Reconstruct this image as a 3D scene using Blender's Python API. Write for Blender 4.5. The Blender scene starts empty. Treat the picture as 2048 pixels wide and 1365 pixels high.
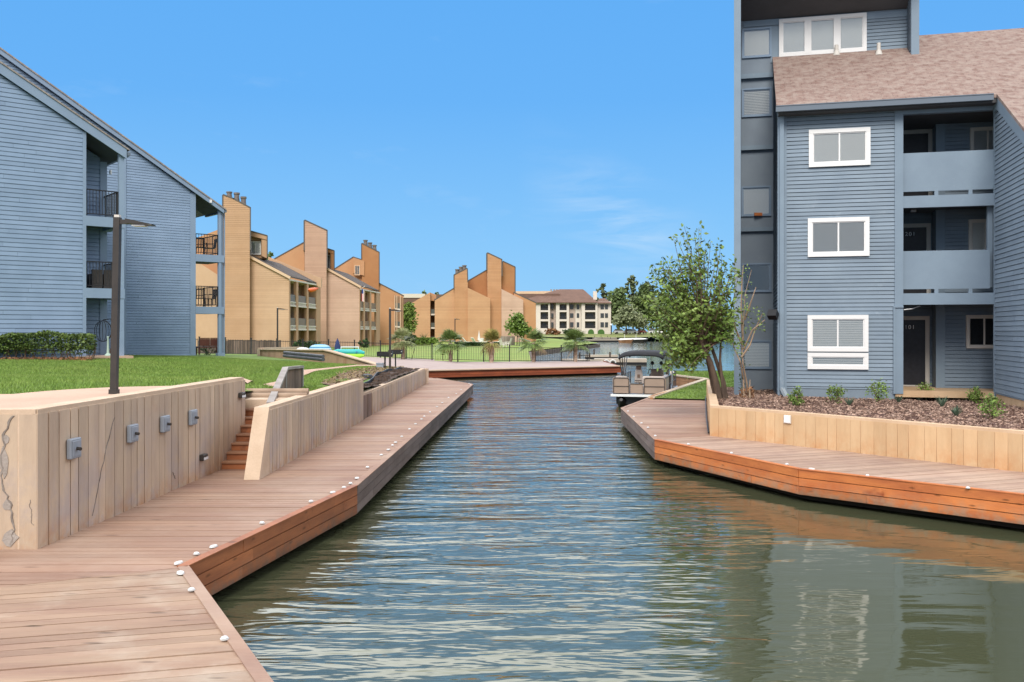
import bpy, bmesh, math, random
import numpy as np
from mathutils import Vector, Matrix
random.seed(7); RNG = np.random.default_rng(11)
scene = bpy.context.scene
COL = scene.collection
# measured lens: focal length in photo pixels, principal column, horizon row, eye height above the water
F = 1860.0; CX = 1024.0; HZ = 664.0; CZ = 2.85
DECK = 0.55

def P(px, py, z):
    d = (CZ - z) * F / (py - HZ)
    return Vector(((px - CX) / F * d, d, z))
def D(px, py, d):
    return Vector(((px - CX) / F * d, d, CZ - (py - HZ) / F * d))
def ray(px, py):
    return Vector(((px - CX) / F, 1.0, -(py - HZ) / F))
def ray_plane(px, py, p0, n):
    r = ray(px, py); c = Vector((0, 0, CZ))
    return c + r * ((p0 - c).dot(n) / r.dot(n))

class Plane:
    """vertical wall plane through two ground points; t runs along it, w runs into the building"""
    def __init__(s, a, b):
        s.o = Vector((a[0], a[1])); s.u = (Vector((b[0], b[1])) - s.o).normalized()
        n = Vector((-s.u.y, s.u.x))
        if n.dot(s.o) < 0: n = -n
        s.n = n
    def tz(s, px, py, w=0.0):
        o = s.o + s.n * w
        k = (px - CX) / F
        # o + u t = (k d, d)
        t = (k * o.y - o.x) / (s.u.x - k * s.u.y)
        d = o.y + s.u.y * t
        return (t, CZ - (py - HZ) / F * d)
    def t(s, px, w=0.0): return s.tz(px, HZ, w)[0]
    def z(s, px, py, w=0.0): return s.tz(px, py, w)[1]
    def poly(s, pts, w=0.0): return [s.tz(a, b, w) for a, b in pts]
    def P(s, t, z, w=0.0):
        q = s.o + s.u * t + s.n * w
        return Vector((q.x, q.y, z))
    def at(s, px, py, w=0.0):
        t, z = s.tz(px, py, w); return s.P(t, z, w)

def planeD(pa, da, pb, db):
    a = D(pa, HZ, da); b = D(pb, HZ, db)
    return Plane((a.x, a.y), (b.x, b.y))

def clip(poly, a, b, c):
    """keep part of a 2-D polygon where a x + b y >= c"""
    out = []
    for i in range(len(poly)):
        p, q = poly[i], poly[(i + 1) % len(poly)]
        dp = a * p[0] + b * p[1] - c; dq = a * q[0] + b * q[1] - c
        if dp >= 0: out.append(p)
        if (dp >= 0) != (dq >= 0):
            k = dp / (dp - dq)
            out.append((p[0] + (q[0] - p[0]) * k, p[1] + (q[1] - p[1]) * k))
    return out
def area2(p):
    return sum(p[i][0] * p[(i + 1) % len(p)][1] - p[(i + 1) % len(p)][0] * p[i][1] for i in range(len(p)))
def ccw(p): return p if area2(p) > 0 else p[::-1]
def inside(poly, x, y):
    r = False; j = len(poly) - 1
    for i in range(len(poly)):
        xi, yi = poly[i][0], poly[i][1]; xj, yj = poly[j][0], poly[j][1]
        if (yi > y) != (yj > y) and x < (xj - xi) * (y - yi) / (yj - yi) + xi: r = not r
        j = i
    return r
def inside_np(poly, X, Y):
    r = np.zeros(X.shape, bool); j = len(poly) - 1
    for i in range(len(poly)):
        xi, yi = poly[i][0], poly[i][1]; xj, yj = poly[j][0], poly[j][1]
        c = ((yi > Y) != (yj > Y)) & (X < (xj - xi) * (Y - yi) / ((yj - yi) if yj != yi else 1e-9) + xi)
        r ^= c; j = i
    return r

def tag(o, label=None, cat=None, group=None, kind=None):
    if label: o['label'] = label
    if cat: o['category'] = cat
    if group: o['group'] = group
    if kind: o['kind'] = kind
    return o
def thing(name, loc, label, cat, group=None, rz=0.0):
    o = bpy.data.objects.new(name, None); COL.objects.link(o)
    o.empty_display_size = 0.2
    o.location = loc; o.rotation_euler = (0, 0, rz)
    return tag(o, label, cat, group)
def kids(o): return list(o.children)
def copy_tree(o, parent=None, loc=None, rz=None, label=None):
    c = o.copy(); COL.objects.link(c)
    if parent: c.parent = parent
    for ch in kids(o): copy_tree(ch, c)
    if loc is not None: c.location = loc
    if rz is not None: c.rotation_euler = (0, 0, rz)
    if label: c['label'] = label
    return c
def root_loc(p):
    v = Vector((0, 0, 0))
    while p: v += p.location; p = p.parent
    return v

class MB:
    def __init__(s): s.v = []; s.f = []; s.m = []; s.cur = 0; s.sm = []; s.smooth = False
    def add(s, vs, fs):
        k = len(s.v); s.v += [tuple(v) for v in vs]
        for f in fs:
            s.f.append(tuple(i + k for i in f)); s.m.append(s.cur); s.sm.append(s.smooth)
        return s
    def hexa(s, b, t):
        """b, t: matching bottom and top rings of points"""
        n = len(b)
        fs = [tuple(range(n - 1, -1, -1)), tuple(range(n, 2 * n))]
        for i in range(n):
            j = (i + 1) % n; fs.append((i, j, n + j, n + i))
        return s.add(list(b) + list(t), fs)
    def box(s, x0, x1, y0, y1, z0, z1):
        return s.hexa([(x0, y0, z0), (x1, y0, z0), (x1, y1, z0), (x0, y1, z0)],
                      [(x0, y0, z1), (x1, y0, z1), (x1, y1, z1), (x0, y1, z1)])
    def prism(s, xy, z0, z1):
        xy = ccw(list(xy))
        return s.hexa([(p[0], p[1], z0) for p in xy], [(p[0], p[1], z1) for p in xy])
    def fbox(s, pl, t0, t1, z0, z1, w0, w1):
        return s.hexa([pl.P(t0, z0, w0), pl.P(t1, z0, w0), pl.P(t1, z0, w1), pl.P(t0, z0, w1)],
                      [pl.P(t0, z1, w0), pl.P(t1, z1, w0), pl.P(t1, z1, w1), pl.P(t0, z1, w1)])
    def fprism(s, pl, tz, w0, w1):
        tz = ccw(list(tz))
        return s.hexa([pl.P(t, z, w1) for t, z in tz], [pl.P(t, z, w0) for t, z in tz])
    def seg(s, a, b, wx, wz, up=(0, 0, 1)):
        """bar of section wx by wz from a to b"""
        a = Vector(a); b = Vector(b); d = (b - a).normalized(); up = Vector(up)
        r = d.cross(up)
        if r.length < 1e-4: r = d.cross(Vector((1, 0, 0)))
        r.normalize(); q = r.cross(d).normalized()
        c = [(-.5, -.5), (.5, -.5), (.5, .5), (-.5, .5)]
        return s.hexa([a + r * (i * wx) + q * (j * wz) for i, j in c], [b + r * (i * wx) + q * (j * wz) for i, j in c])
    def tube(s, pts, r, n=8):
        pts = [Vector(p) for p in pts]; m = len(pts)
        rs = r if isinstance(r, (list, tuple)) else [r] * m
        vs = []; prev = None
        for i, p in enumerate(pts):
            d = (pts[min(i + 1, m - 1)] - pts[max(i - 1, 0)])
            if d.length < 1e-9: d = Vector((0, 0, 1))
            d.normalize()
            x = prev - d * prev.dot(d) if prev is not None else d.cross(Vector((0.31, 0.77, 0.2)))
            if x.length < 1e-4: x = d.cross(Vector((1, 0, 0)))
            x.normalize(); y = d.cross(x); prev = x
            vs += [p + (x * math.cos(2 * math.pi * k / n) + y * math.sin(2 * math.pi * k / n)) * rs[i] for k in range(n)]
        fs = []
        for i in range(m - 1):
            for k in range(n):
                k2 = (k + 1) % n
                fs.append((i * n + k, i * n + k2, (i + 1) * n + k2, (i + 1) * n + k))
        fs.append(tuple(range(n - 1, -1, -1))); fs.append(tuple((m - 1) * n + k for k in range(n)))
        o = s.smooth; s.smooth = True; s.add(vs, fs); s.smooth = o
        return s
    def lathe(s, c, prof, n=16):
        vs = []
        for r, z in prof:
            vs += [(c[0] + r * math.cos(2 * math.pi * k / n), c[1] + r * math.sin(2 * math.pi * k / n), c[2] + z) for k in range(n)]
        fs = []; m = len(prof)
        for i in range(m - 1):
            for k in range(n):
                k2 = (k + 1) % n
                fs.append((i * n + k, i * n + k2, (i + 1) * n + k2, (i + 1) * n + k))
        fs.append(tuple(range(n - 1, -1, -1))); fs.append(tuple((m - 1) * n + k for k in range(n)))
        o = s.smooth; s.smooth = True; s.add(vs, fs); s.smooth = o
        return s
    def build(s, name, mats, parent=None, local=False, loc=None, bevel=0.0):
        off = Vector((0, 0, 0))
        if parent is not None and not local: off = root_loc(parent)
        if loc is not None: off = Vector(loc)
        vs = [(v[0] - off.x, v[1] - off.y, v[2] - off.z) for v in s.v] if not (local and loc is not None) else s.v
        me = bpy.data.meshes.new(name)
        me.from_pydata(vs, [], s.f)
        if not isinstance(mats, (list, tuple)): mats = [mats]
        for m in mats: me.materials.append(m)
        if len(mats) > 1: me.polygons.foreach_set('material_index', s.m)
        if any(s.sm):
            me.polygons.foreach_set('use_smooth', s.sm)
            try: me.set_sharp_from_angle(angle=math.radians(40))
            except Exception: pass
        me.update()
        o = bpy.data.objects.new(name, me); COL.objects.link(o)
        if parent is not None: o.parent = parent
        if loc is not None: o.location = loc
        if bevel:
            b = o.modifiers.new('bevel', 'BEVEL'); b.width = bevel; b.segments = 1; b.limit_method = 'ANGLE'
        return o

def mesh_np(name, V, nper, mat, parent=None, loc=None, off=None):
    """V: (N*nper,3) float array, one nper-gon per group"""
    V = np.asarray(V, np.float32).reshape(-1, 3)
    if parent is not None: o_ = root_loc(parent); V = V - np.array([o_.x, o_.y, o_.z], np.float32)
    if loc is not None: V = V - np.array(list(loc), np.float32)
    n = len(V) // nper
    me = bpy.data.meshes.new(name)
    me.vertices.add(n * nper); me.vertices.foreach_set('co', V.reshape(-1))
    me.loops.add(n * nper); me.loops.foreach_set('vertex_index', np.arange(n * nper, dtype=np.int32))
    me.polygons.add(n); me.polygons.foreach_set('loop_start', np.arange(n, dtype=np.int32) * nper)
    me.polygons.foreach_set('loop_total', np.full(n, nper, np.int32))
    me.materials.append(mat); me.update(calc_edges=True)
    o = bpy.data.objects.new(name, me); COL.objects.link(o)
    if parent is not None: o.parent = parent
    if loc is not None: o.location = loc
    return o

def leaf_quads(C, size, flat=0.35, elong=1.9, droop=0.0):
    """rhombic leaves about the centres C; returns (N*4,3)"""
    C = np.asarray(C, float); n = len(C)
    a = RNG.normal(size=(n, 3)); a[:, 2] *= flat; a[:, 2] -= droop
    a /= np.linalg.norm(a, axis=1, keepdims=True) + 1e-9
    r = RNG.normal(size=(n, 3)); b = np.cross(a, r); b /= np.linalg.norm(b, axis=1, keepdims=True) + 1e-9
    s = (size * RNG.uniform(.6, 1.3, n))[:, None]
    L = a * s; W = b * s / elong
    return np.stack([C - L, C + W - L * .1, C + L, C - W - L * .1], 1).reshape(-1, 3)

# ------------------------------------------------------------------ materials
class NT:
    def __init__(s, name):
        s.m = bpy.data.materials.new(name); s.m.use_nodes = True
        s.t = s.m.node_tree; s.t.nodes.clear()
        s.out = s.n('ShaderNodeOutputMaterial')
    def n(s, ty, **kw):
        k = s.t.nodes.new(ty)
        for a, b in kw.items(): setattr(k, a, b)
        return k
    def l(s, a, b): s.t.links.new(a, b)
    def val(s, sock, v):
        if hasattr(v, 'is_output') or isinstance(v, bpy.types.NodeSocket): s.l(v, sock)
        else: sock.default_value = v
    def math(s, op, a, b=0.0, c=None, clamp=False):
        k = s.n('ShaderNodeMath', operation=op); k.use_clamp = clamp
        s.val(k.inputs[0], a); s.val(k.inputs[1], b)
        if c is not None: s.val(k.inputs[2], c)
        return k.outputs[0]
    def mix(s, f, a, b, blend='MIX'):
        k = s.n('ShaderNodeMix', data_type='RGBA', blend_type=blend); k.clamp_factor = True
        s.val(k.inputs[0], f); s.val(k.inputs[6], a if not isinstance(a, tuple) else (*a, 1)); s.val(k.inputs[7], b if not isinstance(b, tuple) else (*b, 1))
        return k.outputs[2]
    def coord(s, scale=(1, 1, 1), kind='Object', rot=(0, 0, 0)):
        c = s.n('ShaderNodeTexCoord'); mp = s.n('ShaderNodeMapping')
        mp.inputs['Scale'].default_value = scale; mp.inputs['Rotation'].default_value = rot
        s.l(c.outputs[kind], mp.inputs[0]); return mp.outputs[0]
    def noise(s, vec, scale, detail=4, rough=.55, dist=0.0):
        k = s.n('ShaderNodeTexNoise'); k.inputs['Scale'].default_value = scale
        k.inputs['Detail'].default_value = detail; k.inputs['Roughness'].default_value = rough
        k.inputs['Distortion'].default_value = dist
        if vec is not None: s.l(vec, k.inputs['Vector'])
        return k.outputs[0]
    def ramp(s, f, stops):
        k = s.n('ShaderNodeValToRGB'); e = k.color_ramp.elements
        while len(e) < len(stops): e.new(.5)
        for i, (p, c) in enumerate(stops):
            e[i].position = p; e[i].color = (*c, 1) if len(c) == 3 else c
        s.val(k.inputs[0], f); return k.outputs[0]
    def island(s): return s.n('ShaderNodeNewGeometry').outputs['Random Per Island']
    def bsdf(s, col, rough=.7, spec=.3, metal=0.0, normal=None, **kw):
        b = s.n('ShaderNodeBsdfPrincipled')
        s.val(b.inputs['Base Color'], col if not isinstance(col, tuple) else (*col, 1))
        s.val(b.inputs['Roughness'], rough); s.val(b.inputs['Metallic'], metal)
        b.inputs['Specular IOR Level'].default_value = spec
        if normal is not None: s.l(normal, b.inputs['Normal'])
        for a, v in kw.items(): s.val(b.inputs[a], v)
        s.l(b.outputs[0], s.out.inputs[0]); s.b = b
        return s.m
    def bump(s, h, strength=.3, dist=.02, normal=None):
        k = s.n('ShaderNodeBump'); k.inputs['Strength'].default_value = strength; k.inputs['Distance'].default_value = dist
        s.l(h, k.inputs['Height'])
        if normal is not None: s.l(normal, k.inputs['Normal'])
        return k.outputs[0]

def M(name, c, c2=None, ns=2.0, lo=.35, hi=.65, isl=0.0, rough=.75, spec=.3, metal=0.0, stretch=(1, 1, 1),
      fine=0.12, fs=25.0, fstretch=None, bump=0.0, bs=30.0, c3=None, ns3=.6, lo3=.55, hi3=.75, bd=.02, knots=None, band=None):
    t = NT(name); v = t.coord(stretch)
    col = c
    if c2 is not None:
        f = t.ramp(t.noise(v, ns, 5), [(lo, (0, 0, 0)), (hi, (1, 1, 1))])
        col = t.mix(f, c, c2)
    if c3 is not None:
        f = t.ramp(t.noise(t.coord(), ns3, 6, .65), [(lo3, (0, 0, 0)), (hi3, (1, 1, 1))])
        col = t.mix(f, col, c3)
    if knots:
        vo = t.n('ShaderNodeTexVoronoi'); vo.inputs['Scale'].default_value = knots[0]; t.l(t.coord(knots[1]), vo.inputs['Vector'])
        f = t.ramp(vo.outputs['Distance'], [(knots[2] * .4, (1, 1, 1)), (knots[2], (0, 0, 0))])
        col = t.mix(t.math('MULTIPLY', f, .8), col, tuple(x * .3 for x in c))
    for (z0, z1, bc, bns, blo, bhi) in (band or ()):
        g = t.n('ShaderNodeNewGeometry'); sx = t.n('ShaderNodeSeparateXYZ'); t.l(g.outputs['Position'], sx.inputs[0])
        mr = t.n('ShaderNodeMapRange'); t.l(sx.outputs[2], mr.inputs[0]); mr.inputs[1].default_value = z0; mr.inputs[2].default_value = z1; mr.inputs[3].default_value = 1; mr.inputs[4].default_value = 0
        f = t.ramp(t.noise(t.coord(), bns, 6, .7), [(blo, (0, 0, 0)), (bhi, (1, 1, 1))])
        col = t.mix(t.math('MULTIPLY', mr.outputs[0], f), col, bc)
    k = None
    if fine:
        v2 = t.coord(fstretch) if fstretch else v
        k = t.math('MULTIPLY_ADD', t.noise(v2, fs, 6, .7), 2 * fine, 1 - fine)
    if isl:
        i = t.math('MULTIPLY_ADD', t.island(), 2 * isl, 1 - isl)
        k = t.math('MULTIPLY', k, i) if k is not None else i
    if k is not None: col = t.mix(1.0, col, k, 'MULTIPLY')
    nrm = None
    if bump: nrm = t.bump(t.noise(t.coord(fstretch or stretch), bs, 6, .65), bump, bd)
    return t.bsdf(col, rough, spec, metal, nrm)
# ------------------------------------------------------------------ palette
m_deck_near = M('deck_planks_near', (.355, .24, .165), (.25, .148, .105), ns=1.1, lo=.38, hi=.68, isl=.11, rough=.72, stretch=(.35, 2.2, 1), fine=.34, fs=6, fstretch=(.45, 16, 1), bump=.35, bs=9, c3=(.42, .335, .26), ns3=.9, lo3=.5, hi3=.72, knots=(1.0, (1.6, 6.5, 1), .16))
m_deck = M('deck_planks', (.36, .225, .155), (.265, .155, .115), ns=.9, lo=.35, hi=.7, isl=.11, rough=.72, stretch=(.3, 1.6, 1), fine=.28, fs=6, fstretch=(.4, 14, 1), bump=.3, bs=9, c3=(.42, .31, .24), ns3=.35, lo3=.45, hi3=.75, knots=(1.0, (1.2, 6.5, 1), .13))
m_deck_r = M('deck_planks_right', (.40, .275, .205), (.31, .205, .16), ns=.9, lo=.35, hi=.7, isl=.16, rough=.72, stretch=(1.2, 1.2, 1), fine=.16, fs=10, bump=.25, bs=12, c3=(.45, .33, .25), ns3=.5, lo3=.5, hi3=.75)
m_sub = M('deck_substructure', (.035, .028, .022), rough=.9)
m_fas_orange = M('cedar_stained', (.56, .185, .055), (.42, .125, .042), ns=1.2, isl=.2, knots=(1.0, (2.2, 2.2, 7), .14), band=((.08, .40, (.30, .21, .14), 5.0, .42, .62), (.08, .20, (.12, .085, .06), 6.0, .3, .55)), rough=.55, stretch=(1, 1, 4), fine=.25, fs=7, fstretch=(1, 1, 9), bump=.2, c3=(.25, .06, .022), ns3=1.6, lo3=.62, hi3=.78)
m_fas_brown = M('cedar_brown', (.37, .135, .055), (.25, .09, .04), ns=1.2, isl=.22, knots=(1.0, (2.2, 2.2, 7), .16), band=((.08, .36, (.16, .11, .08), 5.0, .42, .62), (.08, .20, (.07, .055, .045), 6.0, .3, .55)), rough=.55, stretch=(1, 1, 4), fine=.25, fs=7, fstretch=(1, 1, 9), bump=.2, c3=(.10, .035, .02), ns3=1.8, lo3=.6, hi3=.75)
m_fas_grey = M('cedar_weathered', (.20, .155, .14), (.145, .105, .09), ns=1.2, isl=.2, rough=.7, stretch=(1, 1, 4), fine=.25, fs=7, fstretch=(1, 1, 9), bump=.2)
m_fas_red = M('cedar_red', (.30, .075, .03), (.22, .055, .026), ns=1.0, isl=.18, rough=.6, stretch=(1, 1, 4), fine=.2, fs=6, fstretch=(.6, .6, 9), bump=.2)
m_conc = M('board_formed_concrete', (.56, .435, .315), (.43, .325, .245), ns=1.6, lo=.3, hi=.72, isl=.11, rough=.88, stretch=(2.2, 2.2, .35), fine=.16, fs=9, fstretch=(1, 1, .3), bump=.5, bs=25, c3=(.44, .30, .21), ns3=1.1, lo3=.6, hi3=.82, bd=.012, band=((.5, 2.1, (.40, .335, .315), 1.3, .46, .62), (.5, .85, (.46, .24, .12), 3.0, .40, .66), (3.0, 1.6, (.30, .22, .17), 4.0, .56, .75)))
m_conc_cap = M('concrete_cap', (.60, .46, .34), (.52, .385, .275), ns=2.2, rough=.9, fine=.14, fs=30, bump=.3, bs=40)
m_plant_conc = M('orange_board_concrete', (.60, .415, .24), (.53, .345, .19), ns=1.4, isl=.07, rough=.85, stretch=(2.4, 2.4, .3), fine=.12, fs=9, fstretch=(1, 1, .3), bump=.4, bs=25, c3=(.52, .27, .12), ns3=1.2, lo3=.62, hi3=.85, bd=.012, band=((.5, .95, (.50, .22, .08), 2.5, .40, .7),))
m_grass = M('lawn_turf', (.12, .20, .035), (.165, .235, .045), ns=.35, rough=.9, fine=.4, fs=22, bump=.6, bs=60, c3=(.08, .135, .025), ns3=1.5, lo3=.5, hi3=.75)
m_grass_far = M('lawn_turf_far', (.16, .25, .04), (.25, .29, .07), ns=.12, rough=.9, fine=.3, fs=3, c3=(.11, .20, .03), ns3=.5)
m_path = M('concrete_path', (.55, .38, .28), (.48, .32, .235), ns=.7, rough=.9, fine=.12, fs=20, bump=.2)
m_paver = M('pink_pavers', (.40, .32, .29), (.35, .27, .245), ns=1.2, rough=.88, fine=.12, fs=14, bump=.2)
m_pavercap = M('paver_cap', (.46, .33, .24), (.40, .285, .21), ns=1.2, rough=.88, fine=.12, fs=14)
m_soil = M('garden_soil', (.115, .075, .055), (.07, .05, .04), ns=2.5, rough=.95, fine=.4, fs=14, bump=.9, bs=14, bd=.06)
m_dirt = M('dry_dirt', (.27, .185, .12), (.17, .11, .075), ns=1.6, rough=.95, fine=.4, fs=9, bump=.9, bs=10, bd=.08)
m_mulch_base = M('mulch_base', (.16, .085, .065), (.10, .055, .045), ns=6, rough=.95, fine=.4, fs=30, bump=.9, bs=30, bd=.04)
m_mulch = M('mulch_chips', (.40, .28, .22), (.25, .155, .115), ns=6, isl=.5, rough=.9, fine=.1)
m_land = M('far_ground', (.17, .22, .06), (.24, .24, .10), ns=.03, rough=.9, fine=.2, fs=.6)
m_rock = M('shore_bulkhead', (.16, .13, .10), (.10, .08, .065), ns=1.0, rough=.9, fine=.3, fs=5)
m_white_cap = M('white_plastic', (.62, .62, .61), rough=.45, fine=.05)
m_lens = M('clear_lens', (.72, .75, .78), rough=.25, spec=.6, fine=.05)
m_grey_box = M('grey_pvc', (.30, .33, .38), (.26, .29, .335), ns=4, rough=.55, fine=.06)
m_dark_metal = M('dark_bronze', (.032, .028, .026), (.045, .038, .034), ns=5, rough=.5, spec=.4)
m_black = M('black_metal', (.015, .015, .017), rough=.5, spec=.4, fine=.05)
m_rust = M('rusty_steel', (.09, .045, .03), (.06, .03, .02), ns=6, rough=.7)
m_log = M('landscape_timber', (.40, .29, .21), (.26, .18, .13), ns=3, rough=.9, fine=.25, fs=12, bump=.5)
m_tread = M('stair_tread', (.33, .17, .095), (.24, .12, .07), ns=2, isl=.15, rough=.7, fine=.2, fs=8)
m_greywood = M('weathered_slats', (.24, .165, .125), (.155, .105, .085), ns=3, isl=.35, rough=.85, stretch=(3, 3, .6), fine=.25, fs=9, fstretch=(3, 3, .4), bump=.4)
m_greyrail = M('weathered_rail', (.36, .33, .31), (.27, .24, .22), ns=3, rough=.85, fine=.2, fs=14)
m_crack = M('crack_grey', (.17, .14, .12), (.30, .265, .235), ns=9, rough=.95)
m_patch = M('spalled_concrete', (.42, .37, .33), (.30, .26, .23), ns=5, rough=.95, fine=.3, fs=20, bump=.8)

# water
def make_water():
    t = NT('canal_water')
    n1 = t.noise(t.coord((.75, 2.7, 1), rot=(0, 0, .06)), 1.0, 3, .48, .5)
    n2 = t.noise(t.coord((2.2, 6.5, 1), rot=(0, 0, -.12)), 1.0, 2, .5, .4)
    n3 = t.noise(t.coord((.22, .6, 1), rot=(0, 0, .15)), 1.0, 2, .5)
    big = t.noise(t.coord((.06, .05, 1)), 1.0, 2, .5)
    geo = t.n('ShaderNodeNewGeometry'); sp = t.n('ShaderNodeSeparateXYZ'); t.l(geo.outputs['Position'], sp.inputs[0])
    # wind reaches the open middle of the canal; the corner under the right deck lies sheltered and calm
    calm = t.n('ShaderNodeMapRange', interpolation_type='SMOOTHSTEP')
    t.l(t.math('SUBTRACT', sp.outputs[0], t.math('MULTIPLY', sp.outputs[1], .12)), calm.inputs[0])
    calm.inputs[1].default_value = -.2; calm.inputs[2].default_value = 2.6; calm.inputs[3].default_value = 1.0; calm.inputs[4].default_value = .085
    h = t.math('ADD', t.math('MULTIPLY', n1, .52), t.math('MULTIPLY', n2, .10))
    calm2 = t.math('MULTIPLY_ADD', calm.outputs[0], .75, .25)
    h = t.math('MULTIPLY', h, calm.outputs[0])
    h = t.math('ADD', h, t.math('MULTIPLY', t.math('MULTIPLY', n3, .75), calm2))
    h = t.math('MULTIPLY', h, t.math('MULTIPLY_ADD', big, .9, .5))
    far = t.n('ShaderNodeMapRange'); t.l(sp.outputs[1], far.inputs[0]); far.inputs[1].default_value = 40; far.inputs[2].default_value = 110; far.inputs[3].default_value = 1; far.inputs[4].default_value = 2.2
    h = t.math('MULTIPLY', h, far.outputs[0])
    nr = t.n('ShaderNodeMapRange'); t.l(sp.outputs[1], nr.inputs[0]); nr.inputs[1].default_value = 5; nr.inputs[2].default_value = 26; nr.inputs[3].default_value = .72; nr.inputs[4].default_value = 1.05
    h = t.math('MULTIPLY', h, nr.outputs[0])
    nrm = t.bump(h, 1.0, .155)
    t.bsdf((.060, .066, .036), .04, .5, 0, nrm, IOR=1.62)
    t.b.inputs['Specular Tint'].default_value = (1.0, 1.0, .70, 1)
    return t.m
m_water = make_water()

# ------------------------------------------------------------------ ground heights (control points read off the photo)
_cp = [(0, 800, 1.95), (228, 790, 1.96), (470, 751, 1.93), (0, 722, 1.82), (250, 718, 1.79), (450, 712, 1.63), (518, 712, 1.45),
       (647, 727, 1.32), (757, 732, 1.25), (600, 742, 1.55), (490, 783, 1.52), (650, 775, 1.42), (735, 772, 1.18), (850, 741, 1.12),
       (395, 708, 1.17), (700, 722, 1.05)]
_cp = [tuple(P(a, b, z)) for a, b, z in _cp] + [(-4.9, 54.8, .56), (7.2, 62, .56), (1.4, 71, .56), (7, 74, .56), (1, 58, .56), (-20, 80, 1.15), (-30, 20, 1.95), (-60, 50, 1.7), (-60, 10, 2.0), (-3, 48, .8), (-9.5, 71, .84), (-5, 71, .62), (-4.6, 18.6, 1.60), (-4.9, 19.5, 1.60)]
_A = np.array(_cp); _n = len(_A)
def _phi(r): return r
_K = _phi(np.linalg.norm(_A[:, None, :2] - _A[None, :, :2], axis=2)) + 1e-6 * np.eye(_n)
_Pm = np.c_[np.ones(_n), _A[:, :2]]
_S = np.linalg.solve(np.block([[_K, _Pm], [_Pm.T, np.zeros((3, 3))]]), np.r_[_A[:, 2], 0, 0, 0])
def H(x, y):
    x = np.asarray(x, float); y = np.asarray(y, float)
    r = np.sqrt((x[..., None] - _A[:, 0]) ** 2 + (y[..., None] - _A[:, 1]) ** 2)
    return _phi(r) @ _S[:_n] + _S[_n] + _S[_n + 1] * x + _S[_n + 2] * y
def Hs(x, y): return float(H(np.array([x]), np.array([y]))[0])

def sheet(name, polys, hfun, mat, step, dz=0.0, kind='structure', skirt=0.0, noise=0.0):
    """ground sheet: grid cells clipped to convex outlines"""
    mb = MB(); key = {}
    def vid(x, y):
        k = (round(x, 3), round(y, 3))
        if k not in key: key[k] = len(key)
        return key[k]
    faces = []
    for poly in polys:
        poly = ccw([(p[0], p[1]) for p in poly])
        xs = [p[0] for p in poly]; ys = [p[1] for p in poly]
        y = math.floor(min(ys) / step) * step
        while y < max(ys):
            x = math.floor(min(xs) / step) * step
            while x < max(xs):
                c = [(x, y), (x + step, y), (x + step, y + step), (x, y + step)]
                for i in range(len(poly)):
                    a, b = poly[i], poly[(i + 1) % len(poly)]
                    nx, ny = -(b[1] - a[1]), b[0] - a[0]
                    c = clip(c, nx, ny, nx * a[0] + ny * a[1])
                    if len(c) < 3: break
                if len(c) >= 3:
                    f = []
                    for q in c:
                        i = vid(*q)
                        if i not in f: f.append(i)
                    if len(f) >= 3: faces.append(tuple(f))
                x += step
            y += step
    pts = np.array(list(key.keys()))
    z = hfun(pts[:, 0], pts[:, 1]) + dz
    if noise: z = z + noise * RNG.normal(size=len(z))
    mb.smooth = True
    mb.add([(p[0], p[1], q) for p, q in zip(pts, z)], faces)
    o = mb.build(name, mat); return tag(o, kind=kind)

# water: one sheet that runs out to the horizon
mb = MB(); mb.add([(-900, -20, 0), (1600, -20, 0), (1600, 3000, 0), (-900, 3000, 0)], [(0, 1, 2, 3)])
tag(mb.build('water', m_water), kind='structure')
# canal bed and far ground
mb = MB(); mb.box(-1500, 2500, -60, 3200, -3.2, -2.6)
tag(mb.build('lake_bed', m_soil), kind='structure')

# ------------------------------------------------------------------ boardwalks
a = P(525, 1365, DECK); c = P(365, 1135, DECK); e = P(710, 972, DECK); g = P(945, 769, DECK); h = P(873, 757, DECK)
a2 = a + (a - c) * .75
V2 = lambda v: (v[0], v[1])
def planks(mb, poly, ang, w, gap, z0, z1, ph=0.0, jig=0.004):
    ca, sa = math.cos(ang), math.sin(ang)
    q = ccw([(x * ca + y * sa, -x * sa + y * ca) for x, y in poly])
    lo = min(p[1] for p in q); hi = max(p[1] for p in q)
    k = math.floor((lo - ph) / w)
    while k * w + ph < hi:
        b0 = k * w + ph + gap / 2; b1 = (k + 1) * w + ph - gap / 2
        s = clip(clip(q, 0, 1, b0), 0, -1, -b1)
        if len(s) >= 3 and abs(area2(s)) > .004:
            dz = random.uniform(-jig, jig)
            mb.prism([(x * ca - y * sa, x * sa + y * ca) for x, y in s], z0, z1 + dz)
        k += 1
L_near = [V2(c), V2(a2), (-9, a2.y), (-9, 6.13 * 1.43 - 2.0), ]
seam_dir = (P(0, 1175, DECK) - c).normalized()
sw = c + seam_dir * 6.5
L_near = [V2(c), V2(a2), (sw.x, a2.y), V2(sw)]
L_up1 = [V2(sw), V2(c), V2(e), (-5.2, e.y), (sw.x, 10.6)]
L_up2 = [(-5.2, e.y), V2(e), V2(g), V2(h), (-5.1, 48.0)]
near_ang = math.atan2(P(410, 1217, DECK).y - P(0, 1246, DECK).y, P(410, 1217, DECK).x - P(0, 1246, DECK).x)
bw = thing('boardwalk', (c.x, c.y, DECK), None, None); tag(bw, kind='structure')
mb = MB(); planks(mb, L_near, near_ang, .142, .011, DECK - .03, DECK, .03); mb.build('near_planks', m_deck_near, bw)
mb = MB()
for q in (L_up1, L_up2): planks(mb, q, .012, .142, .013, DECK - .03, DECK)
mb.build('planks', m_deck, bw)
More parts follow.
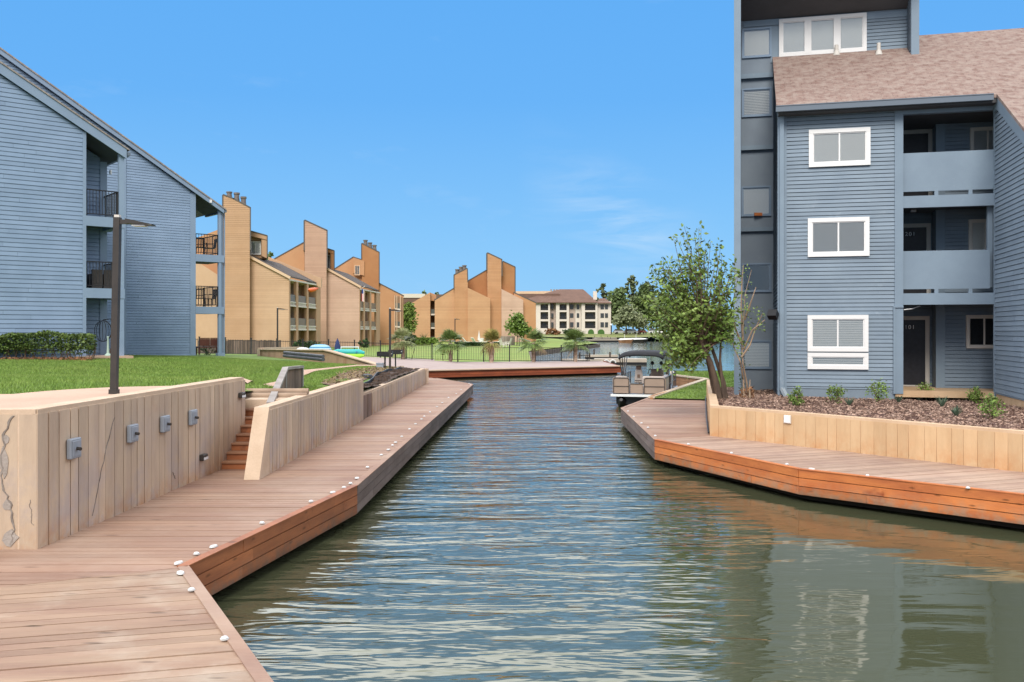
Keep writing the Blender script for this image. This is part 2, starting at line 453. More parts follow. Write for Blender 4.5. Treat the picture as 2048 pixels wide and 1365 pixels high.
def inset(poly, dlt):
    poly = ccw(poly); out = list(poly)
    cx = sum(p[0] for p in poly) / len(poly); cy = sum(p[1] for p in poly) / len(poly)
    for i in range(len(poly)):
        A_, B_ = poly[i], poly[(i + 1) % len(poly)]
        nx, ny = -(B_[1] - A_[1]), B_[0] - A_[0]; l = math.hypot(nx, ny); nx /= l; ny /= l
        out = clip(out, nx, ny, nx * A_[0] + ny * A_[1] + dlt)
    return out
mb = MB()
for q in (L_near, L_up1, L_up2): mb.prism(inset(q, .22 if q is not L_near else .22), .02, DECK - .06)
for q in (L_near, L_up1, L_up2): mb.prism(inset(q, .05), DECK - .12, DECK - .037)
mb.build('substructure', m_sub, bw)

def fascia(parent, pts, mats, name='fascia_board', rows=3, hgt=.142, z=DECK, joint=(1.9, 3.8), rim=True, rim_mat=None, inner=1):
    """stacked timber fascia boards along an edge polyline; inner=+1 when the deck is on the left of travel"""
    for si in range(len(pts) - 1):
        A_ = Vector(pts[si]).xy; B_ = Vector(pts[si + 1]).xy
        u = (B_ - A_); Ln = u.length; u.normalize(); nrm = Vector((-u.y, u.x)) * inner
        mat = mats[si % len(mats)]
        mb = MB()
        for r in range(rows):
            s = 0.0; zt = z - .002 - r * hgt
            first = True
            while s < Ln - 1e-6:
                l = random.uniform(*joint) * (.6 if first else 1); first = False
                e2 = min(Ln, s + l)
                if Ln - e2 < .5: e2 = Ln
                p0 = A_ + u * (s + (.002 if s > 0 else 0)); p1 = A_ + u * (e2 - (.002 if e2 < Ln else 0))
                off = -.002 * r - random.uniform(0, .008) - .004
                o0 = -nrm * (.04 + off + .004); o1 = nrm * .02
                q = [p0 + o0, p1 + o0, p1 + o1, p0 + o1]
                mb.prism([(k.x, k.y) for k in q], zt - hgt + .012, zt)
                s = e2
        mb.build(name, mat, parent)
        if rim:
            mb = MB(); q = [A_ - nrm * .045, B_ - nrm * .045, B_ + nrm * .06, A_ + nrm * .06]
            mb.prism([(k.x, k.y) for k in q], z - .001, z + .012)
            mb.build('rim_board', rim_mat or mat, parent)
fascia(bw, [a2, c], [m_fas_brown], inner=-1, rim_mat=m_deck)
fascia(bw, [c, e], [m_fas_brown], inner=1, rim_mat=m_fas_brown)
fascia(bw, [e, g, h], [m_fas_grey, m_fas_grey], inner=1, rim_mat=m_deck)

# right-hand boardwalk
tip = P(1244, 817, DECK); bk = P(1299, 796, DECK); rc = P(1312, 880, DECK); r1 = P(1600, 939, DECK); r2 = P(2048, 990, DECK)
r3 = r2 + (r2 - r1) * 1.5
pl0 = P(1420, 872, DECK); pl1 = P(2048, 945, DECK); plx = pl0 + (pl1 - pl0) * 2.0
pb = P(1413, 798, DECK)
bwr = thing('boardwalk', (rc.x, rc.y, DECK), None, None); tag(bwr, kind='structure')
ang_r = math.atan2((pl1 - pl0).y, (pl1 - pl0).x)
mb = MB(); planks(mb, [V2(bk), V2(tip), V2(rc), V2(pl0), V2(pb)], .0, .142, .007, DECK - .03, DECK)
mb2 = MB()
planks(mb2, [V2(rc), V2(r1), V2(r2), V2(r3), V2(plx + Vector((.2, .25, 0))), V2(pl0)], ang_r + math.pi / 2 - .28, .142, .010, DECK - .03, DECK)
mb.build('far_planks', m_deck, bwr); mb2.build('planks', m_deck_r, bwr)
mb = MB()
for q in ([V2(bk), V2(tip), V2(rc), V2(pl0), V2(pb)], [V2(rc), V2(r1), V2(r2), V2(r3), V2(plx), V2(pl0)]):
    mb.prism(inset(q, .22), .02, DECK - .06); mb.prism(inset(q, .05), DECK - .12, DECK - .037)
mb.build('substructure', m_sub, bwr)
fascia(bwr, [bk, tip], [m_fas_grey], inner=1, rim_mat=m_deck)
fascia(bwr, [tip, rc], [m_fas_grey], inner=1, rim_mat=m_deck)
fascia(bwr, [rc, r1, r2, r3], [m_fas_orange], inner=1, rim_mat=m_fas_orange)

# ------------------------------------------------------------------ lawns, paths, paving
XW1 = -5.2; XW2 = -4.05
st0 = 15.4
lawn_polys = [[(-70, 10.0), (-5.2, 10.0), (-5.05, 16.8), (-70, 16.8)], [(-70, 16.8), (-5.0, 16.8), (-5.0, 18.0), (-70, 18.0)],
              [(-70, 18.0), (-4.0, 18.0), (-3.95, 24.2), (-70, 24.2)], [(-70, 24.2), (-4.0, 24.2), (-3.97, 41.0), (-5.0, 44.0), (-70, 44.0)],
              [(-70, 44), (-6.4, 44), (-8.5, 50), (-12, 71.6), (-70, 71.6)]]
sheet('lawn', lawn_polys, H, m_grass, 1.0)
pav = [[(-6.6, 43.6), (-5.0, 44), (-4.3, 41.2), (-4.98, 54.8)], [(-6.6, 43.6), (-4.98, 54.8), (-6.0, 72.4), (-12.2, 71.8), (-8.7, 50)],
       [(-4.98, 54.8), (7.2, 62), (6.98, 73.8), (1.4, 72.2), (-6.0, 72.4)]]
pav_h = lambda x, y: np.where(x > -4.99, DECK + .006, H(x, y) + .01)
sheet('pavement', pav, pav_h, m_paver, 1.0)
# pale walk along the top of the wall and up across the lawn
path_px = [[(0, 806, 1.97), (0, 798, 1.955), (228, 773, 1.955), (228, 806, 1.97)], [(228, 790, 1.96), (228, 773, 1.955), (395, 757, 1.95), (486, 749, 1.93), (490, 762, 1.93)]]
pA = [(-5.15, 10.05), (-5.1, 16.9), (-6.05, 18.2), (-6.6, 14.5), (-7.3, 12.9), (-12.0, 12.2), (-12.0, 10.05)]
q1 = [P(470, 750, 1.93), P(495, 757, 1.9), P(600, 744.5, 1.6), P(600, 739.5, 1.6)]
q2 = [P(600, 744.5, 1.6), P(715, 735.5, 1.3), P(715, 732, 1.3), P(600, 739.5, 1.6)]
q3 = [P(715, 735.5, 1.3), P(765, 733.5, 1.25), P(765, 730.5, 1.25), P(715, 732, 1.3)]
def hdz(d): return lambda x, y: H(x, y) + d
path_polys = [[(-12.0, 10.05), (-5.15, 10.05), (-5.13, 13.0), (-7.3, 12.75), (-12, 12.2)], [(-7.3, 12.75), (-5.13, 13.0), (-5.05, 16.5), (-5.3, 17.6), (-6.0, 18.4), (-6.5, 15.2)]]
walk_polys = path_polys + [[V2(v) for v in q] for q in (q1, q2, q3)]
sheet('path', path_polys + [ccw([V2(v) for v in q]) for q in (q1, q2, q3)], hdz(.035), m_path, .5)
# soil bed behind the low wall and the dug-over strip
soil_poly = [(-4.35, 24.5), (-3.97, 24.3), (-3.95, 41.2), (-4.7, 42.4), (-4.75, 36)]
def soil_h(x, y): return np.minimum(H(x, y) + .02, 1.17) + .03 * np.sin(x * 5.1 + y * 1.7) * np.sin(y * 2.3)
sheet('soil', [soil_poly], lambda x, y: H(x, y) + .03 + .025 * np.sin(x * 5.1 + y * 1.7) * np.sin(y * 2.3), m_soil, .35, kind='structure')
dirt_poly = [(-5.5, 26.6), (-4.85, 25.3), (-4.70, 33), (-4.78, 40.5), (-4.9, 42.6), (-5.45, 40.0), (-5.85, 32.0)]
sheet('bare_dirt', [dirt_poly], lambda x, y: H(x, y) + .02 + .035 * np.sin(x * 4 + 1) * np.sin(y * 1.3 + x), m_dirt, .3, kind='structure')

# far lawn beyond the pool fence, with its shore
pool_poly = [[(-80, 71.6), (1.5, 71.6), (1.9, 108), (-80, 108)], [(-80, 108), (1.9, 108), (16, 172), (-80, 172)], [(-80, 172), (16, 172), (14.6, 215), (9, 262), (-80, 262)]]
def far_h(x, y): return np.clip(.5 + (y - 72) * .0032 + np.clip((-x - 6) * .02, 0, .6) * np.clip(1 - (y - 72) / 60, 0, 1), .4, 1.4)
sheet('far_lawn', pool_poly, far_h, m_grass_far, 4.0)
mb = MB()
shore = [(1.5, 71.6), (1.9, 108), (16, 172), (14.6, 215), (9, 262)]
for p, q in zip(shore, shore[1:]):
    mb.seg((p[0] + .15, p[1], .2), (q[0] + .15, q[1], .2), .3, .66)
tag(mb.build('shore_bulkhead', m_rock), 'dark timber bulkhead holding the far lawn along the lake edge', 'bulkhead')
far_polys = [[(-260, 262), (9, 262), (26, 272), (60, 281), (140, 292), (400, 330), (900, 600), (900, 1500), (-600, 1500), (-600, 500)]]
sheet('far_ground', far_polys, lambda x, y: np.clip(.45 + (y - 262 - np.clip(x - 9, 0, 400) * .24) * .075, .45, 2.2), m_land, 16.0)
# right lawn round the boat slip
SA = P(1303, 795, .62); SC = P(1413, 759, .7); SD = P(1347, 751, .7)
rl = [[V2(SA), V2(SC), (15.5, SC.y), (15.5, 29), (6.5, 31)], [V2(SC), (15.5, SC.y), (15.5, 49.3), (8.6, 49.3), V2(SD)]]
sheet('right_lawn', [ccw(q) for q in rl], lambda x, y: np.clip(.60 + (y - 32) * .01, .6, .75), m_grass, 1.0)
m_timberwall = M('slip_timber', (.42, .22, .11), (.30, .15, .075), ns=2, isl=.15, rough=.8, fine=.25, fs=6)
m_curb = M('pale_curb', (.58, .47, .35), (.50, .40, .30), ns=2, rough=.9)
sl = thing('slip_wall', (SC.x, SC.y, 0), 'orange timber bulkhead with pale curb lining the boat slip', 'bulkhead')
mb = MB(); mb.seg((SA.x, SA.y, .62), (SC.x, SC.y, .71), .22, .07); mb.seg((SC.x, SC.y, .715), (SD.x, SD.y, .715), .22, .07); mb.seg((SD.x, SD.y, .712), (8.5, 49.4, .712), .22, .07)
mb.build('curb', m_curb, sl)
mb = MB()
for r in range(3):
    zc = .58 - r * .2
    mb.seg((SA.x, SA.y, zc), (SC.x, SC.y, zc), .1, .19); mb.seg((SC.x, SC.y, zc), (SD.x, SD.y, zc), .1, .19); mb.seg((SD.x, SD.y, zc), (8.5, 49.4, zc), .1, .19)
mb.build('timber', m_timberwall, sl)

# ------------------------------------------------------------------ plaza bulkhead across the canal
pz = thing('timber_bulkhead', (P(855, 742, DECK)), 'long red brown timber bulkhead facing the canal below the pink plaza', 'bulkhead')
b0 = Vector((-5.3, 54.6, DECK)); b1 = P(1241, 733, DECK); b2 = Vector((7.3, 74.2, DECK))
mb = MB()
fascia(pz, [b0, b1, b2], [m_fas_red], rim=False, inner=1, joint=(3, 6))
mb.seg((b0.x, b0.y + .35, DECK + .01), (b1.x, b1.y + .35, DECK + .01), .9, .05); mb.build('cap', m_pavercap, pz)
mb = MB(); mb.prism([(b0.x, b0.y + .2), (b1.x - .2, b1.y + .2), (7.0, 74), (-5.3, 72)], -.3, DECK - .03); mb.build('fill', m_sub, pz)

# ------------------------------------------------------------------ board formed retaining walls
def boarded(mb, pl, t0, t1, z0, z1f, w0, w1, bwid, capmb, cap=.05, face=.032, z0f=None, gp=.010):
    """concrete wall with board marks on its face; z1f(t) gives the top"""
    n = max(1, round((t1 - t0) / bwid)); s = (t1 - t0) / n
    ed = [t0 + (i + (random.uniform(-.13, .13) if 0 < i < n else 0)) * s for i in range(n + 1)]
    for i in range(n):
        A_, B_ = ed[i] + gp * random.uniform(.5, 1.3) * (i > 0), ed[i + 1] - gp * random.uniform(.5, 1.3) * (i < n - 1)
        j = random.uniform(-.004, .004); k = random.uniform(-.004, .004)
        za, zb = z1f(A_) - cap, z1f(B_) - cap
        la = z0f(A_) if z0f else z0; lb = z0f(B_) if z0f else z0
        mb.hexa([pl.P(A_, la, w0 + j), pl.P(B_, lb, w0 + k), pl.P(B_, lb, w0 + face + .02), pl.P(A_, la, w0 + face + .02)],
                [pl.P(A_, za, w0 + j), pl.P(B_, zb, w0 + k), pl.P(B_, zb, w0 + face + .02), pl.P(A_, za, w0 + face + .02)])
    # core and cap
    ts = [t0 + (t1 - t0) * i / 12 for i in range(13)]
    for A_, B_ in zip(ts, ts[1:]):
        la = z0f(A_) if z0f else z0; lb = z0f(B_) if z0f else z0
        capmb.hexa([pl.P(A_, la, w0 + face), pl.P(B_, lb, w0 + face), pl.P(B_, lb, w1), pl.P(A_, la, w1)],
                   [pl.P(A_, z1f(A_), w0 + face - .01), pl.P(B_, z1f(B_), w0 + face - .01), pl.P(B_, z1f(B_), w1), pl.P(A_, z1f(A_), w1)])
W1a = P(75, 1100, DECK); W1b_ = D(490, 755, 16.8)
w1 = Plane((W1a.x, W1a.y), (W1b_.x, W1b_.y)); L1 = (W1b_.xy - W1a.xy).length
rw1 = thing('retaining_wall', (W1a.x, W1a.y, DECK), 'tall cracked board formed concrete wall with four grey boxes beside the stairs', 'retaining wall')
zt1 = lambda t: 2.03
mbA, mbC = MB(), MB()
boarded(mbA, w1, 0.0, L1, DECK - .02, zt1, 0, .27, .222, mbC)
w1f = Plane((W1a.x - 6, W1a.y + .03), (W1a.x, W1a.y)); Lf = 6.0
boarded(mbA, w1f, 0, Lf - .008, DECK - .02, lambda t: 2.026, 0, .26, .222, mbC)
mbA.build('board_face', m_conc, rw1); mbC.build('core', m_conc_cap, rw1)
# cracks
mb = MB()
def crack(pl, pts, wid, w):
    q = []
    for (A_, B_) in zip(pts, pts[1:]):
        for k in range(6):
            f = k / 6; q.append((A_[0] + (B_[0] - A_[0]) * f + random.uniform(-.016, .016), A_[1] + (B_[1] - A_[1]) * f, wid * random.uniform(.5, 1.5)))
    for A_, B_ in zip(q, q[1:]):
        mb.fprism(pl, [(A_[0] - A_[2], A_[1]), (A_[0] + A_[2], A_[1]), (B_[0] + B_[2], B_[1]), (B_[0] - B_[2], B_[1])], w - .0045, w + .01)
crack(w1f, [w1f.tz(24, 832), w1f.tz(9, 870), w1f.tz(4, 930), w1f.tz(6, 975), w1f.tz(22, 1010), w1f.tz(27, 1060), w1f.tz(22, 1095)], .009, -.003)
crack(w1f, [w1f.tz(60, 1000), w1f.tz(62, 1030), w1f.tz(68, 1055)], .0025, -.003)
crack(w1, [w1.tz(228, 835), w1.tz(212, 900), w1.tz(196, 968), w1.tz(182, 1045)], .004, -.003)
crack(w1, [w1.tz(345, 945), w1.tz(352, 960)], .004, -.003)
mb.build('crack', m_crack, rw1)
mb = MB()
for cx_, cy_, rx, ry in ((8, 925, .05, .16), (20, 1075, .09, .09), (12, 880, .04, .05), (15, 1010, .05, .06)):
    t0, z0 = w1f.tz(cx_, cy_)
    pts = [(t0 + rx * random.uniform(.6, 1.2) * math.cos(k * .6), z0 + ry * random.uniform(.6, 1.2) * math.sin(k * .6)) for k in range(10)]
    mb.fprism(w1f, pts, -.0065, .01)
mb.build('spalled_patch', m_patch, rw1)

W2a = P(518, 960, DECK); W2b = P(727, 841, DECK); w2 = Plane((W2a.x, W2a.y), (W2b.x, W2b.y)); L2 = (W2b.xy - W2a.xy).length
rw2 = thing('retaining_wall', (W2a.x, W2a.y, DECK), 'board formed concrete wall with slanted end on the right of the wooden stairs', 'retaining wall')
mbA, mbC = MB(), MB(); zt2 = lambda t: 1.63
bat = .62
boarded(mbA, w2, bat, L2, DECK - .02, zt2, 0, .24, .215, mbC)
mbC.hexa([w2.P(0, DECK - .02, 0), w2.P(bat, DECK - .02, .0), w2.P(bat, DECK - .02, .24), w2.P(0, DECK - .02, .24)], [w2.P(bat - .03, 1.63, .0), w2.P(bat, 1.63, .0), w2.P(bat, 1.63, .24), w2.P(bat - .03, 1.63, .24)])
mbA.build('board_face', m_conc, rw2); mbC.build('core', m_conc_cap, rw2)
W3b = P(852, 768, DECK); w3 = Plane((W2b.x, W2b.y), (W3b.x, W3b.y)); L3 = (W3b.xy - W2b.xy).length
rw3 = thing('retaining_wall', (W2b.x, W2b.y, DECK), 'low concrete wall with a patch of grey boards in front of the soil bed', 'retaining wall')
mbA, mbC = MB(), MB(); zt3 = lambda t: 1.225
boarded(mbA, w3, 1.7, L3, DECK - .02, zt3, .03, .24, .22, mbC)
mbC.fbox(w3, .0, 1.7, DECK - .02, 1.225, .06, .24)
rt = Plane((W3b.x - 2.2, W3b.y + 1.3), (W3b.x, W3b.y)); boarded(mbA, rt, 0, 2.55, DECK - .02, lambda t: 1.22, .0, .2, .26, mbC)
mbA.build('board_face', m_conc, rw3); mbC.build('core', m_conc_cap, rw3)
mb = MB()
for i in range(8): mb.fbox(w3, .02 + i * .2, .02 + i * .2 + .185, DECK - .01, 1.17, .02 + random.uniform(0, .02), .06)
mb.build('grey_boards', m_greywood, rw3)

# ------------------------------------------------------------------ stairs, handrail, log terrace
sb = P(432, 939, DECK)
su = w2.u.copy(); 
stairs = thing('wooden_stairs', (-4.5, sb.y, DECK), 'brown wooden stairs climbing between two concrete walls', 'stairs')
xl, xr = -5.0, -4.1
R_, T_ = .126, .25
for i in range(7):
    y0 = sb.y + i * T_; z0 = DECK + i * R_
    mb = MB(); mb.box(xl, xr, y0, y0 + .03, z0, z0 + R_ - .028); mb.build('riser', m_fas_brown, stairs)
    mb = MB(); mb.box(xl, xr, y0 - .025, y0 + T_ + .03, z0 + R_ - .028, z0 + R_); mb.build('tread', m_tread, stairs)
mb = MB(); mb.box(xl, xr, sb.y + .06, sb.y + 7 * T_ + 1.0, DECK - .01, DECK + .05)
mb.box(xl, xr, sb.y + 7 * T_ + .02, sb.y + 7 * T_ + 1.3, DECK, DECK + 8 * R_ + .03); mb.build('landing', m_conc_cap, stairs)
yl = 17.75
terr = thing('log_terrace', (-4.6, yl, 1.5), 'weathered landscape logs stacked at the top of the stairs', 'logs')
for i in range(3):
    zz = 1.545 + i * .075
    mb = MB(); mb.tube([(-5.2, yl + i * .13, zz), (-3.95, yl + i * .13 + .05, zz)], .06, 10); mb.build('log', m_log, terr)

# handrail screen of grey slats that follows the stairs
def zz_(px, py, d): return D(px, py, d)
hr0 = D(540, 806, 17.0); hr1 = D(571, 737, 20.6); hr2 = D(603, 734, 23.2)
scr = thing('slat_screen', (hr1.x, hr1.y, 1.55), 'weathered grey vertical slat handrail screen beside the top of the stairs', 'handrail')
mb = MB(); mb.seg(hr0 + Vector((0, 0, -.02)), hr1, .13, .06); mb.seg(hr1, hr2, .13, .06); mb.build('rail', m_greyrail, scr)
hb1 = D(571, 788, 20.6); hb2 = D(603, 775, 23.2); hb0 = D(540, 812, 17.0)
mb = MB()
def slats(A_, B_, a_, b_, n):
    for i in range(n):
        f0 = (i + .08) / n; f1 = (i + .92) / n
        p0 = A_.lerp(B_, f0); p1 = A_.lerp(B_, f1); q0 = a_.lerp(b_, f0); q1_ = a_.lerp(b_, f1)
        nrm = Vector((-(B_ - A_).y, (B_ - A_).x, 0)).normalized() * .012
        k = Vector((0, 0, -.03))
        mb.hexa([q0 - nrm, q1_ - nrm, q1_ + nrm, q0 + nrm], [p0 - nrm + k, p1 - nrm + k, p1 + nrm + k, p0 + nrm + k])
slats(hr0, hr1, hb0, hb1 + Vector((0, 0, -.05)), 26); slats(hr1, hr2, hb1 + Vector((0, 0, -.3)), hb2 + Vector((0, 0, -.3)), 18)
mb.build('slats', m_greywood, scr)
mb = MB(); mb.seg(hr1 + Vector((0, -.03, -.03)), hr1 + Vector((0, -.03, -.95)), .07, .07); mb.build('post', m_greyrail, scr); mb = MB(); mb.seg(hr2 + Vector((0, 0, -.03)), hr2 + Vector((0, 0, -.9)), .09, .09)
mb.build('post', m_greyrail, scr)

# right planter wall
wp = Plane((pl0.x, pl0.y), (pl1.x, pl1.y)); Lp = (plx.xy - pl0.xy).length
rwp = thing('planter_wall', (pl0.x, pl0.y, DECK), 'orange tan board formed planter wall curving round the mulch bed on the right', 'retaining wall')
mbA, mbC = MB(), MB(); ztp = lambda t: 1.22
boarded(mbA, wp, 0, Lp, DECK - .02, ztp, 0, .2, .245, mbC, face=.014, gp=.004)
wps = Plane((pl0.x, pl0.y), (pb.x, pb.y)); Ls = (pb.xy - pl0.xy).length
if wps.n.x < 0: wps.n = -wps.n
boarded(mbA, wps, 0.0, Ls, DECK - .02, lambda t: 1.215, 0, .196, .245, mbC, face=.014, gp=.004)
mbA.build('board_face', m_plant_conc, rwp); mbC.build('core', M('planter_cap', (.62, .45, .30), (.55, .38, .24), ns=2, rough=.9), rwp)

E_NEAR, E_MID, E_FAR, E_RL, E_RR = (a2.copy(), c.copy()), (c.copy(), e.copy()), (e.copy(), g.copy()), (tip.copy(), rc.copy()), (rc.copy(), r2.copy())
# ------------------------------------------------------------------ shared building materials and helpers
m_blue = M('blue_siding', (.235, .32, .445), (.205, .285, .40), ns=1.2, isl=.055, rough=.62, fine=.05, fs=9, fstretch=(1, 1, 5))
m_blue_trim = M('blue_trim', (.235, .315, .42), (.215, .29, .395), ns=1.5, rough=.6, fine=.05)
m_bluegrey = M('blue_grey_siding', (.215, .272, .332), (.185, .238, .298), ns=1.3, isl=.07, rough=.62, fine=.09, fs=9, fstretch=(1, 1, 6), c3=(.30, .36, .42), ns3=2.2, lo3=.62, hi3=.85)
m_bluegrey_trim = M('blue_grey_trim', (.215, .28, .347), (.195, .255, .32), ns=1.6, rough=.6, fine=.06, c3=(.33, .38, .42), ns3=2.5, lo3=.65, hi3=.85)
m_stucco_dark = M('dark_blue_stucco', (.24, .285, .335), (.21, .25, .30), ns=1.2, rough=.9, fine=.08, fs=40, bump=.25, bs=60)
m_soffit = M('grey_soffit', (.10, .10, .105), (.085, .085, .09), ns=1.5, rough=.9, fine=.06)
m_found = M('painted_foundation', (.21, .26, .31), (.18, .225, .275), ns=2.5, rough=.85, fine=.1)
m_slab = M('tan_slab', (.60, .42, .26), (.50, .33, .19), ns=2.0, rough=.9, fine=.12)
m_white = M('white_trim', (.78, .77, .76), rough=.5, fine=.05)
m_offwhite = M('offwhite_trim', (.62, .58, .53), rough=.6, fine=.05)
m_door = M('black_door', (.018, .018, .024), (.026, .026, .034), ns=9, rough=.45, spec=.4, fine=.2)
m_numeral = M('white_numerals', (.85, .85, .85), rough=.4, fine=0)
m_blind = M('white_blind', (.86, .86, .84), rough=.7, fine=.03)
m_blind_grey = M('grey_blind', (.44, .45, .46), rough=.7, fine=.03)
m_inside = M('room_dark', (.02, .022, .025), rough=.9, fine=0)
m_gutter = M('slate_gutter', (.12, .15, .19), rough=.45, fine=.04, spec=.45)
def make_glass():
    t = NT('window_glass')
    tr = t.n('ShaderNodeBsdfTransparent'); gl = t.n('ShaderNodeBsdfGlossy'); gl.inputs['Roughness'].default_value = .02
    tr.inputs[0].default_value = (.97, .98, .98, 1)
    fr = t.n('ShaderNodeFresnel'); fr.inputs[0].default_value = 1.45
    mx = t.n('ShaderNodeMixShader'); t.l(t.math('MULTIPLY_ADD', fr.outputs[0], 1.4, .03, clamp=True), mx.inputs[0]); t.l(tr.outputs[0], mx.inputs[1]); t.l(gl.outputs[0], mx.inputs[2])
    t.l(mx.outputs[0], t.out.inputs[0]); return t.m
m_glass = make_glass()
def make_shingle(name, u, n, c1, c2, c3, bw=.30, rh=.15):
    """brick-laid shingles mapped along the ridge direction u and up the slope"""
    t = NT(name); g = t.n('ShaderNodeNewGeometry')
    u = Vector(u).normalized(); n = Vector(n).normalized(); v = n.cross(u).normalized()
    def dot(a):
        k = t.n('ShaderNodeVectorMath', operation='DOT_PRODUCT'); t.l(g.outputs['Position'], k.inputs[0]); k.inputs[1].default_value = a; return k.outputs['Value']
    cb = t.n('ShaderNodeCombineXYZ'); t.l(dot(u), cb.inputs[0]); t.l(dot(v), cb.inputs[1])
    br = t.n('ShaderNodeTexBrick'); br.offset = .37; br.offset_frequency = 2
    br.inputs['Color1'].default_value = (*c1, 1); br.inputs['Color2'].default_value = (*c2, 1); br.inputs['Mortar'].default_value = tuple(x * .5 for x in c1) + (1,)
    br.inputs['Scale'].default_value = 1; br.inputs['Mortar Size'].default_value = .006; br.inputs['Mortar Smooth'].default_value = .3; br.inputs['Bias'].default_value = 0
    br.inputs['Brick Width'].default_value = bw; br.inputs['Row Height'].default_value = rh
    t.l(cb.outputs[0], br.inputs['Vector'])
    f = t.ramp(t.noise(cb.outputs[0], 4.0, 5, .7), [(.4, (0, 0, 0)), (.62, (1, 1, 1))])
    col = t.mix(f, br.outputs[0], c3)
    k = t.math('MULTIPLY_ADD', t.noise(cb.outputs[0], 30, 4, .7), .5, .75)
    return t.bsdf(t.mix(1.0, col, k, 'MULTIPLY'), .92, .2, 0, t.bump(br.outputs['Fac'], .4, .01))

def siding(mb, pl, tz, w=0.0, h=.115, lap=.016, gap=.013, phase=0.0, joints=True):
    """horizontal lap boards filling a convex polygon on a wall plane; every board is its own island"""
    tz = ccw(list(tz)); lo = min(p[1] for p in tz); hi = max(p[1] for p in tz)
    k = math.floor((lo - phase) / h)
    while k * h + phase < hi:
        z0 = k * h + phase + gap; z1 = (k + 1) * h + phase
        s = clip(clip(tz, 0, 1, z0), 0, -1, -z1)
        if len(s) >= 3 and abs(area2(s)) > 1e-4:
            ts = [p[0] for p in s]; a_, b_ = min(ts), max(ts); cuts = [a_]
            while joints and b_ - cuts[-1] > 4.2: cuts.append(cuts[-1] + random.uniform(1.6, 4.0))
            cuts.append(b_)
            for q0_, q1_ in zip(cuts, cuts[1:]):
                e_ = .003 if len(cuts) > 2 else 0
                sp = clip(clip(s, 1, 0, q0_ + (e_ if q0_ > a_ else 0)), -1, 0, -q1_ + (e_ if q1_ < b_ else 0))
                if len(sp) < 3: continue
                j_ = random.uniform(-.0025, .0025)
                fr = [pl.P(t, z, w + j_ - lap * (1.15 - (z - z0) / h)) for t, z in sp]
                bk = [pl.P(t, z, w + .004) for t, z in sp]
                mb.hexa(bk, fr)
        k += 1

def window(parent, pl, x0, y0, x1, y1, w=0.0, fw=.09, proud=.05, trim=None, mull=1, pane='blind', slats=False, sill=False, deep=.03, pts=None):
    """trimmed window on a wall plane given by two photo corners; frame > pane, blind"""
    t0, za = pl.tz(x0, y1, w); t1, zb = pl.tz(x1, y0, w)
    zA = pl.z((x0 + x1) / 2, y1, w); zB = pl.z((x0 + x1) / 2, y0, w)
    mb = MB(); f = fw
    mb.fbox(pl, t0, t1, zB - f, zB, w - proud, w + .02); mb.fbox(pl, t0, t1, zA, zA + f, w - proud, w + .02)
    mb.fbox(pl, t0, t0 + f, zA + f, zB - f, w - proud + .003, w + .02); mb.fbox(pl, t1 - f, t1, zA + f, zB - f, w - proud + .003, w + .02)
    i = f; g = .028
    a0, a1, c0, c1 = t0 + i, t1 - i, zA + i, zB - i
    mb.fbox(pl, a0, a1, c1 - g, c1, w - proud + .022, w + .02); mb.fbox(pl, a0, a1, c0, c0 + g, w - proud + .022, w + .02)
    mb.fbox(pl, a0, a0 + g, c0 + g, c1 - g, w - proud + .025, w + .02); mb.fbox(pl, a1 - g, a1, c0 + g, c1 - g, w - proud + .025, w + .02)
    for k in range(mull):
        tm = a0 + (a1 - a0) * (k + 1) / (mull + 1)
        mb.fbox(pl, tm - .022, tm + .022, c0 + g, c1 - g, w - proud + .02, w + .02)
    win = mb.build('window', trim or m_white, parent)
    mb = MB(); mb.fbox(pl, a0 + g * .5, a1 - g * .5, c0 + g * .5, c1 - g * .5, w - proud + .034, w - proud + .037); mb.build('pane', m_glass, win)
    mb = MB()
    if pane == 'blind' and slats:
        n = int((c1 - c0) / .05)
        for k in range(n):
            zz = c0 + (k + .5) * (c1 - c0) / n
            mb.hexa([pl.P(a0 + .01, zz - .021, w - proud + .044), pl.P(a1 - .01, zz - .021, w - proud + .044), pl.P(a1 - .01, zz - .019, w - proud + .056), pl.P(a0 + .01, zz - .019, w - proud + .056)],
                    [pl.P(a0 + .01, zz + .019, w - proud + .052), pl.P(a1 - .01, zz + .019, w - proud + .052), pl.P(a1 - .01, zz + .021, w - proud + .064), pl.P(a0 + .01, zz + .021, w - proud + .064)])
        mb.build('blind', m_blind, win)
        mb = MB(); mb.fbox(pl, a0, a1, c0, c1, w - proud + .066, w - proud + .07); mb.build('room', m_blind_grey, win)
    else:
        mb.fbox(pl, a0, a1, c0, c1, w - proud + .05, w - proud + .056)
        mb.build('blind' if pane != 'dark' else 'room', {'blind': m_blind, 'grey': m_blind_grey, 'dark': m_inside}[pane], win)
    return win

def railing(parent, A_, B_, zf, hgt=1.02, sp=.115, bar=.018, mat=None, name='railing'):
    mb = MB(); A_ = Vector(A_); B_ = Vector(B_); L = (B_ - A_).length
    mb.seg((A_.x, A_.y, zf + hgt), (B_.x, B_.y, zf + hgt), .05, .04); mb.seg((A_.x, A_.y, zf + .1), (B_.x, B_.y, zf + .1), .035, .03)
    n = max(2, int(L / sp))
    for i in range(n + 1):
        p = A_.lerp(B_, i / n); mb.seg((p.x, p.y, zf + (.0 if i in (0, n) else .1)), (p.x, p.y, zf + hgt), bar * (2 if i in (0, n) else 1), bar * (2 if i in (0, n) else 1), (1, 0, 0))
    return mb.build(name, mat or m_black, parent)

